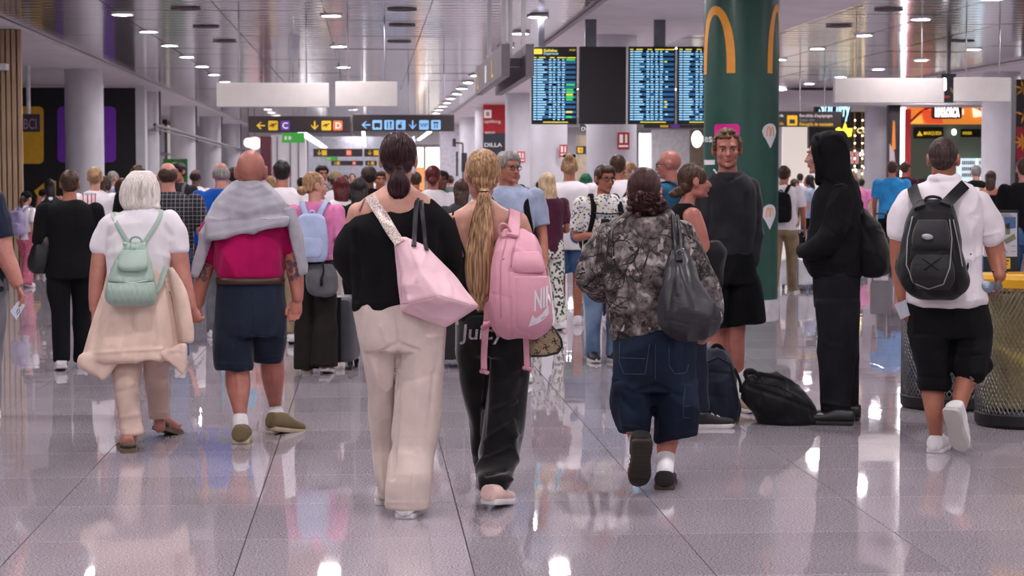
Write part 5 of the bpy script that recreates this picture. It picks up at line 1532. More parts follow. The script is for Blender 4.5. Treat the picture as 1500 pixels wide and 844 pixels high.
g.ball(q(0, -.016, .032), .082 * k, .098 * k, .095 * k, M, 26, 18); g.ball(q(0, -.05, -.02), .068 * k, .052 * k, .062 * k, M, 20, 14)
f.L(g, [(578, 591, 247, 10, -26), (575, 595, 254, 11, -28), (569, 600, 266, 13, -28), (568, 600, 279, 12, -27), (577, 593, 290, 7, -25)])
f.part('hair', g, HD, .006, 3, [folds(.006, (30, 30, 8), 4)])
g = Geo(); tie = (0, -.092, -.062)
scalp_strands(g, c, M, k, tie, 420, .0016, 3)
pth = [(f.p(584, 250, -28), f.R * .02, f.F * .018), (f.p(584, 259, -31), f.R * .036, f.F * .03), (f.p(584, 272, -31), f.R * .046, f.F * .034), (f.p(584, 283, -28), f.R * .042, f.F * .03), (f.p(582, 294, -26), f.R * .02, f.F * .015)]
strand_bundle(g, pth, 160, .0016, 8, inner=.8)
f.solid('hair_strands', g, HD, kind='stuff')
g = Geo(); g.tube([(*f.p(584 + 9 * math.cos(a), 251 - 3 * math.sin(a) * .3, -27 + 9 * math.sin(a)), .0045) for a in np.linspace(0, 2 * PI, 15)], n=7, smooth=1); f.solid('hair_tie', g, STRAPK)
# glitter strap and tote
b = Fig(f.d, 640, 'large soft pale pink tote bag on glittery strap carried by the dark-haired person', 'tote_bag', 'bag', z=.82)
PNK = mat('tote_pink', 'e4bdc7', rough=.62, var=.03, bump=.08, bscale=140)
g = Geo()
b.hull(g, [(577, 351, -50), (592, 346, -52), (578, 352, -42), (623, 361, -52), (623, 361, -42), (661, 400, -50), (660, 400, -38), (701, 448, -55), (701, 450, -40), (652, 479, -60), (652, 478, -38), (589, 455, -56), (589, 453, -40), (585, 405, -52), (584, 403, -42),
           (598, 444, -84), (642, 434, -108), (690, 447, -80), (612, 392, -82), (640, 405, -84)])
o, tb = b.part('bag_body', g, PNK, .007, 4, [strokes([((588, 446), (642, 433), (699, 449), 1.3, -.004), ((577, 352), (588, 400), (588, 446), 1.2, -.003), ((596, 356), (606, 390), (598, 430), 5, -.008), ((640, 400), (650, 425), 6, -.006), ((622, 370), (612, 410), 4, .006), ((660, 405), (668, 430), 5, -.006)]), folds(.012, (8, 8, 8), 3)], bvh=True)
b.line('seam', tb, [(588, 446), (615, 440), (642, 433), (670, 441), (698, 449)], .0014, mat('seam_pink', 'b98796', rough=.7), off=.0)
b.line('seam', tb, [(579, 356), (587, 400), (588, 440)], .0012, MATS['seam_pink'], off=.0)
def glitter():
    m, n, l, bs = new_mat('glitter_strap')
    tc = n.new('ShaderNodeTexCoord'); v = n.new('ShaderNodeTexVoronoi'); v.inputs['Scale'].default_value = 320
    l.new(tc.outputs['Object'], v.inputs['Vector'])
    r = ramp(n, [(.2, hexc('8f7a76')), (.55, hexc('cdbab2')), (.9, hexc('fff6ee'))]); l.new(v.outputs['Color'], r.inputs[0]); l.new(r.outputs[0], bs.inputs['Base Color'])
    bs.inputs['Roughness'].default_value = .3; bs.inputs['Metallic'].default_value = .3
    bp = n.new('ShaderNodeBump'); bp.inputs['Strength'].default_value = .6; l.new(v.outputs['Color'], bp.inputs['Height']); l.new(bp.outputs[0], bs.inputs['Normal'])
    return m
GLI = glitter()
b.ribbon('glitter_strap', [t3, _bd, tb], [(541, 277), (543, 290), (562, 320), (578, 345), (586, 357)], [.048, .05, .05, .046], GLI, off=.008, thick=.006)
DKL = mat('strap_dark_leather', '2c2a30', rough=.45)
b.ribbon('leather_handle', [t3, tb], [(613, 272), (612, 285), (608, 320), (606, 352), (606, 362)], .022, DKL, off=.007, thick=.006)
b.ribbon('leather_handle', [t3, tb], [(616, 272), (616, 290), (619, 330), (621, 358), (624, 368)], .02, DKL, off=.01, thick=.006)
f.ribbon('bra_strap', [_bd], [(538, 285), (532, 298), (527, 310)], .012, mat('strap_plum', '6d3f48', rough=.6), off=.002, thick=.002, step=3)

# ---------------------------------------------------------------- blonde girl with the pink backpack
f = Fig(9.25, 712, 'person with long blonde ponytail to the waist and black velvet track trousers, walking away')
P4 = f
wf_ = f.gw(724, 748)
g = Geo()
c, k = head_center(f, 706, 222, 292, 2); M = f.axes(-16, -3)
add_head(g, c, M, k)
f.T(g, [(706, 308, 2, 17), (706, 292, 5, 14.5), (706, 278, 4, 15)])
f.L(g, [(690, 723, 293, 15), (680, 735, 302, 20), (665, 752, 311, 25), (657, 766, 322, 29), (657, 769, 345, 31), (661, 768, 380, 31), (666, 766, 420, 30), (667, 771, 455, 33), (668, 774, 480, 35), (680, 765, 510, 32)])
f.T(g, [(664, 325, 0, 14), (656, 352, 5, 12.5), (657, 388, 14, 11.5), (664, 420, 40, 9.5), (672, 432, 66, 7.5)])
f.T(g, [(760, 324, 0, 14), (770, 352, 5, 12.5), (773, 390, 14, 11.5), (768, 420, 40, 9.5), (762, 434, 66, 7.5)])
hand(g, f.p(673, 433, 68), unit(f.F + f.R * .3), f.R, -1, .88); hand(g, f.p(761, 435, 68), unit(f.F - f.R * .3), -f.R, 1, .88)
TL4 = [(669, 724, 510, 34), (675, 718, 545, 30, 8), (682, 713, 590, 27, 28), (689, 711, 640, 25, 55), (696, 714, 675, 24, 82), (700, 718, 690, 23, 100), (702, 718, 704, 22, 112)]
TR4 = [(710, 777, 510, 36), (712, 773, 550, 33), (711, 768, 590, 31), (707, 764, 630, 31, -6), (702, 759, 665, 30, -12), (700, 754, 692, 29, wf_ + 44), (701, 750, 708, 27, wf_ + 42), (703, 742, 718, 22, wf_ + 40)]
f.L(g, shr(TL4, .55)); f.L(g, shr(TR4[:-2], .5))
_, bd4 = f.part('body', g, SK3, .007, 3, [headsculpt(c, M, k), strokes([((706, 315), (707, 380), 3, -.006), ((680, 335), (690, 365), 6, .006), ((740, 335), (732, 365), 6, .006)])], bvh=True)
BLK2 = cloth('camisole_black', '161518', rough=.6, sheen=.0)
g = Geo(); f.L(g, [(663, 769, 372, 33), (663, 768, 395, 34), (665, 768, 425, 34), (666, 772, 455, 37), (668, 774, 470, 38)])
o, t4 = f.part('camisole', g, BLK2, .008, 2, [folds(.008, (9, 9, 7), 5)], bvh=True)
f.ribbon('camisole_strap', [bd4, t4], [(664, 312), (666, 325), (674, 352), (680, 368), (683, 380)], .012, STRAPK, off=.003, thick=.003, step=4)
VEL = mat('velvet_black', '0d0c0f', rough=.75, var=.2, nscale=5, sheen=.55, bump=.1, spec=.2)
g = Geo()
f.L(g, [(666, 775, 460, 38), (667, 777, 480, 41), (669, 778, 505, 41), (672, 777, 520, 38)])
f.L(g, TL4); f.L(g, TR4)
o, t4p = f.part('track_trousers', g, VEL, .008, 3, [folds(.024, (9, 9, 4), 14, rows=[(460, .4), (560, 1), (730, 1.6)]), strokes([((716, 510), (712, 560), (708, 640), 3.5, -.011), ((722, 600), (755, 588), 3, .010), ((716, 640), (752, 618), 3, .010), ((712, 672), (748, 655), 3, .010), ((712, 696), (740, 690), 3, -.010), ((730, 560), (762, 548), 4, -.008), ((755, 640), (762, 634), 3, .010), ((749, 702), (754, 707), 2.5, .012)])], bvh=True)
RH = mat('rhinestone', 'b9b4bd', rough=.25, metal=.4, var=.3, nscale=160)
f.print_text('lettering', t4p, 'Juicy', 677, 497, 22, 64, RH, off=.003, bold=.012, shear=.08)
SHB = cloth('shoe_blush', 'd9b9b2', rough=.6, bump=.05)
hh = f.gp(715, 749) + np.array((0, 0, .03))
shoe(f, hh, f.axes(24, -7), .25, .092, SHB, WSOLE, .075)
hh = f.p(709, 712, 112); hh[2] = .012
shoe(f, hh, f.axes(0), .25, .09, SHB, WSOLE, .075)
HB = hairmat('hair_blonde', '6f4f35', 'c9a27c', .4)
g = Geo(); q = lambda x, y, z: c + M @ (np.array((x, y, z)) * k)
g.ball(q(0, -.016, .032), .081 * k, .099 * k, .092 * k, M, 26, 18); g.ball(q(0, -.055, -.02), .066 * k, .05 * k, .06 * k, M, 20, 14)
f.L(g, [(703, 716, 276, 7, -24), (702, 718, 284, 8, -30), (698, 721, 300, 9, -36), (690, 722, 330, 10, -42), (683, 723, 370, 11, -46), (682, 722, 405, 10, -48), (688, 719, 430, 8, -48), (698, 712, 455, 4, -46)])
f.part('hair', g, HB, .006, 2, [folds(.007, (40, 40, 3), 4)])
g = Geo(); tie = (.004, -.100, -.055)
scalp_strands(g, c, M, k, tie, 460, .0015, 9)
pth = [(f.p(709, 278, -26), f.R * .018, f.F * .018), (f.p(709.5, 286, -33), f.R * .028, f.F * .026), (f.p(708, 305, -38), f.R * .040, f.F * .03), (f.p(705, 335, -43), f.R * .054, f.F * .032), (f.p(703, 372, -47), f.R * .062, f.F * .034), (f.p(702, 405, -48), f.R * .062, f.F * .03), (f.p(704, 432, -48), f.R * .046, f.F * .024), (f.p(705, 458, -46), f.R * .016, f.F * .01)]
strand_bundle(g, pth, 340, .0016, 4, inner=.82, wob=.3)
f.solid('hair_strands', g, HB, kind='stuff')
g = Geo(); g.tube([(*f.p(709.5 + 7 * math.cos(a), 281.5, -28 + 8 * math.sin(a)), .006) for a in np.linspace(0, 2 * PI, 15)], n=7, smooth=1); f.solid('hair_tie', g, STRAPK)
# pink backpack
b = Fig(f.d, 762, 'large pink sports backpack with white lettering on the blonde person', 'backpack', 'backpack', z=.86)
PKB = mat('backpack_pink', 'd197a6', rough=.6, var=.04, bump=.15, bscale=220); PKD = mat('backpack_pink_trim', 'c08294', rough=.6, var=.03)
g = Geo()
b.L(g, [(738, 768, 336, 12, -50), (729, 785, 350, 24, -60), (724, 793, 372, 32, -70), (720, 799, 398, 37, -76), (719, 803, 425, 40, -79), (718, 807, 450, 40, -79), (720, 808, 470, 36, -76), (726, 800, 486, 28, -70), (738, 784, 495, 18, -66)], n=3)
o, tb = b.part('bag_body', g, PKB, .007, 3, [strokes([((741, 350), (732, 390), (733, 440), 1.2, -.005), ((752, 348), (747, 400), (748, 492), 1.2, -.005), ((746, 398), (775, 402), (800, 395), 1.5, -.005), ((722, 430), (747, 436), 1.4, -.004), ((776, 404), (782, 450), (778, 490), 1.2, -.004), ((752, 365), (780, 378), 3, .006)]), folds(.014, (9, 9, 8), 3)], bvh=True)
g = Geo(); b.L(g, [(752, 790, 368, 6, -98), (750, 796, 380, 10, -104), (749, 799, 392, 9, -108), (752, 798, 400, 6, -108)], n=2.8, k=3); b.part('top_pocket', g, PKB, .006, 2)
g = Geo(); b.L(g, [(752, 803, 404, 7, -112), (752, 807, 430, 12, -112), (752, 809, 455, 12, -112), (755, 806, 476, 9, -106), (762, 795, 488, 5, -96)], n=3); _, tpk = b.part('front_pocket', g, PKB, .006, 2, bvh=True)
ZP = mat('zip_dark_pink', '6f4552', rough=.5)
b.line('zip', [tb], [(742, 352), (734, 385), (733, 425), (734, 470)], .003, PKD, off=.002); b.line('zip', [tb], [(756, 352), (750, 372), (748, 396)], .003, PKD, off=.002)
for x, y in ((757, 372), (742, 376)):
    g = Geo(); b.T(g, [(x, y, -102, 2), (x - 4, y + 5, -104, 2)], k=1); b.solid('zip_puller', g, ZP)
g = Geo(); b.T(g, [(735, 350, -70, 3), (731, 338, -76, 3), (734, 329, -78, 3), (742, 330, -78, 3), (748, 340, -76, 3)], flat=(1, .6)); b.solid('top_handle', g, PKB)
WPR = mat('print_white', 'dcd7de', rough=.5, var=0)
b.print_text('lettering', [tpk, tb], 'NIKE', 782, 455, 28, 34, WPR, off=.006, bold=.03, slope=-.4, shear=.02)
sw_ = [(776, 475)] + [(x, y) for x, y in ((778, 460), (782, 452), (780, 462), (784, 465), (794, 458), (809, 438), (808, 448), (800, 464), (790, 472), (782, 476))]
b.decal('swoosh', [tpk, tb], [[(774, 478), (777, 470), (780, 461)] + [(785, 466), (795, 458), (803, 447), (809, 436), (809, 446), (804, 459), (796, 468), (786, 474)]], WPR, off=.004)
b.ribbon('shoulder_strap', [bd4, t4, tb], [(752, 306), (753, 318), (752, 335), (750, 348)], .055, PKB, off=.010, thick=.012)
g = Geo(); b.T(g, [(740, 346, -44, 8), (727, 375, -46, 8), (720, 405, -48, 7), (716, 440, -50, 6), (713, 474, -56, 5)], flat=(1, .35), side=(1, 0, 0)); b.solid('side_strap', g, PKB)
for pts in ([(713, 472, -60, 5), (711, 485, -64, 5), (709, 520, -62, 4.6), (709, 543, -60, 4.6)], [(770, 490, -50, 4.4), (771, 515, -50, 4.2), (772, 538, -50, 4.2)]):
    g = Geo(); b.T(g, pts, flat=(1, .2), side=(1, 0, 0)); b.solid('strap_end', g, PKB)
    x, y, w = pts[-1][:3]; g = Geo(); b.T(g, [(x - 4, y + 1, w - 1, 3), (x + 5, y + 3, w - 1, 3)], k=1); b.solid('strap_tab', g, PKD)
g = Geo(); b.T(g, [(708, 480, -66, 4), (716, 475, -66, 4.5), (726, 472, -64, 4)], k=2); b.solid('buckle', g, PKD)
# monogram bag
b = Fig(f.d, 800, 'small beige and dark patterned handbag hanging behind the pink backpack', 'handbag', 'bag', z=.8)
def monogram():
    m, n, l, bs = new_mat('monogram_canvas')
    bs.inputs['Base Color'].default_value = (*hexc('9c8a6c'), 1); bs.inputs['Roughness'].default_value = .6
    tc = n.new('ShaderNodeTexCoord'); nz = n.new('ShaderNodeTexNoise'); nz.inputs['Scale'].default_value = 60; l.new(tc.outputs['Object'], nz.inputs['Vector'])
    r = ramp(n, [(.3, hexc('8c7a5e')), (.7, hexc('a89878'))]); l.new(nz.outputs['Fac'], r.inputs[0]); l.new(r.outputs[0], bs.inputs['Base Color'])
    return m
MON = monogram(); DKB = mat('bag_dark_trim', '241c1d', rough=.45)
g = Geo(); b.hull(g, [(778, 476, -30), (778, 476, -8), (778, 524, -34), (778, 524, -6), (800, 470, -28), (803, 470, -8), (823, 496, -32), (823, 496, -8), (825, 508, -32), (825, 508, -8), (818, 519, -34), (818, 519, -6), (770, 500, -30), (770, 500, -8)])
_, tm_ = b.part('bag_body', g, MON, .006, 2, bvh=True)
for x, y in ((785, 498), (797, 490), (809, 483), (787, 517), (800, 509), (813, 500), (820, 511), (805, 521)):
    for a0 in (0, PI / 2, PI, 1.5 * PI):
        cx, cy = x + 3 * math.cos(a0 + .8), y + 3 * math.sin(a0 + .8)
        b.line('monogram', tm_, [(cx + 2.2 * math.cos(a), cy + 2.2 * math.sin(a)) for a in np.linspace(a0 + 1, a0 + 5.6, 8)], .0022, DKB, off=.0, step=1.5)
b.line('trim_edge', tm_, [(779, 522), (800, 521), (817, 517), (823.5, 508), (822, 497), (812, 483), (803, 473)], .006, DKB, off=.001, step=3)

# ---------------------------------------------------------------- woman in the camouflage hoodie
f = Fig(9.72, 958, 'person with dark curly low ponytail, grey camouflage hoodie and long denim shorts, walking away')
P5 = f
wr_ = f.gw(971, 718)
g = Geo()
c, k = head_center(f, 944, 249, 316, 2); M = f.axes(6, -6)
add_head(g, c, M, k)
f.T(g, [(944, 326, 2, 17), (944, 300, 5, 15)])
f.L(g, [(915, 985, 318, 22), (897, 996, 335, 28), (888, 1006, 360, 32), (888, 1016, 430, 34), (900, 1015, 490, 36), (905, 1015, 530, 36)])
f.T(g, [(890, 348, 0, 16), (874, 385, 4, 15), (872, 412, 10, 14), (885, 425, 35, 11), (905, 420, 60, 8)])
f.T(g, [(996, 347, 0, 15), (1010, 376, 0, 14), (1027, 410, -2, 13), (1041, 446, -4, 10), (1044, 474, -6, 8)])
hand(g, f.p(906, 420, 62), unit(f.F + f.R * .4), f.R, -1, .88)
hand(g, f.p(1044, 475, -6), unit(-f.U - f.R * .25 + f.F * .1), unit(-f.R * .7 + f.F * .5), -1, .9, curl=(.6, .65, .7, .8))
SL5 = [(896, 957, 560, 42), (896, 957, 590, 36, -4), (900, 955, 612, 33, -10), (909, 950, 632, 30, -14)]
SR5 = [(955, 1022, 560, 44), (956, 1022, 590, 40), (959, 1021, 615, 37, 2), (961, 1020, 641, 35, 4, -10)]
f.L(g, shr(SL5, .66)); f.L(g, shr(SR5, .66))
f.T(g, [(927, 600, -10, 18), (931, 628, -14, 15), (933, 642, -18, 13), (936, 662, -24, 10)])
f.T(g, [(986, 612, 2, 18), (979, 640, 2, 16.5), (976, 660, -2, 14.5), (974.5, 680, -6, 11), (974, 700, wr_ + 12, 10.5)])
f.part('body', g, SK5, .0068, 3, [headsculpt(c, M, k)])
def camo():
    m, n, l, bs = new_mat('camouflage_fleece')
    tc = n.new('ShaderNodeTexCoord')
    def tex(t, sc, **kw):
        x = n.new(t); x.inputs['Scale'].default_value = sc
        for a, b_ in kw.items(): x.inputs[a].default_value = b_
        return x
    dis = tex('ShaderNodeTexNoise', 9, Detail=4); l.new(tc.outputs['Object'], dis.inputs['Vector'])
    mx = n.new('ShaderNodeMix'); mx.data_type = 'RGBA'; mx.blend_type = 'LINEAR_LIGHT'; mx.inputs[0].default_value = .05
    l.new(tc.outputs['Object'], mx.inputs[6]); l.new(dis.outputs['Color'], mx.inputs[7])
    n1 = tex('ShaderNodeTexNoise', 14, Detail=6, Roughness=.65); l.new(mx.outputs[2], n1.inputs['Vector'])
    r1 = ramp(n, [(.34, hexc('2a2627')), (.45, hexc('5c5454')), (.56, hexc('827a79')), (.68, hexc('aca4a3'))]); l.new(n1.outputs['Fac'], r1.inputs[0])
    n2 = tex('ShaderNodeTexNoise', 30, Detail=5, Roughness=.7); l.new(tc.outputs['Object'], n2.inputs['Vector'])
    r2 = ramp(n, [(.38, (.25, .23, .22)), (.52, (1, 1, 1))]); l.new(n2.outputs['Fac'], r2.inputs[0])
    v2 = n.new('ShaderNodeTexVoronoi'); v2.feature = 'DISTANCE_TO_EDGE'; v2.inputs['Scale'].default_value = 24
    mp = n.new('ShaderNodeMapping'); mp.inputs['Rotation'].default_value = (.5, .3, .8); mp.inputs['Scale'].default_value = (1, 1, .45); l.new(mx.outputs[2], mp.inputs['Vector']); l.new(mp.outputs[0], v2.inputs['Vector'])
    r3 = ramp(n, [(.04, hexc('4a3a34')), (.1, (1, 1, 1))]); l.new(v2.outputs['Distance'], r3.inputs[0])
    m1 = n.new('ShaderNodeMix'); m1.data_type = 'RGBA'; m1.blend_type = 'MULTIPLY'; m1.inputs[0].default_value = .85; l.new(r1.outputs[0], m1.inputs[6]); l.new(r2.outputs[0], m1.inputs[7])
    m2 = n.new('ShaderNodeMix'); m2.data_type = 'RGBA'; m2.blend_type = 'MULTIPLY'; m2.inputs[0].default_value = .0; l.new(m1.outputs[2], m2.inputs[6]); l.new(r3.outputs[0], m2.inputs[7])
    l.new(m2.outputs[2], bs.inputs['Base Color']); bs.inputs['Roughness'].default_value = .9; bs.inputs['Specular IOR Level'].default_value = .2
    return m
CAM = camo()
g = Geo()
f.L(g, [(922, 980, 312, 22), (905, 992, 322, 34), (888, 1004, 340, 41), (879, 1013, 366, 46), (880, 1022, 400, 48), (884, 1028, 430, 48), (888, 1026, 460, 47), (894, 1018, 482, 45, 0, -14), (898, 1010, 488, 43, 0, -20)])
f.T(g, [(890, 350, 0, 22), (873, 382, 3, 24), (869, 408, 8, 23), (882, 424, 30, 18), (900, 421, 52, 13)])
f.T(g, [(996, 346, 0, 20), (1009, 372, 0, 20), (1026, 406, -2, 20), (1040, 440, -4, 17), (1043, 466, -6, 13)])
o, t5 = f.part('camouflage_hoodie', g, CAM, .008, 3, [folds(.03, (7, 7, 5), 40), strokes([((896, 360), (905, 420), (896, 440), 4, -.012), ((1012, 355), (1016, 420), 4, -.010), ((866, 400), (884, 408), 4, .010), ((864, 415), (884, 420), 3, -.010), ((898, 484), (940, 489), (1008, 470), 3, .008), ((905, 460), (960, 450), 5, .008), ((930, 345), (960, 350), 5, -.006), ((920, 400), (980, 440), 6, .008)])], bvh=True)
def forest_print(tree, seeds, mt_names, seed=2):
    # flat printed twigs and leaves that follow the cloth all round
    rr = np.random.RandomState(seed); out = {m_: ([], []) for m_ in mt_names}
    def snap(p_):
        l_, n_, i_, d_ = tree.find_nearest(Vector(p_)); return np.array(l_), np.array(n_)
    def quad(a, b, wa, wb, n_, key, lift):
        t_ = unit(b - a); s_ = np.cross(t_, n_); V, F_ = out[key]; k0 = len(V)
        V += [tuple(p_ + n_ * lift) for p_ in (a - s_ * wa, a + s_ * wa, b + s_ * wb, b - s_ * wb)]; F_.append((k0, k0 + 1, k0 + 2, k0 + 3))
    def twig(p_, n_, dirv, ln, wd, depth):
        steps = max(3, int(ln / .012)); d_ = unit(dirv - n_ * (dirv @ n_))
        for i in range(steps):
            q_, n2_ = snap(p_ + d_ * .012); quad(p_, q_, wd * (1 - .7 * i / steps), wd * (1 - .7 * (i + 1) / steps), n2_, 'dark', .0012)
            if depth and rr.rand() < .22: twig(q_, n2_, d_ + np.cross(n2_, d_) * rr.choice([-1, 1]) * rr.uniform(.5, 1.2), ln * .45, wd * .6, depth - 1)
            d_ = unit(d_ + rr.normal(0, .16, 3)); d_ = unit(d_ - n2_ * (d_ @ n2_)); p_ = q_
    for k_ in range(300):
        p_, n_ = snap(seeds[rr.randint(len(seeds))])
        a_ = unit(np.cross(n_, rr.normal(size=3))); ln = rr.uniform(.03, .06); key = mt_names[1 + rr.randint(len(mt_names) - 1)]
        m1, n1_ = snap(p_ + a_ * ln * .5); e_, n2_ = snap(p_ + a_ * ln); wd = ln * rr.uniform(.18, .32)
        quad(p_, m1, .001, wd, n1_, key, .0007); quad(m1, e_, wd, .0008, n1_, key, .0007)
    for k_ in range(85):
        p_, n_ = snap(seeds[rr.randint(len(seeds))]); twig(p_, n_, rr.normal(size=3), rr.uniform(.08, .26), rr.uniform(.003, .0065), 2)
    for key in mt_names:
        me = bpy.data.meshes.new('camouflage_print'); me.from_pydata(*[x_ if j_ != 0 else x_ for j_, x_ in enumerate((out[key][0], [], out[key][1]))])
        link_mesh('camouflage_print', me, mt_names[key], f.root)['kind'] = 'stuff'
class _PM(dict):
    def __getitem__(s, k): return list(s.keys())[k] if isinstance(k, (int, np.integer)) else dict.__getitem__(s, k)
forest_print(t5, get_co(o.data) + np.array(f.root.location), _PM(dark=mat('print_twig', '1b1718', rough=.9), pale=mat('print_leaf_pale', '8f8682', rough=.9), mid=mat('print_leaf_mid', '564e4c', rough=.9), grey=mat('print_leaf_grey', 'a39c9a', rough=.9), deep=mat('print_leaf_deep', '2e2827', rough=.9)))
g = Geo()
f.T(g, [(922, 312, -6, 9), (930, 326, -30, 11), (946, 333, -42, 12), (966, 327, -36, 11), (983, 314, -8, 9)], flat=(1, .8))
f.L(g, [(925, 978, 318, 18, -24), (930, 972, 334, 18, -32), (942, 962, 348, 10, -36)])
f.part('hood', g, CAM, .008, 3, [folds(.012, (14, 14, 14), 4)])
def denim(name, c1, c2):
    m, n, l, bs = new_mat(name)
    tc = n.new('ShaderNodeTexCoord'); nz = n.new('ShaderNodeTexNoise'); nz.inputs['Scale'].default_value = 5; nz.inputs['Detail'].default_value = 6; l.new(tc.outputs['Object'], nz.inputs['Vector'])
    r = ramp(n, [(.35, hexc(c1)), (.7, hexc(c2))]); l.new(nz.outputs['Fac'], r.inputs[0]); l.new(r.outputs[0], bs.inputs['Base Color'])
    n2 = n.new('ShaderNodeTexNoise'); n2.inputs['Scale'].default_value = 400; l.new(tc.outputs['Object'], n2.inputs['Vector'])
    bp = n.new('ShaderNodeBump'); bp.inputs['Strength'].default_value = .3; bp.inputs['Distance'].default_value = .005; l.new(n2.outputs['Fac'], bp.inputs['Height']); l.new(bp.outputs[0], bs.inputs['Normal'])
    bs.inputs['Roughness'].default_value = .85; bs.inputs['Specular IOR Level'].default_value = .2
    MATS[name] = m
    return m
DEN = denim('denim_dark', '0f1624', '1d2a40')
g = Geo()
f.L(g, [(901, 1021, 470, 42), (899, 1020, 500, 46), (897, 1020, 540, 48), (896, 1021, 570, 47)])
f.L(g, SL5); f.L(g, SR5)
o, t5s = f.part('denim_shorts', g, DEN, .008, 3, [folds(.03, (8, 8, 4), 50), strokes([((960, 500), (960, 560), 2, -.006), ((958, 600), (957, 630), 4, -.02), ((958, 565), (930, 575), 3.5, -.010), ((960, 565), (995, 580), 3.5, -.010), ((912, 625), (950, 628), 1.5, .005), ((963, 640), (1018, 633), 1.5, .005), ((898, 555), (930, 572), 4, .010), ((904, 580), (925, 600), 4, -.008)])], bvh=True)
TH = mat('thread_ochre', '59606c', rough=.8, var=0)
for pts in ([(908, 500), (907, 530), (914, 548), (945, 548), (948, 530), (952, 500)], [(908, 524), (950, 526)], [(980, 505), (980, 535), (988, 548), (1005, 546), (1010, 530)], [(1004, 565), (1001, 590), (1001, 612), (1014, 612)], [(1001, 596), (1015, 594)], [(960, 505), (960, 560)]):
    f.line('stitching', t5s, pts, .0009, TH, off=.0006)
for pts in ([(933, 637, -16, 14.5), (935, 652, -21, 12.5)], [(975.5, 668, -4, 13.6), (974, 694, wr_ + 12, 12.5)]):
    g = Geo(); f.T(g, pts); f.part('sock', g, WSOCK, .005, 1)
BSH = mat('shoe_black_suede', '1c1a1a', rough=.8, var=.1); GUM = mat('sole_gum', '3f3128', rough=.7)
toe = f.p(936, 717, f.gw(936, 719) ); 
Mx = f.axes(-10, -66)
hl = toe - Mx[:, 1] * .262 + np.array((0, 0, .012))
shoe(f, hl, Mx, .27, .105, BSH, GUM, .078, tread=True, lace=WSOCK)
shoe(f, under(f, 974, 700, wr_ + 14, f.axes(3), .055), f.axes(3), .27, .102, BSH, GUM, .078)
for zz_ in (0,):
    q_ = lambda x, y, z: hl + Mx @ np.array((x, y, z))
    for y in (.11, .14, .17):
        g = Geo(); g.obox(q_(-.050, y, .045), Mx[:, 0], Mx[:, 1], Mx[:, 2], .0025, .007, .022); f.solid('shoe_stripe', g, WSOCK, smooth=False)
HC5 = hairmat('hair_curly', '1d0f0f', '4f2a2a', .4)
g = Geo(); q = lambda x, y, z: c + M @ (np.array((x, y, z)) * k)
g.ball(q(0, -.016, .034), .083 * k, .099 * k, .093 * k, M, 26, 18); g.ball(q(0, -.05, -.02), .07 * k, .055 * k, .06 * k, M)
rc = random.Random(11)
for i in range(46):
    a = rc.uniform(0, 2 * PI); r_ = math.sqrt(rc.random())
    x = 947 + 29 * r_ * math.cos(a); y = 300 + 17 * r_ * math.sin(a)
    f.B(g, x, y, -30 + rc.uniform(-10, 8), rc.uniform(3, 6), rc.uniform(3, 6), rc.uniform(3, 5))
f.B(g, 947, 300, -22, 27, 16, 16)
f.part('hair', g, HC5, .006, 2, [folds(.008, (40, 40, 40), 4)])
g = Geo(); scalp_strands(g, c, M, k, (.01, -.105, -.02), 360, .0016, 13)
for i in range(320):
    a = rc.uniform(0, 2 * PI); r_ = rc.random() ** .5
    x = 947 + 27 * r_ * math.cos(a); y = 290 + 12 * r_ * math.sin(a); w = -44 + 14 * r_; p0 = f.p(x, y, w); ph = rc.uniform(0, 6); dx = rc.uniform(-.4, .4)
    rr_ = rc.uniform(.006, .011); ln = rc.uniform(.03, .075)
    g.tube([(*(p0 + f.R * (rr_ * math.cos(ph + t * 14) + dx * ln * t) + f.F * rr_ * math.sin(ph + t * 14) - f.U * ln * t), .0016) for t in np.linspace(0, 1, 12)], n=3, smooth=1)
f.solid('hair_strands', g, HC5, kind='stuff')
# slouchy dark bag
b = Fig(f.d, 1010, 'large slouchy dark grey leather bag on the shoulder of the camouflage hoodie', 'shoulder_bag', 'bag', z=.68)
DGL = mat('leather_charcoal', '26272d', rough=.42, var=.12, bump=.2, bscale=60)
g = Geo(); b.L(g, [(983, 1001, 366, 9, -58), (978, 1014, 388, 17, -68), (971, 1030, 415, 27, -78), (967, 1044, 442, 33, -84), (966, 1051, 462, 34, -86), (970, 1051, 478, 29, -84), (984, 1042, 491, 20, -80), (1000, 1024, 498, 10, -76)])
o, tb = b.part('bag_body', g, DGL, .007, 3, [folds(.026, (10, 10, 5), 60), strokes([((990, 372), (985, 410), (978, 460), 4, -.009), ((994, 372), (1004, 410), (1020, 450), 4, -.009), ((975, 468), (1010, 476), (1048, 468), 2, -.006), ((990, 380), (994, 430), 3, .008)])], bvh=True)
b.ribbon('shoulder_strap', [t5, tb], [(984, 316), (985, 328), (987, 350), (990, 372), (992, 384)], .02, DGL, off=.008, thick=.007)
b.ribbon('shoulder_strap', [t5, tb], [(990, 318), (993, 332), (997, 355), (998, 372), (997, 384)], .018, DGL, off=.012, thick=.007)
RNG = mat('ring_nickel', '8d8d94', rough=.25, metal=.9)
g = Geo(); cc = b.p(996, 371, -72); g.tube([(*(cc + b.R * .016 * math.cos(a) + b.U * .016 * math.sin(a)), .003) for a in np.linspace(0, 2 * PI, 15)], n=6, smooth=1); b.solid('metal_ring', g, RNG)

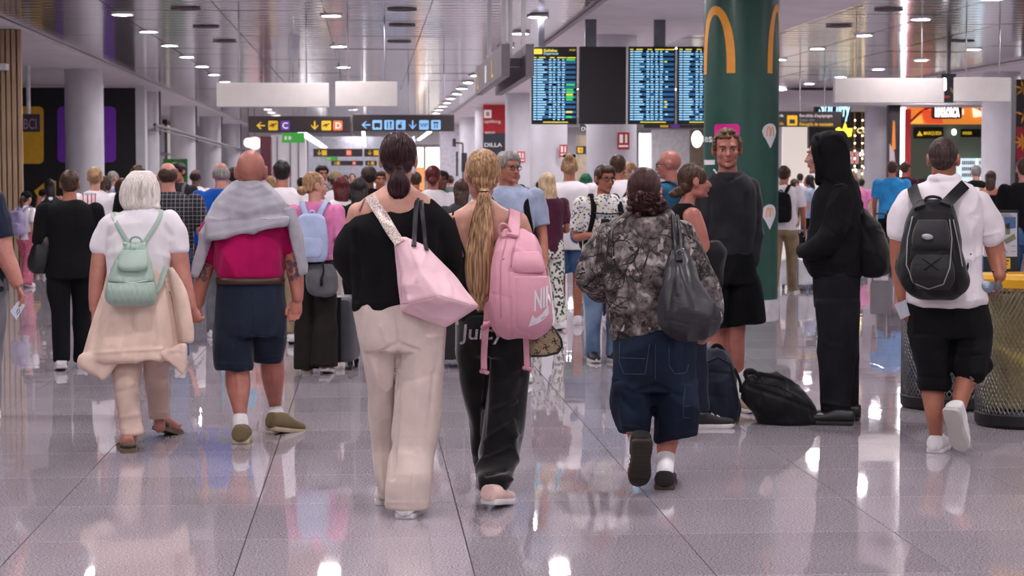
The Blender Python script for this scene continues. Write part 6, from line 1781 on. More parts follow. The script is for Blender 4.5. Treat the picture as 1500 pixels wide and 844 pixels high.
# ---------------------------------------------------------------- hooded man in black
f = Fig(12.2, 1222, 'person in black hoodie with hood up and black jeans, standing sideways with hands in pocket')
P6 = f
g = Geo()
c, k = head_center(f, 1212, 197, 252); M = f.axes(-82, -4)
c = f.p(1206, 227, 0)
add_head(g, c, M, k)
f.T(g, [(1222, 272, 0, 15), (1217, 250, 0, 13)])
f.L(g, [(1208, 1246, 275, 30), (1202, 1254, 300, 36), (1198, 1254, 350, 34), (1198, 1250, 400, 34), (1202, 1250, 430, 32)])
f.T(g, [(1228, 292, -34, 13), (1222, 340, -40, 12), (1208, 358, -38, 10), (1200, 364, -30, 7.5)]); f.T(g, [(1228, 292, 34, 13), (1222, 340, 40, 12), (1206, 358, 38, 10), (1190, 364, 22, 7.5)])
hand(g, f.p(1200, 364, -30), unit(-f.R * .6 + f.F * .8), f.R * .3 - f.U, 1, .75); hand(g, f.p(1190, 364, 22), unit(-f.R * .4 - f.F * .9), f.R * .3 - f.U, -1, .75)
JN6 = [(1194, 1258, 440, 22, -20), (1196, 1258, 480, 21, -21), (1199, 1252, 540, 19, -22), (1203, 1248, 590, 18, -22), (1204, 1249, 613, 18, -22)]
JF6 = [(1200, 1258, 440, 22, 20), (1210, 1258, 480, 21, 22), (1226, 1257, 540, 18, 26), (1234, 1257, 590, 17, 28), (1234, 1257, 606, 17, 28)]
f.L(g, shr(JN6, .62)); f.L(g, shr(JF6, .7))
f.part('body', g, SK3, .008, 3, [headsculpt(c, M, k)])
face_parts(f, c, M, k, mat('brow_dark', '2a1f1c', var=0))
BHD = cloth('hoodie_black', '101013', var=.12, bump=.35, sheen=0)
g = Geo()
f.L(g, [(1208, 1236, 191, 15), (1196, 1241, 197, 24), (1195, 1244, 208, 30), (1197, 1245, 224, 32), (1199, 1245, 242, 33), (1201, 1248, 258, 33), (1203, 1252, 272, 32)], n=2.4)
f.T(g, [(1197, 196, 0, 3.5), (1192, 202, -14, 3.6), (1193, 214, -24, 4), (1196, 232, -27, 4), (1199, 250, -22, 4), (1199, 264, -8, 4.5), (1199, 264, 8, 4.5), (1199, 250, 22, 4), (1196, 232, 27, 4), (1193, 214, 24, 4), (1192, 202, 14, 3.6), (1197, 196, 0, 3.5)], n=8)
f.L(g, [(1206, 1254, 266, 34), (1196, 1260, 282, 44), (1190, 1262, 302, 47), (1186, 1262, 335, 47), (1180, 1261, 362, 46), (1178, 1260, 382, 45), (1184, 1260, 396, 43), (1190, 1260, 405, 41)])
f.T(g, [(1230, 294, -38, 19), (1226, 322, -46, 18.5), (1215, 350, -48, 17.5), (1198, 362, -42, 16), (1184, 367, -28, 13), (1178, 367, -10, 10)]); f.T(g, [(1230, 294, 38, 19), (1226, 322, 46, 18.5), (1215, 350, 48, 17.5), (1200, 360, 42, 15), (1186, 366, 26, 12)])
f.B(g, 1226, 204, -27, 9, 4, 8)
f.part('hoodie', g, BHD, .008, 3, [folds(.022, (9, 9, 6), 71), strokes([((1205, 262), (1222, 272), (1246, 268), 3, -.012), ((1232, 290), (1238, 330), (1226, 358), 3, -.012), ((1214, 336), (1224, 344), 3, -.008), ((1186, 398), (1225, 404), (1260, 402), 2.5, .006), ((1236, 320), (1256, 340), 4, .006), ((1196, 380), (1240, 388), 5, .006), ((1212, 200), (1226, 198), (1240, 212), 2, .006)])])
JBK = denim('jeans_black', '0e0e12', '1d1d22')
g = Geo()
f.L(g, [(1192, 1259, 398, 40), (1193, 1259, 425, 41), (1194, 1258, 450, 40)])
f.L(g, JN6); f.L(g, JF6)
f.part('jeans', g, JBK, .008, 3, [folds(.016, (9, 9, 4), 73), strokes([((1240, 420), (1232, 520), (1230, 600), 3, .004), ((1206, 590), (1244, 596), 3, .010), ((1206, 604), (1246, 606), 2.5, -.008), ((1200, 500), (1240, 512), 4, .006), ((1238, 470), (1250, 540), 3, -.008)])])
BLS = mat('shoe_black', '141416', rough=.4); BKS = mat('sole_black', '1c1b1b', rough=.7)
shoe(f, f.p(1250, 620, f.gw(1235, 623)) * np.array((1, 1, 0)), f.axes(-88), .28, .1, BLS, BKS, .085, lace=BLS)
shoe(f, f.p(1259, 615, f.gw(1240, 616)) * np.array((1, 1, 0)), f.axes(-84), .28, .1, BLS, BKS, .085)
b = Fig(f.d, 1280, 'slack black cloth bag hanging behind the hooded person', 'shoulder_bag', 'bag', z=.87)
BLB = cloth('bag_black_cloth', '0e0e10', var=.1, rough=.7)
g = Geo(); b.L(g, [(1252, 1266, 306, 14), (1252, 1280, 320, 24), (1253, 1293, 342, 32), (1254, 1302, 365, 36), (1256, 1305, 385, 36), (1259, 1299, 398, 30), (1268, 1286, 404, 16)])
o, tb = b.part('bag_body', g, BLB, .008, 3, [folds(.03, (9, 9, 6), 77), strokes([((1258, 320), (1275, 350), (1290, 390), 4, -.008), ((1285, 338), (1304, 345), 2, .006)])], bvh=True)
g = Geo(); b.T(g, [(1262, 312, -24, 3), (1254, 290, -34, 3), (1238, 272, -40, 3), (1224, 270, -30, 3)], flat=(1, .4)); b.solid('strap', g, STRAPK)

# ---------------------------------------------------------------- man with black backpack at the bins
f = Fig(10.9, 1385, 'person with cropped dark hair, white shirt and black cuffed shorts, stepping away beside the bins')
P7 = f
wl_ = f.gw(1378, 666)
g = Geo()
c, k = head_center(f, 1382, 203, 265, 2); M = f.axes(5, -8)
add_head(g, c, M, k)
f.T(g, [(1382, 280, 0, 19), (1382, 262, 4, 17.5), (1382, 245, 4, 17)])
f.L(g, [(1352, 1412, 270, 22), (1334, 1428, 286, 28), (1332, 1432, 330, 31), (1336, 1432, 390, 31), (1336, 1434, 440, 32), (1350, 1430, 480, 30)])
f.T(g, [(1334, 294, 4, 17), (1320, 330, 6, 15.5), (1317, 380, 8, 13), (1320, 420, 8, 10.5), (1322, 438, 6, 8.5)])
f.T(g, [(1432, 292, 4, 18), (1449, 330, 4, 16), (1459, 372, 4, 13.5), (1463, 392, -6, 11.5), (1464.5, 404, -14, 9.5)])
hand(g, f.p(1322, 440, 6), unit(-f.U + f.R * .1), unit(f.R * .7 + f.F * .4), -1, .98, curl=(.6, .6, .7, .7))
HB7 = hand(g, f.p(1464.5, 406, -14), unit(-f.U * .9 - f.R * .15 + f.F * .1), unit(-f.R * .9 - f.F * .1), 1, 1.0, curl=(.95, 1.0, 1.05, 1.05), tcurl=.5)
KL7 = [(1332, 1394, 490, 38, -2), (1338, 1392, 520, 32, -8), (1346, 1391, 550, 28, -16), (1348, 1391, 568, 26, -20)]
KR7 = [(1388, 1452, 480, 38, 0), (1394, 1452, 505, 33, -10), (1401, 1449, 528, 30, -22), (1406, 1444, 545, 26, -30)]
f.L(g, shr(KL7, .7)); f.L(g, shr(KR7, .7))
f.T(g, [(1368, 540, -14, 17), (1367, 575, -22, 17), (1369, 605, -34, 13.5), (1371, 638, wl_ + 24, 9.5), (1372, 654, wl_ + 26, 9.5)])
Mx = f.axes(30, -64); toe = f.p(1406, 664, f.gw(1406, 668)); hl = toe - Mx[:, 1] * .262 + np.array((0, 0, .012)); ank = hl + Mx @ np.array((0, .055, .085))
g.tube([(*f.p(x_, y_, w_), r_ * f.s) for x_, y_, w_, r_ in ((1430, 515, -16, 19), (1419, 548, -30, 16.5), (1410, 572, -42, 14))] + [(*(ank * .8 + f.p(1410, 572, -42) * .2), 10 * f.s), (*ank, 9 * f.s)], n=14)
f.part('body', g, SK4, .0068, 3, [headsculpt(c, M, k), strokes([((1372, 268), (1392, 268), 1.4, -.004), ((1371, 274), (1393, 274), 1.4, -.003)])])
WSH = cloth('shirt_white_linen', 'e2dbdf', var=.03)
g = Geo()
f.L(g, [(1358, 1406, 264, 22), (1340, 1424, 274, 29), (1326, 1434, 290, 34), (1324, 1437, 320, 37), (1328, 1436, 360, 38), (1329, 1438, 400, 41), (1328, 1444, 425, 46), (1328, 1446, 440, 47.5), (1338, 1438, 448, 46)])
f.T(g, [(1333, 296, 3, 18.5), (1321, 318, 5, 18.8), (1317, 340, 6, 17)], k=3); f.T(g, [(1430, 295, 3, 19.5), (1446, 322, 4, 19.8), (1453, 346, 4, 18)], k=3)
f.T(g, [(1364, 262, 12, 6), (1366, 262, -12, 6), (1382, 262, -18, 6.5), (1399, 262, -12, 6), (1401, 262, 12, 6)], n=10)
o, t7 = f.part('shirt', g, WSH, .008, 3, [folds(.016, (10, 10, 8), 80), strokes([((1420, 300), (1432, 360), (1428, 430), 4, -.008), ((1432, 320), (1420, 350), 4, .006), ((1424, 380), (1436, 372), 4, .006), ((1338, 430), (1345, 400), 3, -.005), ((1334, 442), (1390, 447), (1440, 437), 2, .005), ((1318, 336), (1330, 334), 2, .005), ((1440, 346), (1464, 340), 2, .005)])], bvh=True)
KSH = cloth('shorts_black', '0e0e10', var=.1, sheen=0)
g = Geo()
f.L(g, [(1333, 1440, 430, 38), (1331, 1448, 455, 42), (1331, 1452, 478, 43), (1332, 1452, 492, 42)])
f.L(g, KL7); f.L(g, KR7)
f.L(g, [(1346, 1391, 552, 29, -18), (1346, 1392, 562, 29, -20), (1348, 1391, 570, 27, -20)]); f.T(g, [(1404, 532, -24, 16), (1424, 541, -30, 24), (1440, 535, -24, 14)], k=3)
f.part('cuffed_shorts', g, KSH, .008, 3, [folds(.02, (9, 9, 5), 83), strokes([((1393, 450), (1394, 505), 2, -.006), ((1394, 512), (1392, 550), 3.5, -.016), ((1346, 552), (1392, 553), 1.8, -.008), ((1404, 524), (1440, 520), 2, -.008), ((1396, 505), (1370, 515), 4, -.007), ((1398, 500), (1425, 508), 4, -.007)])])
shoe(f, under(f, 1372, 648, wl_ + 26, f.axes(10), .055), f.axes(10), .275, .1, WSHOE, WSOLE, .085, lace=WSOCK, name='trainer')
shoe(f, hl, Mx, .275, .105, WSHOE, mat('sole_worn_white', 'b5b0ac', rough=.7, var=.08), .085, lace=WSOCK, tread=False, name='trainer')
HS7 = hairmat('hair_cropped_dark', '241918', '4a3833', .6)
g = Geo(); q = lambda x, y, z: c + M @ (np.array((x, y, z)) * k)
g.ball(q(0, -.018, .034), .0785 * k, .0955 * k, .088 * k, M, 26, 18); g.ball(q(0, -.05, -.012), .066 * k, .052 * k, .052 * k, M)
f.part('cropped_hair', g, HS7, .006, 2, [folds(.003, (60, 60, 60), 4)])
g = Geo(); g.tube([(*(f.p(1464, 398, -10) + f.R * .040 * math.cos(a) + f.F * .034 * math.sin(a)), .004) for a in np.linspace(0, 2 * PI, 17)], n=6, smooth=1); f.solid('wristband', g, STRAPK)
tt = bvh_of(fuse(Geo().tube([(*f.p(x, y, w), r * f.s * 1.03) for x, y, w, r in ((1428, 525, -20, 18), (1419, 548, -30, 16.5), (1409, 575, -55, 14), (1399, 600, -80, 9.5))], n=14), .008, 1))
f.decal('tattoo', tt, [[(1424 + 4 * math.cos(a), 552 + 7 * math.sin(a)) for a in np.linspace(0, 2 * PI, 9)[:-1]], [(1428 + 3 * math.cos(a), 566 + 3 * math.sin(a)) for a in np.linspace(0, 2 * PI, 7)[:-1]], [(1419 + 2 * math.cos(a), 546 + 2 * math.sin(a)) for a in np.linspace(0, 2 * PI, 7)[:-1]]], INK, off=.001)
# his backpack
b = Fig(f.d, 1368, 'black sports backpack with grey piping on the person in the white shirt', 'backpack', 'backpack', z=.92)
BKP = cloth('backpack_black', '121214', var=.1, rough=.65); GRP = mat('piping_grey', '8b8b8e', rough=.5); BKD = cloth('backpack_charcoal', '2a2a2c', var=.1, rough=.7)
g = Geo(); b.L(g, [(1344, 1390, 294, 14, -54), (1334, 1397, 310, 24, -64), (1327, 1402, 335, 33, -72), (1321, 1408, 365, 38, -77), (1316, 1415, 392, 40, -79), (1318, 1418, 412, 37, -77), (1328, 1410, 428, 28, -70), (1348, 1398, 437, 16, -62)], n=2.7)
o, tb = b.part('bag_body', g, BKP, .007, 3, [folds(.018, (10, 10, 8), 86), strokes([((1342, 320), (1330, 380), (1340, 425), 2, -.006), ((1394, 318), (1402, 380), (1398, 425), 2, -.006)])], bvh=True)
g = Geo(); b.L(g, [(1345, 1386, 322, 7, -98), (1338, 1390, 338, 11, -106), (1336, 1392, 356, 11, -110), (1340, 1390, 366, 7, -110)], n=2.6, k=3); b.part('top_pocket', g, BKD, .006, 2)
g = Geo(); b.L(g, [(1340, 1392, 372, 8, -110), (1334, 1397, 392, 12, -114), (1336, 1398, 410, 11, -112), (1346, 1392, 424, 6, -102)], n=2.6, k=3); _, tpk = b.part('front_pocket', g, BKD, .006, 2, bvh=True)
b.line('piping', [tb, tpk], [(1337, 318), (1330, 350), (1328, 388), (1338, 414), (1360, 423), (1382, 416), (1391, 392), (1394, 350), (1390, 318)], .0035, GRP, off=.003)
b.line('piping', [tb, tpk], [(1396, 322), (1404, 360), (1410, 395)], .003, GRP, off=.003)
for x0, x1 in ((1350, 1378), (1378, 1350)): b.line('bungee_cord', [tpk, tb], [(x0, 378), ((x0 + x1) / 2, 388), (x1, 398)], .003, STRAPK, off=.004)
g = Geo(); b.B(g, 1358.5, 347, -121, 8, 2, 4.2, .1); b.solid('badge', g, mat('badge_silver', '9a9a9e', rough=.35, metal=.4))
g = Geo(); b.T(g, [(1356, 298, -62, 3), (1356, 291, -68, 3), (1366, 288, -70, 3), (1378, 291, -68, 3), (1379, 298, -62, 3)], flat=(1, .6)); b.solid('top_handle', g, STRAPK)
b.ribbon('shoulder_strap', [t7, tb], [(1338, 262), (1338, 276), (1342, 292), (1348, 306)], .062, BKP, off=.010, thick=.014)
b.ribbon('shoulder_strap', [t7, tb], [(1417, 258), (1412, 272), (1398, 286), (1384, 302)], .062, BKP, off=.010, thick=.014)
g = Geo(); b.T(g, [(1412, 405, -46, 3), (1418, 390, -40, 3), (1423, 372, -36, 3)], flat=(1, .3)); b.solid('side_strap', g, STRAPK)
g = Geo(); b.L(g, [(1312, 1322, 380, 12, -60), (1311, 1324, 395, 14, -60), (1316, 1326, 410, 10, -58)]); b.part('mesh_pocket', g, STRAPK, .006, 2)
# bottle and paper he holds
BOT = mat('bottle_clear', 'c9d6e2', rough=.08, var=0, trans=.85)
bt = Fig(f.d, 1448, 'clear plastic water bottle held in the hand over the bins', 'water_bottle', 'bottle', z=1.0)
g = Geo(); bt.T(g, [(1462, 420, -24, 7), (1446, 421, -26, 8.5), (1430, 420, -28, 8.5), (1422, 419, -28, 6)], k=3); bt.solid('bottle_body', g, BOT)
g = Geo(); bt.T(g, [(1421, 419, -28, 3.5), (1416, 418.5, -28, 3.5)], k=1); bt.solid('bottle_cap', g, mat('cap_blue', '4b6fae', rough=.4))
g = Geo(); bt.T(g, [(1445, 420.5, -26, 8.7), (1438, 420, -27, 8.7)], k=1, n=16); bt.solid('bottle_label', g, mat('label_blue', 'aebdd6', rough=.4))
pp = Fig(f.d, 1320, 'folded white slip of paper held by the backpack wearer beside the bin', 'paper_slip', 'paper', z=.8)
g = Geo(); pp.poly(g, [(1310, 446), (1327, 439), (1333, 462), (1319, 468)], -14, -13); pp.solid('sheet', g, mat('paper_white', 'c9ccd8'), smooth=False)

# ---------------------------------------------------------------- tall man facing the camera
f = Fig(12.8, 1068, 'tall person with wavy light brown hair, dark sweatshirt and black shorts, facing the camera')
P8 = f
g = Geo()
k = (245 - 192) * f.s / .231; c = f.p(1065, 219.5, -6); M = f.axes(176, -2); M = M * np.array((1.07, 1.03, 1.0))
add_head(g, c, M, k, jaw=.98)
f.T(g, [(1066, 258, 4, 16), (1066, 245, 3, 13.5), (1065, 232, 2, 13.5)])
f.L(g, [(1044, 1090, 258, 18), (1034, 1100, 270, 25), (1034, 1100, 310, 27), (1038, 1098, 360, 26), (1038, 1100, 395, 27)])
f.T(g, [(1036, 275, 0, 13), (1030, 310, 2, 12), (1032, 345, -4, 11), (1040, 375, -12, 9)]); f.T(g, [(1096, 275, 0, 13), (1102, 310, 2, 12), (1103, 345, 0, 11), (1099, 378, -8, 9)])
hand(g, f.p(1040, 376, -12), unit(-f.U + f.F * .1), f.R, 1, .9); hand(g, f.p(1099, 379, -8), unit(-f.U + f.F * .1), -f.R, -1, .9)
K8L = [(1034, 1072, 410, 27, 0), (1036, 1072, 440, 25, 0), (1040, 1070, 478, 24, 0)]; K8R = [(1068, 1112, 405, 28, 0), (1068, 1118, 440, 27, 0), (1066, 1121, 474, 26, 0, -6)]
f.L(g, shr(K8L, .6)); f.L(g, shr(K8R, .5))
f.T(g, [(1080, 440, 0, 15), (1078, 490, 0, 13.5), (1079, 520, 4, 12), (1081, 560, 8, 8), (1085, 590, 4, 8)])
f.T(g, [(1052, 440, 0, 15), (1052, 490, 4, 13), (1054, 520, 8, 12), (1056, 560, 14, 8), (1057, 588, 12, 8)])
f.part('body', g, SK5, .0065, 2, [headsculpt(c, M, k)])
face_parts(f, c, M, k, mat('brow_brown', '5a4030', var=0), '2c2c30', '9a5f58')
HR8 = hairmat('hair_light_brown', '3f2c20', '7d5d45', .5)
g = Geo(); q = lambda x, y, z: c + M @ (np.array((x, y, z)) * k)
g.ball(q(0, -.032, .04), .083 * k, .088 * k, .082 * k, M, 24, 16); g.ball(q(0, -.05, .0), .074 * k, .058 * k, .07 * k, M)
rc = random.Random(4)
for i in range(70):
    a = rc.uniform(-1.1, 1.1); e = rc.uniform(.35, 1.45)
    v = np.array((math.sin(a) * math.cos(e) * .08, .088 * math.cos(a) * math.cos(e) * rc.uniform(.2, 1), .045 + .085 * math.sin(e)))
    g.ball(q(*v), rc.uniform(.010, .018) * k, rc.uniform(.010, .018) * k, rc.uniform(.008, .014) * k, M, 8, 6)
for sg in (-1, 1): g.ball(q(.074 * sg, .002, .036), .014 * k, .04 * k, .045 * k, M)
f.part('wavy_hair', g, HR8, .005, 1, [folds(.008, (45, 45, 45), 4)])
SWT = cloth('sweatshirt_charcoal', '27272b', var=.14)
g = Geo()
f.L(g, [(1046, 1088, 254, 19), (1034, 1098, 263, 27), (1024, 1106, 276, 31), (1022, 1108, 300, 32), (1028, 1106, 335, 31), (1030, 1104, 362, 31), (1032, 1102, 374, 30)])
f.T(g, [(1034, 276, 0, 15), (1027, 310, 2, 15), (1029, 345, -4, 14), (1036, 372, -12, 11)]); f.T(g, [(1097, 276, 0, 15), (1103, 310, 2, 14.5), (1104, 345, 0, 13.5), (1101, 382, -8, 10.5)])
o, t8 = f.part('sweatshirt', g, SWT, .008, 3, [folds(.02, (9, 9, 6), 90), strokes([((1047, 255), (1066, 266), (1087, 254), 2, -.008), ((1092, 285), (1094, 340), 3, -.010), ((1040, 285), (1038, 340), 3, -.010), ((1034, 371), (1100, 372), 2, .005)])], bvh=True)
g = Geo(); f.T(g, [(1048, 252, -8, 2.6), (1056, 259, -17, 2.6), (1066, 262, -20, 2.6), (1077, 259, -17, 2.6), (1085, 252, -8, 2.6)], n=8); f.solid('collar', g, mat('collar_black', '151518'))
g = Geo(); f.T(g, [(1046, 249, -6, 1.6), (1050, 254, -13, 1.6), (1055, 258, -17, 1.6)], n=8); f.solid('undershirt', g, WSOCK)
KSB = cloth('shorts_black_cotton', '0f0f12', var=.1, sheen=0)
g = Geo(); f.L(g, [(1034, 1103, 368, 31), (1032, 1108, 395, 33), (1033, 1113, 415, 33)]); f.L(g, K8L); f.L(g, K8R)
f.part('shorts', g, KSB, .008, 3, [folds(.016, (9, 9, 4), 93), strokes([((1070, 420), (1068, 478), 3, -.010), ((1090, 390), (1100, 470), 4, -.006)])])
for pts in ([(1081.5, 545, 8, 10.2), (1085, 585, 5, 11)], [(1056, 545, 13, 10.2), (1057, 585, 12, 11)]):
    g = Geo(); f.T(g, pts); f.part('sock', g, WSOCK, .006, 1)
BSN = mat('shoe_beige', '9c8672', rough=.7)
shoe(f, f.p(1087, 592, f.gw(1088, 604) + 40) * np.array((1, 1, 0)), f.axes(165), .28, .1, BSN, WSOLE, .08, lace=WSOCK)
shoe(f, f.p(1057, 592, f.gw(1058, 602) + 40) * np.array((1, 1, 0)), f.axes(190), .28, .1, BSN, WSOLE, .08, lace=WSOCK)
# ---------------------------------------------------------------- woman in profile with low bun
f = Fig(11.9, 1012, 'person in profile with low brown bun and black sleeveless top, facing the tall person')
P9 = f
g = Geo()
k = (290 - 242) * f.s / .226; c = f.p(1018, 266, 0); M = f.axes(78, 0)
add_head(g, c, M, k)
f.T(g, [(1004, 306, 0, 13), (1009, 290, 0, 10), (1013, 276, 0, 10.5)])
f.L(g, [(990, 1016, 300, 22), (984, 1024, 312, 34), (982, 1030, 335, 36), (984, 1028, 370, 32), (984, 1028, 410, 34)])
f.T(g, [(1014, 318, -34, 14.5), (1024, 340, -36, 12), (1030, 362, -34, 10.5), (1036, 372, -22, 9), (1034, 374, -8, 7)]); f.T(g, [(1008, 318, 34, 14), (1016, 345, 38, 11), (1026, 366, 36, 10), (1034, 374, 28, 8)])
hand(g, f.p(1034, 374, -8), unit(f.R * .4 + f.F), -f.U, -1, .88, curl=(.7, .7, .8, .8)); hand(g, f.p(1034, 374, 28), unit(f.R * .4 - f.F), -f.U, 1, .88)
PL9 = [(984, 1030, 420, 22, -20), (990, 1034, 480, 19, -20), (1000, 1036, 540, 17, -20), (1006, 1038, 600, 16, -20)]
PR9 = [(984, 1030, 420, 22, 20), (984, 1026, 480, 19, 20), (984, 1022, 540, 17, 22), (984, 1018, 600, 16, 24)]
f.L(g, shr(PL9, .7)); f.L(g, shr(PR9, .7))
f.part('body', g, SK5, .0075, 2, [headsculpt(c, M, k)])
face_parts(f, c, M, k, mat('brow_brown', '5a4030', var=0), '4a3a30', 'a05a55')
TNK = cloth('tank_black', '0e0e10', sheen=0)
g = Geo(); f.L(g, [(988, 1012, 299, 24), (980, 1024, 309, 33), (977, 1031, 330, 38), (979, 1031, 360, 36), (981, 1031, 400, 36)])
f.part('tank_top', g, TNK, .008, 3, [folds(.012, (9, 9, 7), 97)])
g = Geo(); f.L(g, [(1020, 1056, 356, 30, -4), (1018, 1062, 370, 36, -4), (1022, 1060, 390, 34, -4), (1026, 1054, 430, 26, -4), (1030, 1050, 468, 16, -4)])
f.part('folded_jacket', g, cloth('jacket_black', '1a1a1d'), .009, 3, [folds(.03, (12, 12, 6), 99)])
TR9 = cloth('trousers_ink', '1b2030', var=.1)
g = Geo(); f.L(g, [(980, 1031, 392, 35), (982, 1032, 420, 38), (983, 1031, 435, 37)]); f.L(g, PL9); f.L(g, PR9)
f.part('trousers', g, TR9, .009, 3, [folds(.016, (9, 9, 4), 101)])
CHK = mat('shoe_black_canvas', '1e1e20', rough=.7)
so_ = shoe(f, f.p(1016, 622, f.gw(1030, 627)) * np.array((1, 1, 0)), f.axes(84), .25, .092, CHK, WSOLE, .075, lace=WSOCK)
shoe(f, f.p(992, 622, f.gw(1000, 619)) * np.array((1, 1, 0)), f.axes(84), .25, .092, CHK, WSOLE, .075)
HB9 = hairmat('hair_brown', '2a1a15', '5d4335', .42)
g = Geo(); q = lambda x, y, z: c + M @ (np.array((x, y, z)) * k)
g.ball(q(0, -.024, .034), .083 * k, .092 * k, .088 * k, M, 24, 16); g.ball(q(0, -.06, -.02), .07 * k, .05 * k, .065 * k, M)
for sg in (-1, 1): g.ball(q(.062 * sg, .025, .035), .022 * k, .052 * k, .05 * k, M)
g.ball(q(0, -.115, -.07), .042 * k, .05 * k, .036 * k, M); g.ball(q(.0, -.145, -.085), .03 * k, .035 * k, .03 * k, M)
f.part('hair', g, HB9, .006, 2, [folds(.008, (35, 35, 35), 4)])
g = Geo(); scalp_strands(g, c, M, k, (0, -.115, -.06), 260, .0016, 21, cap=(.084, .097, .094), off=(0, -.022, .032), ymax=.75)
f.solid('hair_strands', g, HB9, kind='stuff')
# bags on the floor
b = Fig(12.0, 1055, 'upright dark navy backpack standing on the floor behind the sideways person', 'floor_backpack', 'backpack')
NVB = cloth('backpack_navy', '232838', var=.12, rough=.6)
zb = b.gw(1056, 621)
g = Geo(); b.L(g, [(1036, 1062, 512, 18, zb + 30), (1030, 1070, 526, 28, zb + 32), (1026, 1077, 555, 36, zb + 34), (1024, 1082, 588, 40, zb + 36), (1026, 1083, 606, 40, zb + 38), (1030, 1080, 617, 36, zb + 38)], n=2.7)
o, tb = b.part('bag_body', g, NVB, .008, 3, [folds(.03, (9, 9, 6), 104), strokes([((1036, 545), (1072, 548), 2, -.008), ((1068, 525), (1078, 600), 3, -.006), ((1034, 580), (1074, 584), 2, -.006)])], bvh=True)
g = Geo(); b.T(g, [(1040, 516, zb + 24, 3), (1046, 507, zb + 24, 3), (1054, 507, zb + 24, 3), (1060, 515, zb + 24, 3)], flat=(1, .5)); b.solid('top_handle', g, STRAPK)
b.line('zip', tb, [(1034, 532), (1052, 524), (1070, 534), (1078, 570)], .004, STRAPK, off=.002)
g = Geo(); b.T(g, [(1076, 540, zb + 10, 3), (1084, 560, zb + 0, 3), (1085, 575, zb + 4, 3)], flat=(1, .4)); b.solid('side_strap', g, STRAPK)
b = Fig(12.0, 1145, 'black travel holdall lying on the floor at the feet of the hooded person', 'holdall', 'bag')
zb = b.gw(1140, 624)
HLD = cloth('holdall_black', '0f0f12', var=.12, rough=.6)
g = Geo(); b.L(g, [(1100, 1140, 549, 12, zb + 40), (1090, 1160, 560, 30, zb + 40), (1087, 1176, 575, 42, zb + 42), (1092, 1190, 592, 48, zb + 44), (1102, 1198, 606, 48, zb + 46), (1112, 1200, 617, 44, zb + 46), (1120, 1196, 622, 40, zb + 46)], n=2.5)
o, tb = b.part('bag_body', g, HLD, .008, 3, [folds(.035, (8, 8, 8), 107), strokes([((1096, 566), (1140, 580), (1192, 600), 3, -.010), ((1120, 556), (1112, 600), 3, -.008), ((1150, 562), (1160, 615), 3, -.008)])], bvh=True)
g = Geo(); b.T(g, [(1094, 556, zb + 20, 3), (1092, 545, zb + 16, 3.4), (1102, 543, zb + 16, 3.4), (1112, 551, zb + 20, 3)], n=8); b.solid('carry_handle', g, STRAPK)
g = Geo(); b.T(g, [(1090, 552, zb + 30, 3), (1100, 546, zb + 26, 3), (1130, 551, zb + 10, 3), (1150, 556, zb + 8, 3)], flat=(1, .5)); b.solid('top_strap', g, STRAPK)
b.line('zip', tb, [(1104, 560), (1140, 566), (1176, 586)], .004, STRAPK, off=.002)

# ================================================================ PEOPLE FURTHER IN THE HALL
def hair_style(f, c, M, k, style, mt, vox, seed=1):
    g = Geo(); q = lambda x, y, z: c + M @ (np.array((x, y, z)) * k)
    if style == 'bald': return None
    g.ball(q(0, -.026, .036), .081 * k, .092 * k, .088 * k, M, 20, 14); g.ball(q(0, -.054, -.012), .068 * k, .05 * k, .06 * k, M)
    if style == 'balding':
        g = Geo(); g.ball(q(0, -.042, .012), .081 * k, .073 * k, .072 * k, M, 18, 12)
        for sg in (-1, 1): g.ball(q(.07 * sg, -.01, .012), .014 * k, .045 * k, .034 * k, M)
    if style in ('short', 'bun', 'pony', 'sidebun'):
        for sg in (-1, 1): g.ball(q(.066 * sg, .012, .04), .018 * k, .045 * k, .042 * k, M)
    if style == 'fringe':
        g.ball(q(0, .03, .082), .074 * k, .062 * k, .042 * k, M)
        for sg in (-1, 1): g.ball(q(.07 * sg, .012, .045), .018 * k, .05 * k, .048 * k, M)
    if style == 'full':
        g.ball(q(0, -.01, .06), .09 * k, .095 * k, .07 * k, M)
        for sg in (-1, 1): g.ball(q(.07 * sg, -.01, .02), .022 * k, .05 * k, .05 * k, M)
    if style == 'bun': g.ball(q(0, -.125, .01), .042 * k, .04 * k, .042 * k, M)
    if style == 'topbun': g.ball(q(0, -.09, .10), .045 * k, .04 * k, .04 * k, M); g.ball(q(0, -.08, .0), .06 * k, .05 * k, .06 * k, M)
    if style == 'lowbun': g.ball(q(0, -.12, -.05), .045 * k, .042 * k, .04 * k, M)
    if style == 'pony': g.tube([(*q(0, -.11, .02), .03 * k), (*q(0, -.15, -.03), .034 * k), (*q(0, -.14, -.12), .026 * k), (*q(0, -.12, -.19), .01 * k)], n=10)
    if style == 'long':
        for sg in (-1, 1): g.ball(q(.068 * sg, -.0, .0), .026 * k, .055 * k, .085 * k, M)
        g.tube([(*q(0, -.055, .0), .08 * k), (*q(0, -.07, -.10), .085 * k), (*q(0, -.075, -.2), .075 * k), (*q(0, -.075, -.28), .04 * k)], n=14, flat=(1, .55), side=M[:, 0])
    if style == 'bob':
        for sg in (-1, 1): g.ball(q(.066 * sg, -.0, -.005), .028 * k, .06 * k, .085 * k, M)
        g.ball(q(0, -.06, -.04), .08 * k, .055 * k, .08 * k, M)
    return f.part('hair', g, mt, min(vox, .009), 2, [folds(.006, (45, 45, 25), seed)])

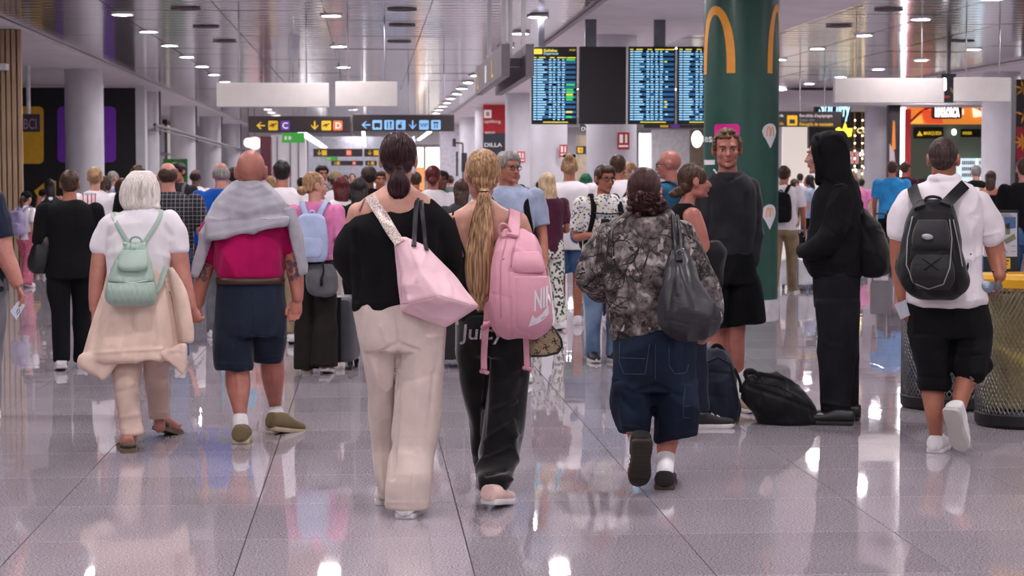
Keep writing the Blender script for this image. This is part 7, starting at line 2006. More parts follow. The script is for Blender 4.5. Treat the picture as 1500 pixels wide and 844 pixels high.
def walker(px, ytop, d, label, yaw=0, sk=None, hair=('short', 'hair_brown_crowd', '2a1c16', '4f382c'), top=None, sleeve='short', bottom=None, legs='trousers', shoe_mt=None, build=1.0, stride=.16, lead=1,
           arms=('swing', 'swing'), hyaw=0, hpitch=-4, eyes=False, vox=.012, hem=.86, wide=1.0, group=None, glasses=False, armpx=None, neck=0.0, wsc=1.0, tdisp=None, lowcut=False):
    f = Fig(d, px, label, group=group)
    H = EYE + (258 - ytop) * d / FPX
    u = H / 1.725
    A = f.axes(yaw); base = np.array(f.root.location)
    P = lambda x, y, z: base + A @ (np.array((x, y, z)) * u)
    b = build; bw = b * wsc
    g = Geo()
    Mh = f.axes(yaw + hyaw, hpitch); k = u * 1.0
    c = P(0, .035, 1.605)
    add_head(g, c, Mh, k)
    g.tube([(*P(0, -.005, 1.40), .066 * u * b), (*P(0, .0, 1.47), .056 * u * b), (*P(0, .015, 1.54), .054 * u)], n=14)
    def loft(gg, rows, s=1.0, n=24):
        an = np.linspace(0, 2 * PI, n, endpoint=False)
        R_ = catmull(np.array(rows), 3)
        gg.loft([[P(hw * bw * s * math.copysign(abs(math.cos(a)) ** .88, math.cos(a)), y0 + hd * b * s * math.copysign(abs(math.sin(a)) ** .88, math.sin(a)), z) for a in an] for z, hw, hd, y0 in R_])
    TOR = [(1.462, .065, .06, 0), (1.425, .125, .085, 0), (1.38, .17, .10, 0), (1.30, .175, .112, .0), (1.18, .16, .11, 0), (1.06, .152, .106, .0), (.96, .165, .112, -.005), (.88, .165, .112, -.01)]
    loft(g, TOR, .9)
    sd = [(-1, lead), (1, -lead)]
    legp = {}
    for sgn, ph in sd:
        yk = stride * .45 * ph + (.05 if ph > 0 else .02); ya = stride * ph
        zk = .50; za = .085 if ph > 0 or stride < .05 else .12
        legp[sgn] = [(.088 * sgn * bw, 0, .86), (.09 * sgn * bw, yk * .6, .66), (.09 * sgn, yk, zk), (.088 * sgn, (yk + ya) / 2, .29), (.085 * sgn, ya, za)]
        rr = (.082, .072, .054, .05, .036) if legs != 'trousers' and legs != 'wide' else (.07, .055, .042, .036, .034)
        g.tube([(*P(*q_), r_ * u * (b if i < 2 else 1)) for i, (q_, r_) in enumerate(zip(legp[sgn], rr))], n=14)
    wr = {}
    for i, sgn in enumerate((-1, 1)):
        mode = arms[i]
        if armpx and armpx[i]:
            pts = [(f.p(*q_[:3]), q_[3] * f.s) for q_ in armpx[i]]
            P_ = [(*p_, r_) for p_, r_ in pts]
        else:
            sw = .10 * -lead * sgn if mode == 'swing' else 0
            sh = (.185 * sgn * bw, 0, 1.375)
            if mode == 'bent': ee, ww = (.225 * sgn * bw, -.03, 1.10), (.12 * sgn, .24, 1.12)
            elif mode == 'pocket': ee, ww = (.26 * sgn * bw, -.05, 1.11), (.20 * sgn * bw, .07, .93)
            elif mode == 'bag': ee, ww = (.235 * sgn * bw, -.02, 1.10), (.22 * sgn * bw, .16, .98)
            else: ee, ww = (.232 * sgn * bw, -.03 + sw * .5, 1.10), (.235 * sgn * bw, .05 + sw, .87)
            mid = tuple((a + b_) / 2 for a, b_ in zip(sh, ee))
            P_ = [(*P(*sh), .052 * u * b), (*P(*mid), .046 * u * b), (*P(*ee), .038 * u), (*P(*[(a + b_) / 2 for a, b_ in zip(ee, ww)]), .034 * u), (*P(*ww), .025 * u)]
        g.tube(P_, n=12); g.ball(P_[0][:3], P_[0][3], P_[0][3], P_[0][3], n=12, m=8)
        dv = unit(np.array(P_[-1][:3]) - np.array(P_[-2][:3]))
        nn = -A[:, 0] * sgn if mode != 'bent' else A[:, 1] * .2 - A[:, 2]
        hand(g, P_[-1][:3], dv, nn, sgn if mode != 'bent' else -sgn, .95 * u, curl=(.35, .4, .45, .5))
        wr[sgn] = P_
    if legs == 'bare' or legs == 'shorts' or legs == 'skirt': pass
    f.part('body', g, sk or SK3, vox * .8 if eyes else vox, 2, [headsculpt(c, Mh, k)] if eyes else None)
    # top
    if top is not None:
        g = Geo(); z1 = hem
        rows = [(1.468 - neck * .4, .082 + neck, .072 + neck * .3, 0), (1.435, .135 + neck * .3, .095, 0), (1.39, .185, .115, 0), (1.30, .192, .13, 0), (1.18, .178, .128, 0), (1.06, .17, .124, 0), (.97, .178, .13, -.005), (z1, .184, .134, -.008)]
        if sleeve == 'tank': rows = [(1.42, .10, .085, 0), (1.38, .15, .112, 0), (1.30, .178, .127, 0)] + rows[4:]
        if sleeve == 'strappy': rows = [(1.31, .172, .124, 0), (1.26, .178, .128, 0)] + rows[4:]
        loft(g, rows)
        if sleeve in ('short', 'long', 'elbow'):
            for sgn in (-1, 1):
                Q = catmull(np.array(wr[sgn]), 4); n_ = {'short': 7, 'elbow': 9, 'long': len(Q)}[sleeve]
                Q = Q[:n_].copy(); Q[:, 3] = Q[:, 3] * 1.05 + (.018 if sleeve == 'short' else .014) * u
                g.tube(Q, n=14, smooth=1); g.ball(Q[0][:3], Q[0][3], Q[0][3], Q[0][3], n=14, m=10)
        o, tt = f.part('top', g, top, vox * .9, 2, (tdisp or []) + [folds(.014, (9, 9, 6), int(px))], bvh=True)
        f.tree = tt
    if bottom is not None:
        g = Geo()
        loft(g, [(1.0, .168, .12, -.004), (.93, .18, .128, -.008), (.86, .182, .13, -.01), (.80, .175, .122, -.01)])
        for sgn in (-1, 1):
            L_ = legp[sgn]
            if legs == 'trousers': rr = (.094, .086, .070, .064, .060); Q = list(zip(L_, rr)); Q[-1] = ((L_[-1][0], L_[-1][1], L_[-1][2] - .03), .06 * wide)
            elif legs == 'wide': rr = (.096, .094, .098, .105, .112); Q = list(zip(L_, rr)); Q[-1] = ((L_[-1][0], L_[-1][1], L_[-1][2] - .05), .112)
            elif legs == 'shorts': Q = [(L_[0], .098), (L_[1], .094), (tuple(L_[2][i] * .8 + L_[1][i] * .2 for i in range(3)), .088)]
            elif legs == 'short_shorts': Q = [(L_[0], .10), (L_[1], .098)]
            else: Q = [(L_[0], .1), (L_[1], .1)]
            g.tube([(*P(*q_), r_ * u * b) for q_, r_ in Q], n=16, smooth=3)
        if legs == 'skirt':
            loft(g, [(.92, .18, .13, 0), (.8, .2, .15, 0), (.6, .23, .18, 0), (.4, .26, .21, 0)])
        f.part('bottoms', g, bottom, vox, 2, [folds(.014, (10, 10, 4), int(px) + 3)])
    for sgn, ph in sd:
        L_ = legp[sgn][-1]
        hz = .0 if ph > 0 or stride < .05 else .03
        Mx = f.axes(yaw + 5 * sgn, -10 if hz else 0)
        hp = P(L_[0], L_[1] - .055, 0); hp[2] = hz
        shoe(f, hp, Mx, .26 * u, .095 * u, shoe_mt or WSHOE, WSOLE, .085 * u)
    if hair: hair_style(f, c, Mh, k, hair[0], hairmat(*hair[1:]), vox, int(px))
    if eyes: face_parts(f, c, Mh, k, hairmat(*hair[1:]) if hair else mat('brow_brown', '5a4030', var=0))
    q = lambda x, y, z: c + Mh @ (np.array((x, y, z)) * k)
    f.q = q; f.P = P; f.A = A; f.u = u; f.k = k; f.c = c; f.M = Mh; f.arms = wr
    if glasses:
        for sgn in (-1, 1):
            gg = Geo(); gg.tube([(*q(.032 * sgn + .022 * math.cos(a), .098, .001 + .018 * math.sin(a)), .0026 * k) for a in np.linspace(0, 2 * PI, 15)], n=5, smooth=1); gg.obj('glasses_rim', STRAPK, f.root, smooth=True)
            gg = Geo(); gg.tube([(*q(.054 * sgn, .095, .006), .0024 * k), (*q(.078 * sgn, .04, .006), .0024 * k), (*q(.08 * sgn, -.01, .002), .0024 * k)], n=5); gg.obj('glasses_arm', STRAPK, f.root, smooth=True)
        gg = Geo(); gg.tube([(*q(-.01, .1, .006), .0024 * k), (*q(0, .104, .009), .0024 * k), (*q(.01, .1, .006), .0024 * k)], n=5); gg.obj('glasses_bridge', STRAPK, f.root, smooth=True)
    return f
def cap(f, mt, peak=True):
    g = Geo(); q = f.q; k = f.k
    g.ball(q(0, -.016, .05), .094 * k, .110 * k, .088 * k, f.M, 20, 14)
    if peak: g.tube([(*q(0, .06, .055), .065 * k), (*q(0, .12, .05), .06 * k), (*q(0, .155, .042), .03 * k)], n=14, flat=(1, .12), side=f.M[:, 0])
    return f.part('cap', g, mt, .009, 2)
def pack(f, label, mt, strap_mt=None, h=.42, w=.15, t=.085, z=1.17, name='backpack'):
    """a worn backpack as a thing of its own, straps over both shoulders"""
    P = f.P; A = f.A; u = f.u
    p0 = P(0, -.2, z - h / 2)
    r = empty(name, tuple(p0), label, 'backpack')
    b = Fig.__new__(Fig); b.__dict__.update(f.__dict__); b.root = r
    g = Geo(); an = np.linspace(0, 2 * PI, 24, endpoint=False)
    rows = catmull(np.array([(z + h * .5, w * .55, t * .5), (z + h * .42, w * .85, t * .8), (z + h * .2, w, t), (z - h * .1, w * 1.05, t * 1.1), (z - h * .38, w * 1.02, t * 1.05), (z - h * .5, w * .8, t * .7)]), 3)
    g.loft([[P(hw * math.copysign(abs(math.cos(a)) ** .7, math.cos(a)), -.15 - t + hd * math.copysign(abs(math.sin(a)) ** .7, math.sin(a)), zz_) for a in an] for zz_, hw, hd in rows])
    b.part('bag_body', g, mt, .010, 2, [folds(.01, (12, 12, 8), 3)])
    g = Geo(); rows = [(z + .01, w * .5, t * .2), (z - h * .05, w * .8, t * .45), (z - h * .3, w * .8, t * .45), (z - h * .42, w * .6, t * .25)]
    g.loft([[P(hw * math.copysign(abs(math.cos(a)) ** .7, math.cos(a)), -.15 - t * 1.95 + hd * math.sin(a), zz_) for a in an] for zz_, hw, hd in catmull(np.array(rows), 3)])
    b.part('front_pocket', g, mt, .010, 2)
    for sgn in (-1, 1):
        g = Geo(); g.tube([(*P(.05 * sgn, -.14, z + h * .42), .026 * u), (*P(.085 * sgn, -.115, 1.43), .026 * u), (*P(.105 * sgn, -.02, 1.47), .026 * u), (*P(.115 * sgn, .095, 1.40), .026 * u), (*P(.13 * sgn, .145, 1.28), .024 * u), (*P(.165 * sgn, .12, 1.12), .02 * u), (*P(.175 * sgn, .02, 1.03), .014 * u), (*P(.12 * sgn, -.13, z - h * .4), .012 * u)], n=8, flat=(1, .3), side=A[:, 0])
        b.solid('shoulder_strap', g, strap_mt or mt)
    g = Geo(); g.tube([(*P(-.025, -.17, z + h * .47), .008 * u), (*P(-.015, -.18, z + h * .56), .008 * u), (*P(.015, -.18, z + h * .56), .008 * u), (*P(.025, -.17, z + h * .47), .008 * u)], n=6); b.solid('top_handle', g, strap_mt or mt)
    return b
def cross_strap(f, mt, side=1, w=.014):
    P = f.P
    an = np.linspace(0, 2 * PI, 21)
    g = Geo(); g.tube([(*P(.165 * math.cos(a) * side, .135 * math.sin(a), 1.18 + .25 * -math.cos(a)), w * f.u) for a in an], n=6, smooth=1, flat=(.5, 1.4)); return f.solid('cross_strap', g, mt)
def suitcase(px, py, d, w, h, t, label, shell, trim, yaw=0, handle=True):
    s = Fig(d, px, label, 'suitcase', 'suitcase')
    A = s.axes(yaw); base = np.array(s.root.location)
    P = lambda x, y, z: base + A @ np.array((x, y, z))
    g = Geo(); ol = rrect(w, h, min(w, h) * .16); rings = []
    for y, q_ in ((-t / 2, .9), (-t / 2 + .02, .98), (-t * .1, 1), (t * .1, 1), (t / 2 - .02, .98), (t / 2, .9)):
        rings.append([P((x - w / 2) * q_, y, .06 + h / 2 + (z - h / 2) * q_) for x, z in ol])
    g.loft(rings); o = g.obj('shell', shell, s.root, smooth=True); o.data.set_sharp_from_angle(angle=.6)
    g = Geo(); g.obox(P(0, 0, .06 + h / 2), A[:, 0], A[:, 1], A[:, 2], w * .5 + .004, .012, h * .46); g.obox(P(0, 0, .06 + h / 2), A[:, 0], A[:, 1], A[:, 2], w * .14, t / 2 + .004, h * .48); 
    g = Geo(); g.obox(P(0, 0, .06 + h / 2), A[:, 0], A[:, 1], A[:, 2], w * .15, t / 2 + .006, h * .49); s.solid('centre_band', g, trim, smooth=False)
    for k_ in (-1, 1):
        for j in range(3):
            g = Geo(); g.obox(P(k_ * w * (.24 + .08 * j), 0, .06 + h / 2), A[:, 0], A[:, 1], A[:, 2], .008, t / 2 + .004, h * .43); s.solid('rib', g, shell, smooth=False)
    for sx in (-1, 1):
        for sy in (-1, 1):
            g = Geo(); c = P(sx * w * .4, sy * t * .34, .027); g.cyl(c - A[:, 0] * .012, c + A[:, 0] * .012, .026, n=14); wo = s.solid('wheel', g, trim, smooth=False)
            g = Geo(); g.obox(c + A[:, 2] * .025, A[:, 0], A[:, 1], A[:, 2], .018, .014, .016); g.obj('wheel_fork', trim, wo)
    if handle:
        for sx in (-1, 1):
            g = Geo(); g.cyl(P(sx * .08, t * .3, .06 + h), P(sx * .08, t * .3, .06 + h + .36), .008, n=8); s.solid('handle_rod', g, STEEL)
        g = Geo(); g.cyl(P(-.1, t * .3, .06 + h + .37), P(.1, t * .3, .06 + h + .37), .015, n=10); s.solid('pull_handle', g, trim)
    return s

# ---- patterned cloths
def grid_cloth(name, base, lines, sc=22, w=.06):
    m, n, l, bs = new_mat(name)
    tc = n.new('ShaderNodeTexCoord'); sp = n.new('ShaderNodeSeparateXYZ'); l.new(tc.outputs['Object'], sp.inputs[0])
    outs = []
    for ax, off in (('X', 0), ('Z', 0)):
        mu = n.new('ShaderNodeMath'); mu.operation = 'MULTIPLY'; mu.inputs[1].default_value = sc; l.new(sp.outputs[ax], mu.inputs[0])
        fr = n.new('ShaderNodeMath'); fr.operation = 'FRACT'; l.new(mu.outputs[0], fr.inputs[0])
        r = ramp(n, [(0, (1, 1, 1)), (w, (1, 1, 1)), (w + .04, (0, 0, 0)), (.45, (0, 0, 0)), (.5, (.25, .25, .25)), (.6, (.25, .25, .25)), (.64, (0, 0, 0))]); l.new(fr.outputs[0], r.inputs[0]); outs.append(r)
    ad = n.new('ShaderNodeMix'); ad.data_type = 'RGBA'; ad.blend_type = 'ADD'; ad.inputs[0].default_value = 1; l.new(outs[0].outputs[0], ad.inputs[6]); l.new(outs[1].outputs[0], ad.inputs[7])
    mx = n.new('ShaderNodeMix'); mx.data_type = 'RGBA'; mx.inputs[6].default_value = (*hexc(base), 1); mx.inputs[7].default_value = (*hexc(lines), 1); l.new(ad.outputs[2], mx.inputs[0]); l.new(mx.outputs[2], bs.inputs['Base Color'])
    bs.inputs['Roughness'].default_value = .9
    return m
def spot_cloth(name, base, cols, sc=40, th=.35):
    m, n, l, bs = new_mat(name)
    tc = n.new('ShaderNodeTexCoord'); v = n.new('ShaderNodeTexVoronoi'); v.inputs['Scale'].default_value = sc; l.new(tc.outputs['Object'], v.inputs['Vector'])
    sp = n.new('ShaderNodeSeparateColor'); l.new(v.outputs['Color'], sp.inputs[0])
    st = [(i / len(cols), hexc(c_)) for i, c_ in enumerate(cols)]
    r = ramp(n, st); r.color_ramp.interpolation = 'CONSTANT'; l.new(sp.outputs[0], r.inputs[0])
    t = ramp(n, [(th, (0, 0, 0)), (th + .06, (1, 1, 1))]); l.new(v.outputs['Distance'], t.inputs[0])
    mx = n.new('ShaderNodeMix'); mx.data_type = 'RGBA'; l.new(t.outputs[0], mx.inputs[0]); l.new(r.outputs[0], mx.inputs[6]); mx.inputs[7].default_value = (*hexc(base), 1)
    l.new(mx.outputs[2], bs.inputs['Base Color']); bs.inputs['Roughness'].default_value = .9
    return m
PLAID = grid_cloth('plaid_black_white', '131317', '85838b', 15, .035); FLOR = spot_cloth('floral_print', 'd9d4d2', ['39506e', '8a8a3a', '2c3438', '5c7a8a', 'c2a64a', '3c3a44'], 46, .36)
PINKP = spot_cloth('pink_print', 'c0607a', ['d88aa0', 'a84a66', 'e0a8b4'], 60, .3); PTN = spot_cloth('leaf_print', 'd6d4cc', ['2c3a30', '4a5a48', '1f2a2a'], 30, .4)
CW = cloth('cotton_white', 'dfd9dd', var=.03); CB = cloth('cotton_black', '0e0e11', sheen=0); CN = cloth('cotton_navy', '1d2638'); CG = cloth('cotton_grey', '6f6e74'); CBLUE = cloth('fleece_blue', '0f4fa8'); CPK = cloth('cotton_pink', 'd07aa6'); CMAR = cloth('cotton_maroon', '4a1f33')
CLB = cloth('cotton_pale_blue', '9aa5bd'); CSKY = cloth('cotton_sky_blue', '2f86c4'); COLV = cloth('cotton_olive', '5d6344'); CGRN = cloth('cotton_green', '1f6a4a'); CTEAL = cloth('jacket_petrol', '1f5a7a'); CKH = cloth('cotton_khaki', '8a7860'); COR = cloth('cotton_orange', 'c2562a'); CBW = cloth('trousers_brown_black', '211c1b', sheen=0)
DNM = denim('denim_blue', '2f4a70', '4f6e96'); DNL = denim('denim_pale', '4f6684', '8095ae')
HBR = ('hair_brown_crowd', '2a1c16', '4f382c'); HBK = ('hair_black_crowd', '0f0c0d', '2b2224'); HBL = ('hair_fair_crowd', '6b4e36', 'b8926a'); HRD = ('hair_red_crowd', '3a1212', '6e2226'); HGY = ('hair_grey_crowd', '6a6462', 'a39d9a'); HWB = ('hair_pale_blonde', 'a3835f', 'd9c0a0')
SKD = skin('skin_dark', '7a4a3c'); SKT = MATS['skin_tan']
BKSH = mat('shoe_dark', '1f1f22', rough=.6)
# ---- middle distance, one by one
def carry(f, name, label, cat, rows, mt, n=2.6):
    """a bag authored in picture rows at the carrier's depth"""
    b = Fig(f.d, (rows[0][0] + rows[0][1]) / 2, label, name, cat, z=max(.02, EYE + (258 - rows[-1][2]) * f.d / FPX))
    g = Geo(); b.L(g, rows, n=n); o, t = b.part('bag_body', g, mt, .009, 3, [folds(.015, (12, 12, 8), 5)], bvh=True)
    b.tree = t
    return b
# woman in black
f = walker(102, 250, 15.5, 'person with short brown hair, all in black with white trainers, walking away', sk=SKT, hair=('short',) + HBR, top=CB, sleeve='elbow', bottom=CB, build=1.14, stride=.12, lead=-1, arms=('bag', 'swing'), vox=.010, hem=.80)
b = carry(f, 'shoulder_bag', 'black leather shoulder bag on the arm of the person in black', 'bag', [(58, 72, 342, 8, -8), (50, 76, 356, 13, -8), (43, 75, 376, 16, -8), (42, 72, 392, 16, -8), (48, 68, 400, 10, -8)], mat('leather_black', '151517', rough=.35, bump=.1))
g = Geo(); b.T(g, [(62, 346, -8, 1.6), (70, 325, -10, 1.6), (78, 305, -8, 1.6), (80, 296, 0, 1.6)], flat=(1, .5)); b.solid('strap', g, STRAPK)
# white printed T-shirt
f = walker(139, 245, 20.5, 'person with light brown bun and white T-shirt printed with red stripes on the back', hair=('bun',) + HBL, top=CW, sleeve='elbow', bottom=CN, build=1.02, arms=('bent', 'bent'))
RS = mat('print_red', 'c0394a', rough=.7, var=0)
for x in (122, 128.5, 134, 139.5): f.line('printed_stripe', f.tree, [(x, 285), (x, 310)], .006, RS, off=.002)
f.print_text('lettering', f.tree, 'weirdos', 119, 286, 4, 22, mat('print_ink', '2c2a33', var=0), off=.004)
# plaid shirt
f = walker(246, 238, 16.0, 'person with balding brown hair and black and white plaid shirt, behind the white-haired person', sk=SK1, hair=('balding',) + HBR, top=PLAID, bottom=DNM, build=1.22, arms=('bent', 'swing'), vox=.010)
# dark V-neck
f = walker(263, 238, 24.0, 'person with wavy black hair and dark V-neck T-shirt, looking aside before the green board', yaw=-150, hyaw=12, hair=('fringe',) + HBK, top=cloth('cotton_charcoal', '26262a'), bottom=CG, eyes=True, arms=('swing', 'bent'), sk=SK5)
for sg in (-1, 1):
    g = Geo(); g.tube([(*f.P(.105 * sg, .02, 1.475), .022), (*f.P(.12 * sg, .13, 1.40), .022), (*f.P(.13 * sg, .15, 1.2), .02), (*f.P(.15 * sg, .14, 1.05), .02)], n=8, flat=(1, .3), side=f.A[:, 0]); f.solid('pack_strap', g, mat('strap_grey', '55565c'))
# blue fleece
f = walker(324, 238, 18.5, 'person with cropped balding head and bright blue fleece, ahead of the bald person', sk=SK1, hair=('balding',) + HGY, top=CBLUE, sleeve='long', bottom=CG, build=1.16, arms=('pocket', 'pocket'), neck=.012)
# white shirt dark hair
f = walker(413, 235, 18.0, 'person with cropped black hair and white shirt, beyond the bald person', sk=SKT, hair=('short',) + HBK, top=CW, sleeve='long', bottom=CKH, build=1.08, neck=.006)
# pink top woman
f = walker(461, 252, 15.2, 'person with blonde bun and pink top in brown-black wide trousers, glancing aside', yaw=8, hyaw=62, hair=('lowbun',) + HBL, top=CPK, bottom=CBW, legs='wide', build=1.0, stride=.06, arms=('bent', 'bent'), vox=.009, eyes=True, sk=SK3, hem=1.0, shoe_mt=mat('sandal_tan', '8a6a40'))
pack(f, 'pale blue small backpack on the person in the pink top', cloth('backpack_pale_blue', 'a9b6d6', var=.05), h=.40, w=.13, t=.07, z=1.17)
b = carry(f, 'neck_pillow', 'grey horseshoe travel pillow hanging at the hip of the pink-topped person', 'pillow', [(452, 486, 388, 9, -26), (449, 493, 400, 13, -28), (449, 495, 416, 14, -28), (453, 493, 428, 12, -28), (462, 486, 434, 7, -28)], cloth('pillow_grey', '5c5a60', var=.08))
g = Geo(); b.T(g, [(473, 384, -34, 1.2), (474, 396, -44, 1.4), (472, 405, -44, 1.4)], n=8); b.solid('cord', g, STRAPK); g = Geo(); b.T(g, [(471, 408, -44, 2.6), (471, 417, -44, 2.6)], k=1); b.solid('cord_stop', g, STRAPK)
suitcase(499, 545, 15.6, .24, .52, .36, 'upright dark grey hard-shell cabin suitcase with black central band', mat('shell_grey', '4a4c50', rough=.35), mat('trim_black', '17171a', rough=.4), yaw=12)
suitcase(663, 540, 15.8, .22, .50, .34, 'dark cabin suitcase half hidden between the cream and black trousers', mat('shell_dark', '26272b', rough=.35), mat('trim_black', '17171a'), yaw=5)
# white outfit
walker(500, 258, 19.5, 'person with reddish brown hair dressed all in white, beyond the pink top', hair=('long',) + HRD, top=CW, sleeve='long', bottom=cloth('trousers_white', 'd9cfc9', var=.04), legs='wide', stride=.1)
# left edge arm with paper
f = walker(-38, 238, 12.4, 'person at the picture edge in dark T-shirt with bare forearm holding a white slip', sk=SK1, top=CN, bottom=CG, build=1.15, vox=.008, stride=.22, lead=1, armpx=(None, [(-16, 300, -2, 20), (-4, 330, -3, 17), (5, 368, -5, 15), (18, 398, -10, 12), (27, 420, -14, 8.5)]), hair=('short',) + HBR)
pp = Fig(f.d, 22, 'small white paper slip with a handwritten mark held at the picture edge', 'paper_slip', 'paper', z=.66)
g = Geo(); pp.poly(g, [(15, 456), (26, 441), (37, 447), (24, 469)], -22, -21.4); pp.solid('sheet', g, MATS['paper_white'], smooth=False)
g = Geo(); pp.T(g, [(24, 458, -22.4, .5), (27, 452, -22.4, .5), (29, 456, -22.4, .5), (25, 461, -22.4, .5)], k=3, n=5); pp.solid('ink_mark', g, mat('ink_violet', '4a3a6a', var=0))
# child with cap and lilac pack
f = walker(37, 281, 27.0, 'child with dark cap, white T-shirt and pink patterned trousers by the slatted wall', yaw=40, hair=('pony',) + HBR, top=CW, bottom=PINKP, legs='wide', stride=.12, build=.95)
cap(f, CB); pack(f, 'lilac backpack on the child in pink trousers', cloth('backpack_lilac', '9a8fb4'), h=.44, w=.15)
f = walker(62, 278, 31.0, 'child in dark cap and navy top beside the pink trousers', yaw=60, hair=('short',) + HBK, top=CN, bottom=CN, build=.9); cap(f, CB)
walker(73, 262, 30.0, 'person with long black hair and bare shoulders in black and white, by the hoarding', yaw=-10, sk=SKT, hair=('long',) + HBK, top=spot_cloth('patch_black_white', '1a1a1c', ['d8d4d4', '1a1a1c', '8a868a'], 9, .4), sleeve='tank', bottom=CB)
walker(153, 258, 25.0, 'person with dark wavy long hair and navy top, between the white tees', yaw=20, hyaw=30, hair=('long',) + HBR, top=CN, bottom=CN)
walker(164, 251, 31.0, 'person with grey hair and pale blue shirt turned aside near the round column', yaw=60, hair=('short',) + HGY, top=CLB, bottom=CN)
walker(180, 261, 23.0, 'person with brown bob in dark jacket behind the white-haired person', yaw=-30, hair=('bob',) + HBR, top=CB, sleeve='long', bottom=CB)
walker(203, 242, 20.0, 'person with short brown hair in black top before the black hoarding end', yaw=-10, sk=SKT, hair=('short',) + HBR, top=CB, bottom=CN)
walker(236, 255, 28.0, 'person with greyish brown hair and pale collar, glimpsed beside the plaid shirt', yaw=10, hair=('bob',) + HGY, top=CG, bottom=CN)
f = walker(286, 248, 27.0, 'person with shaved head and white T-shirt before the glass shopfront', yaw=10, sk=SKD, hair=('balding',) + HBK, top=CW, bottom=CN)
cross_strap(f, STRAPK)
walker(342, 245, 24.5, 'person with black hair and turquoise top half hidden behind the bald person', hair=('short',) + HBK, top=cloth('cotton_turquoise', '1f8fb0'), bottom=CN)
walker(395, 258, 26.0, 'person with light hair and orange top glimpsed beside the bald head', hair=('bob',) + HBL, top=COR, bottom=CN)
walker(441, 260, 34.0, 'person in dark red top far down the corridor by the white panels', hair=('short',) + HBK, top=CMAR, bottom=CN)
# centre crowd
CR = 'people far down the hall'
walker(470, 242, 26.0, 'person with cropped black hair turned back above the blonde bun', yaw=160, hair=('fringe',) + HBK, top=CG, bottom=CN, eyes=True, sk=SK4)
f = walker(491, 252, 25.0, 'person in brown cap and white top with green trim in the crowd', yaw=30, hair=('short',) + HBR, top=CW, bottom=CKH, sk=SKD); cap(f, CKH, False)
walker(526, 261, 17.6, 'person with long dark hair and black top beside the dark-haired person in cream', hair=('long',) + HBK, top=CB, bottom=CB)
f = walker(541, 245, 22.0, 'person in dark cap with green pack strap in the crowd', yaw=-15, hair=('short',) + HBK, top=CB, bottom=CG, sk=SKD); cap(f, mat('cap_brown', '3c2c26')); cross_strap(f, mat('strap_green', '3fae4a'))
walker(556, 250, 25.0, 'person with tanned face turned to the camera beside the green strap', yaw=170, hair=('fringe',) + HBR, top=COLV, bottom=CN, eyes=True, sk=SK4)
for i, (x, y, d, st, hr, tp, tx) in enumerate(((506, 256, 44, 'short', HBK, CN, 'navy top under the upper far gate sign'), (516, 254, 46, 'short', HBR, CB, 'black top near the corridor end'), (498, 258, 52, 'bob', HBR, CW, 'white top under the far arrow sign'), (532, 257, 48, 'long', HBK, CMAR, 'maroon top near the far corridor'), (483, 257, 50, 'short', HBK, CGRN, 'green top by the corridor wall'), (572, 258, 45, 'short', HBK, CN, 'navy top beyond the dark ponytail'), (596, 256, 40, 'bob', HBR, CG, 'grey top beyond the dark ponytail'), (455, 257, 55, 'short', HBK, CB, 'black top at the white panel wall'), (660, 257, 40, 'bun', HBR, CG, 'grey jacket before the side wall with screens'), (548, 258, 60, 'short', HBK, CW, 'white shirt at the very end of the corridor'))):
    walker(x, y, d, 'small distant person with %s' % tx, yaw=(0, 180, 20, -30, 90)[i % 5], hair=(st,) + hr, top=tp, bottom=CN, vox=.02)
walker(609, 252, 26.0, 'person with cropped hair and orange top before the bright window', hair=('short',) + HBR, top=COR, bottom=CN, sk=SKT)
walker(634, 243, 19.5, 'person with dark red bun and white T-shirt beyond the shoulder of the black jumper', hair=('lowbun',) + HRD, top=CW, bottom=CN, sk=SK5, build=1.08)
walker(647, 250, 23.0, 'person with brown face and green top facing the camera by the red bun', yaw=175, hair=('fringe',) + HBK, top=CGRN, bottom=CN, sk=SKD, eyes=True)
walker(677, 262, 18.5, 'person in dark grey jacket half hidden by the blonde ponytail', hair=('long',) + HBR, top=cloth('jacket_dark_grey', '3a3a40'), sleeve='long', bottom=CN)
f = walker(743, 222, 14.8, 'person with glasses and pale blue-grey T-shirt facing the camera beyond the blonde ponytail', yaw=172, hyaw=-30, hair=('fringe',) + HGY, top=CLB, bottom=CG, sk=SK4, eyes=True, glasses=True, arms=('swing', 'bent'), build=1.15, vox=.009)
pack(f, 'black backpack worn by the person in the pale blue-grey T-shirt', CB)
walker(754, 248, 30.0, 'person with bald head far beyond the pale blue-grey T-shirt', hair=None, top=CLB, bottom=CN, sk=SK2)
walker(786, 279, 40.0, 'child in orange top in the gap between the columns', hair=('short',) + HBK, top=COR, bottom=CN, vox=.016)
walker(789, 266, 44.0, 'person in pink top in the bright gap between the columns', hair=('short',) + HBK, top=CPK, bottom=CN, vox=.018)
f = walker(803, 253, 19.5, 'person with straight blonde hair, maroon top and leaf-print trousers', yaw=-25, hair=('long',) + HWB, top=CMAR, bottom=PTN, build=.98, sk=SK4, arms=('bent', 'bent'))
carry(f, 'handbag', 'small black handbag held by the person in the maroon top', 'bag', [(786, 797, 340, 4, -12), (783, 799, 350, 6, -12), (784, 798, 364, 5, -12)], STRAPK)
f = walker(834, 229, 20.2, 'person with fair pinned hair, white T-shirt, denim shorts and white trainers, seen from behind', yaw=0, hair=('topbun',) + HBL, top=CW, bottom=DNM, legs='shorts', stride=.03, arms=('bent', 'bent'), build=1.18, sk=SK4, vox=.010, hem=.78)
cross_strap(f, mat('strap_tan', '6a4a36'), -1)
g = Geo(); q = f.q
for sg in (-1, 1): g.ball(q(.036 * sg, .03, .125), .032 * f.k, .012 * f.k, .02 * f.k, f.M)
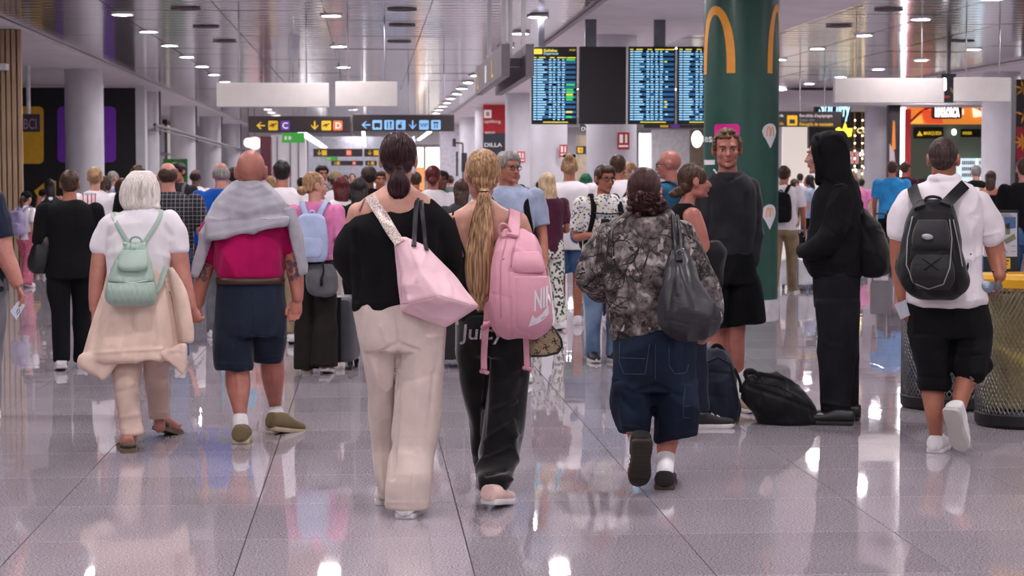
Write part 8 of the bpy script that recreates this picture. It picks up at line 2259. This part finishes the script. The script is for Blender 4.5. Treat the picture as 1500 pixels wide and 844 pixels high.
g.tube([(*q(-.05, .03, .128), .006), (*q(.05, .03, .128), .006)], n=6, smooth=1); f.solid('sunglasses', g, STRAPK)
walker(858, 254, 24.5, 'person in green hooded top between the white T-shirt and the floral top', hair=('bob', 'hood_green', '14503a', '1f6a4a'), top=CGRN, sleeve='long', bottom=CN)
f = walker(884, 242, 16.2, 'person with short dark hair, glasses and floral T-shirt in pale jeans, facing the camera', yaw=165, hyaw=-16, hair=('fringe',) + HBR, top=FLOR, bottom=DNL, build=1.06, stride=.02, arms=('bent', 'bent'), eyes=True, glasses=True, sk=SK4, vox=.009, shoe_mt=BKSH, hem=.86)
pack(f, 'black backpack worn by the person in the floral T-shirt', CB)
g = Geo(); g.tube([(*f.P(-.12, .16, 1.31), .016), (*f.P(0, .175, 1.30), .016), (*f.P(.12, .16, 1.31), .016)], n=8, flat=(.4, 1)); f.solid('chest_strap', g, STRAPK)
ph = Fig(f.d, 885, 'dark phone held up by the person in the floral T-shirt', 'phone', 'phone', z=1.2)
hx = f.arms[1][-1]; g = Geo(); g.obox(np.array(hx[:3]) + f.A[:, 1] * .09 + f.A[:, 2] * .06 - f.A[:, 0] * .04, f.A[:, 0], f.A[:, 1] * .3 + f.A[:, 2], np.cross(f.A[:, 0], unit(f.A[:, 1] * .3 + f.A[:, 2])), .036, .075, .005); ph.solid('phone_body', g, mat('phone_black', '101114', rough=.2), smooth=False)
f = walker(905, 227, 20.5, 'person with cropped brown hair and white top crossed by a black strap, behind the glasses', hair=('short',) + HBR, top=CW, bottom=CN, sk=SKT, build=1.1); cross_strap(f, STRAPK, -1, .03)
walker(923, 238, 22.4, 'person with fair tied hair and pale top turned beside the curly ponytail', yaw=-130, hair=('pony',) + HBL, top=CW, bottom=CN, eyes=True, glasses=True, sk=SK3)
f = walker(985, 220, 16.2, 'person with bald head, glasses and petrol blue jacket in profile, under the lit boards', yaw=-55, hyaw=-25, hair=None, top=CTEAL, sleeve='long', bottom=CN, sk=SK2, eyes=True, glasses=True, build=1.1, neck=.008)
pack(f, 'dark backpack on the person in the petrol blue jacket', CN)
# right of the green column
f = walker(1148, 243, 25.6, 'person in white T-shirt and khaki trousers pulling a white suitcase', yaw=12, sk=SK4, hair=('short',) + HBR, top=CW, bottom=CKH, build=1.1, stride=.2, lead=-1, shoe_mt=CKH, arms=('bent', 'swing'))
pack(f, 'black backpack on the person pulling the white suitcase', CB, h=.40)
suitcase(1170, 402, 26.5, .42, .36, .3, 'white hard-shell suitcase with blue edging pulled beside the green column', mat('shell_white', 'd5d6dc', rough=.3), mat('trim_blue', '5a7590', rough=.4), yaw=20)
walker(1163, 262, 36.0, 'person in olive jacket far beyond the white suitcase', yaw=60, hair=('short',) + HBR, top=COLV, sleeve='long', bottom=CB, vox=.016)
walker(1187, 256, 35.0, 'person with long black hair and grey T-shirt beside the olive jacket', yaw=-80, hair=('long',) + HBK, top=CLB, bottom=CB, vox=.016)
walker(1172, 254, 46.0, 'person with black hair and white top near the white column by the shops', hair=('short',) + HBK, top=CW, bottom=CN, vox=.018)
walker(1246, 250, 31.0, 'person with fair hair and teal top before the crown shop', yaw=60, hair=('bob',) + HBL, top=CTEAL, sleeve='strappy', bottom=CN, vox=.015)
walker(1262, 262, 42.0, 'person with dark hair and pink top inside the crown shop', hair=('short',) + HBK, top=CPK, bottom=CN, vox=.018)
f = walker(1307, 236, 30.5, 'person in bright blue T-shirt and black shorts before the red food shop', sk=SK4, hair=('short',) + HBR, top=CSKY, bottom=CB, legs='shorts', build=1.12)
walker(1325, 237, 34.0, 'person with brown hair close beside the bright blue T-shirt', yaw=20, sk=SK4, hair=('short',) + HBR, top=CMAR, bottom=CN, vox=.015)
suitcase(1293, 395, 30.0, .34, .52, .24, 'black suitcase beside the person in the bright blue T-shirt', mat('trim_black', '17171a'), mat('shell_dark', '26272b'), yaw=0)
walker(1430, 242, 33.0, 'person with grey hair and black T-shirt at the food shop fridges', yaw=-10, hair=('short',) + HGY, top=CB, bottom=CN, build=1.1, vox=.015)
walker(1451, 250, 31.5, 'person with long brown hair and black strappy top before the column at the food shop', hair=('long',) + HBR, top=CB, sleeve='strappy', bottom=PTN, legs='skirt', vox=.014, sk=SK4)
walker(1501, 232, 21.0, 'person in black T-shirt and jeans at the picture edge beside the notice board', yaw=-10, hair=('short',) + HBR, top=CB, bottom=DNM, vox=.012, build=1.1)

# ================================================================ BINS AND NOTICE BOARD
def mesh_bin(px, d, r, h, label, lid_mt, bag_mt, sqx=1.0):
    s = Fig(d, px, label, 'litter_bin', 'bin')
    o = np.array(s.root.location)
    # expanded-metal wall: diamond lattice of crossing strands
    wires = Geo(); N = 62; M_ = 32
    def pt(i, j, rr): 
        a = 2 * PI * i / N; return o + np.array((rr * math.cos(a), rr * math.sin(a), .09 + (h - .09) * j / M_))
    for sgn in (1, -1):
        for i in range(N):
            pts = [(*pt(i + sgn * j * .5, j, r + .002 * sgn), 0.0034) for j in range(0, M_ + 1)]
            wires.tube(pts, n=3, smooth=1)
    wires.obj('mesh_wall', mat('bin_mesh_steel', '8c8a8e', rough=.45, metal=.6), s.root, kind='stuff')
    g = Geo(); g.loft([[(*(o + np.array((rr * math.cos(a), rr * math.sin(a), z))),) for a in np.linspace(0, 2 * PI, 40, endpoint=False)] for rr, z in ((r * .96, 0), (r * 1.02, .02), (r * 1.03, .08), (r * .98, .1))])
    b_ = g.obj('base', mat('bin_base_black', '1b1b1d', rough=.5), s.root, smooth=True); b_.data.set_sharp_from_angle(angle=.6)
    g = Geo(); an = np.linspace(0, 2 * PI, 40, endpoint=False)
    rings = [[o + np.array((rr * math.cos(a), rr * math.sin(a), z)) for a in an] for rr, z in ((r * .5, .12), (r * .86, .13), (r * .93, .3), (r * .9, .55), (r * .95, h - .06))]
    g.loft(rings); me_o = s.part('liner_bag', g, bag_mt, .012, 2, [folds(.05, (10, 10, 2.5), int(px))])
    g = Geo()
    prof = ((r * 1.0, h - .03), (r * 1.05, h - .03), (r * 1.06, h + .02), (r * 1.0, h + .045), (r * .62, h + .05), (r * .60, h + .0), (r * .66, h - .05), (r * .98, h - .05))
    g.loft([[o + np.array((rr * math.cos(a), rr * math.sin(a), z)) for a in an] for rr, z in prof], closed=True)
    l_ = g.obj('lid_ring', lid_mt, s.root, smooth=True); l_.data.set_sharp_from_angle(angle=.6)
    return s
YLID = mat('lid_yellow', 'd9a21c', rough=.4, var=.03)
YBAG = mat('liner_yellow', 'ab9d5c', rough=.35, var=.12, trans=.15)
mesh_bin(1500, 12.05, .27, .88, 'large wire-mesh litter bin with yellow lid ring and yellow liner at the picture edge', YLID, YBAG)
mesh_bin(1392, 13.0, .30, .84, 'wire-mesh litter bin with blue liner behind the legs in cuffed shorts', mat('lid_dark', '3a3c40', rough=.4), mat('liner_grey_blue', '4a5260', rough=.4, var=.15))
nb = empty('notice_board', (*W(1462, 258, 16.0)[:2], 0), 'black standing notice board with an illustrated poster and yellow label beyond the bins', 'notice board')
Y = W(1462, 258, 16.0).y
def nbp(px, py, off=0): return at(px, py, Y - off)
a = nbp(1436, 308); b = nbp(1491, 412)
Geo().box(a.x, b.x, Y, Y + .05, 0, a.z).obj('board', mat('board_black', '1a191c', rough=.4), nb, bevel=.005)
P = PX(Y, nb, .003); P.poly('poster', [(1437, 312), (1437, 376), (1490, 376), (1490, 312)], mat('poster_paper', 'c6c3c8', rough=.4, var=.03))
P = PX(Y, nb, .006)
P.poly('poster_picture', [(1470, 318), (1488, 318), (1488, 334), (1474, 336)], mat('poster_blue', '4a6a96', rough=.4)); P.poly('poster_bottle', [(1465, 326), (1469, 326), (1470, 346), (1464, 346)], mat('poster_violet', '6a6a9a', rough=.4))
P.poly('poster_object', [(1472, 330), (1479, 326), (1480, 343), (1473, 344)], mat('poster_green', '7a7f62', rough=.4)); P.poly('poster_tray', [(1470, 352), (1486, 342), (1488, 350), (1474, 358)], MATS['poster_green']); P.poly('poster_can', [(1456, 330), (1461, 330), (1461, 344), (1456, 344)], mat('poster_mauve', '8a5a7a', rough=.4))
P.polys('poster_outline', [[(1482, 360), (1488, 360), (1488, 361), (1482, 361)], [(1482, 368), (1488, 368), (1488, 369), (1482, 369)], [(1466, 356), (1476, 370), (1475, 371), (1465, 357)], [(1462, 358), (1472, 371), (1471, 372), (1461, 359)]], mat('poster_line', '8a868c', rough=.5))
P.polys('poster_heading', [[(1456, 313.6), (1480, 313.6), (1480, 314.8), (1456, 314.8)], [(1458, 316), (1483, 316), (1483, 317), (1458, 317)]], MATS['poster_line'])
P.rr('yellow_label', 1466, 378, 1480, 394, 1, YP); P.rr('blue_label', 1436, 374, 1441, 396, 1, mat('label_deep_blue', '2a5a9a', rough=.4)); P.rr('white_label', 1436, 362, 1441, 375, 1, WHT)
P = PX(Y, nb, .009); P.polys('label_lettering', [[(1468, 381), (1478, 381), (1478, 383), (1468, 383)], [(1468, 386), (1476, 386), (1476, 388), (1468, 388)]], KEY)
bpy.data.objects.remove(WORK)
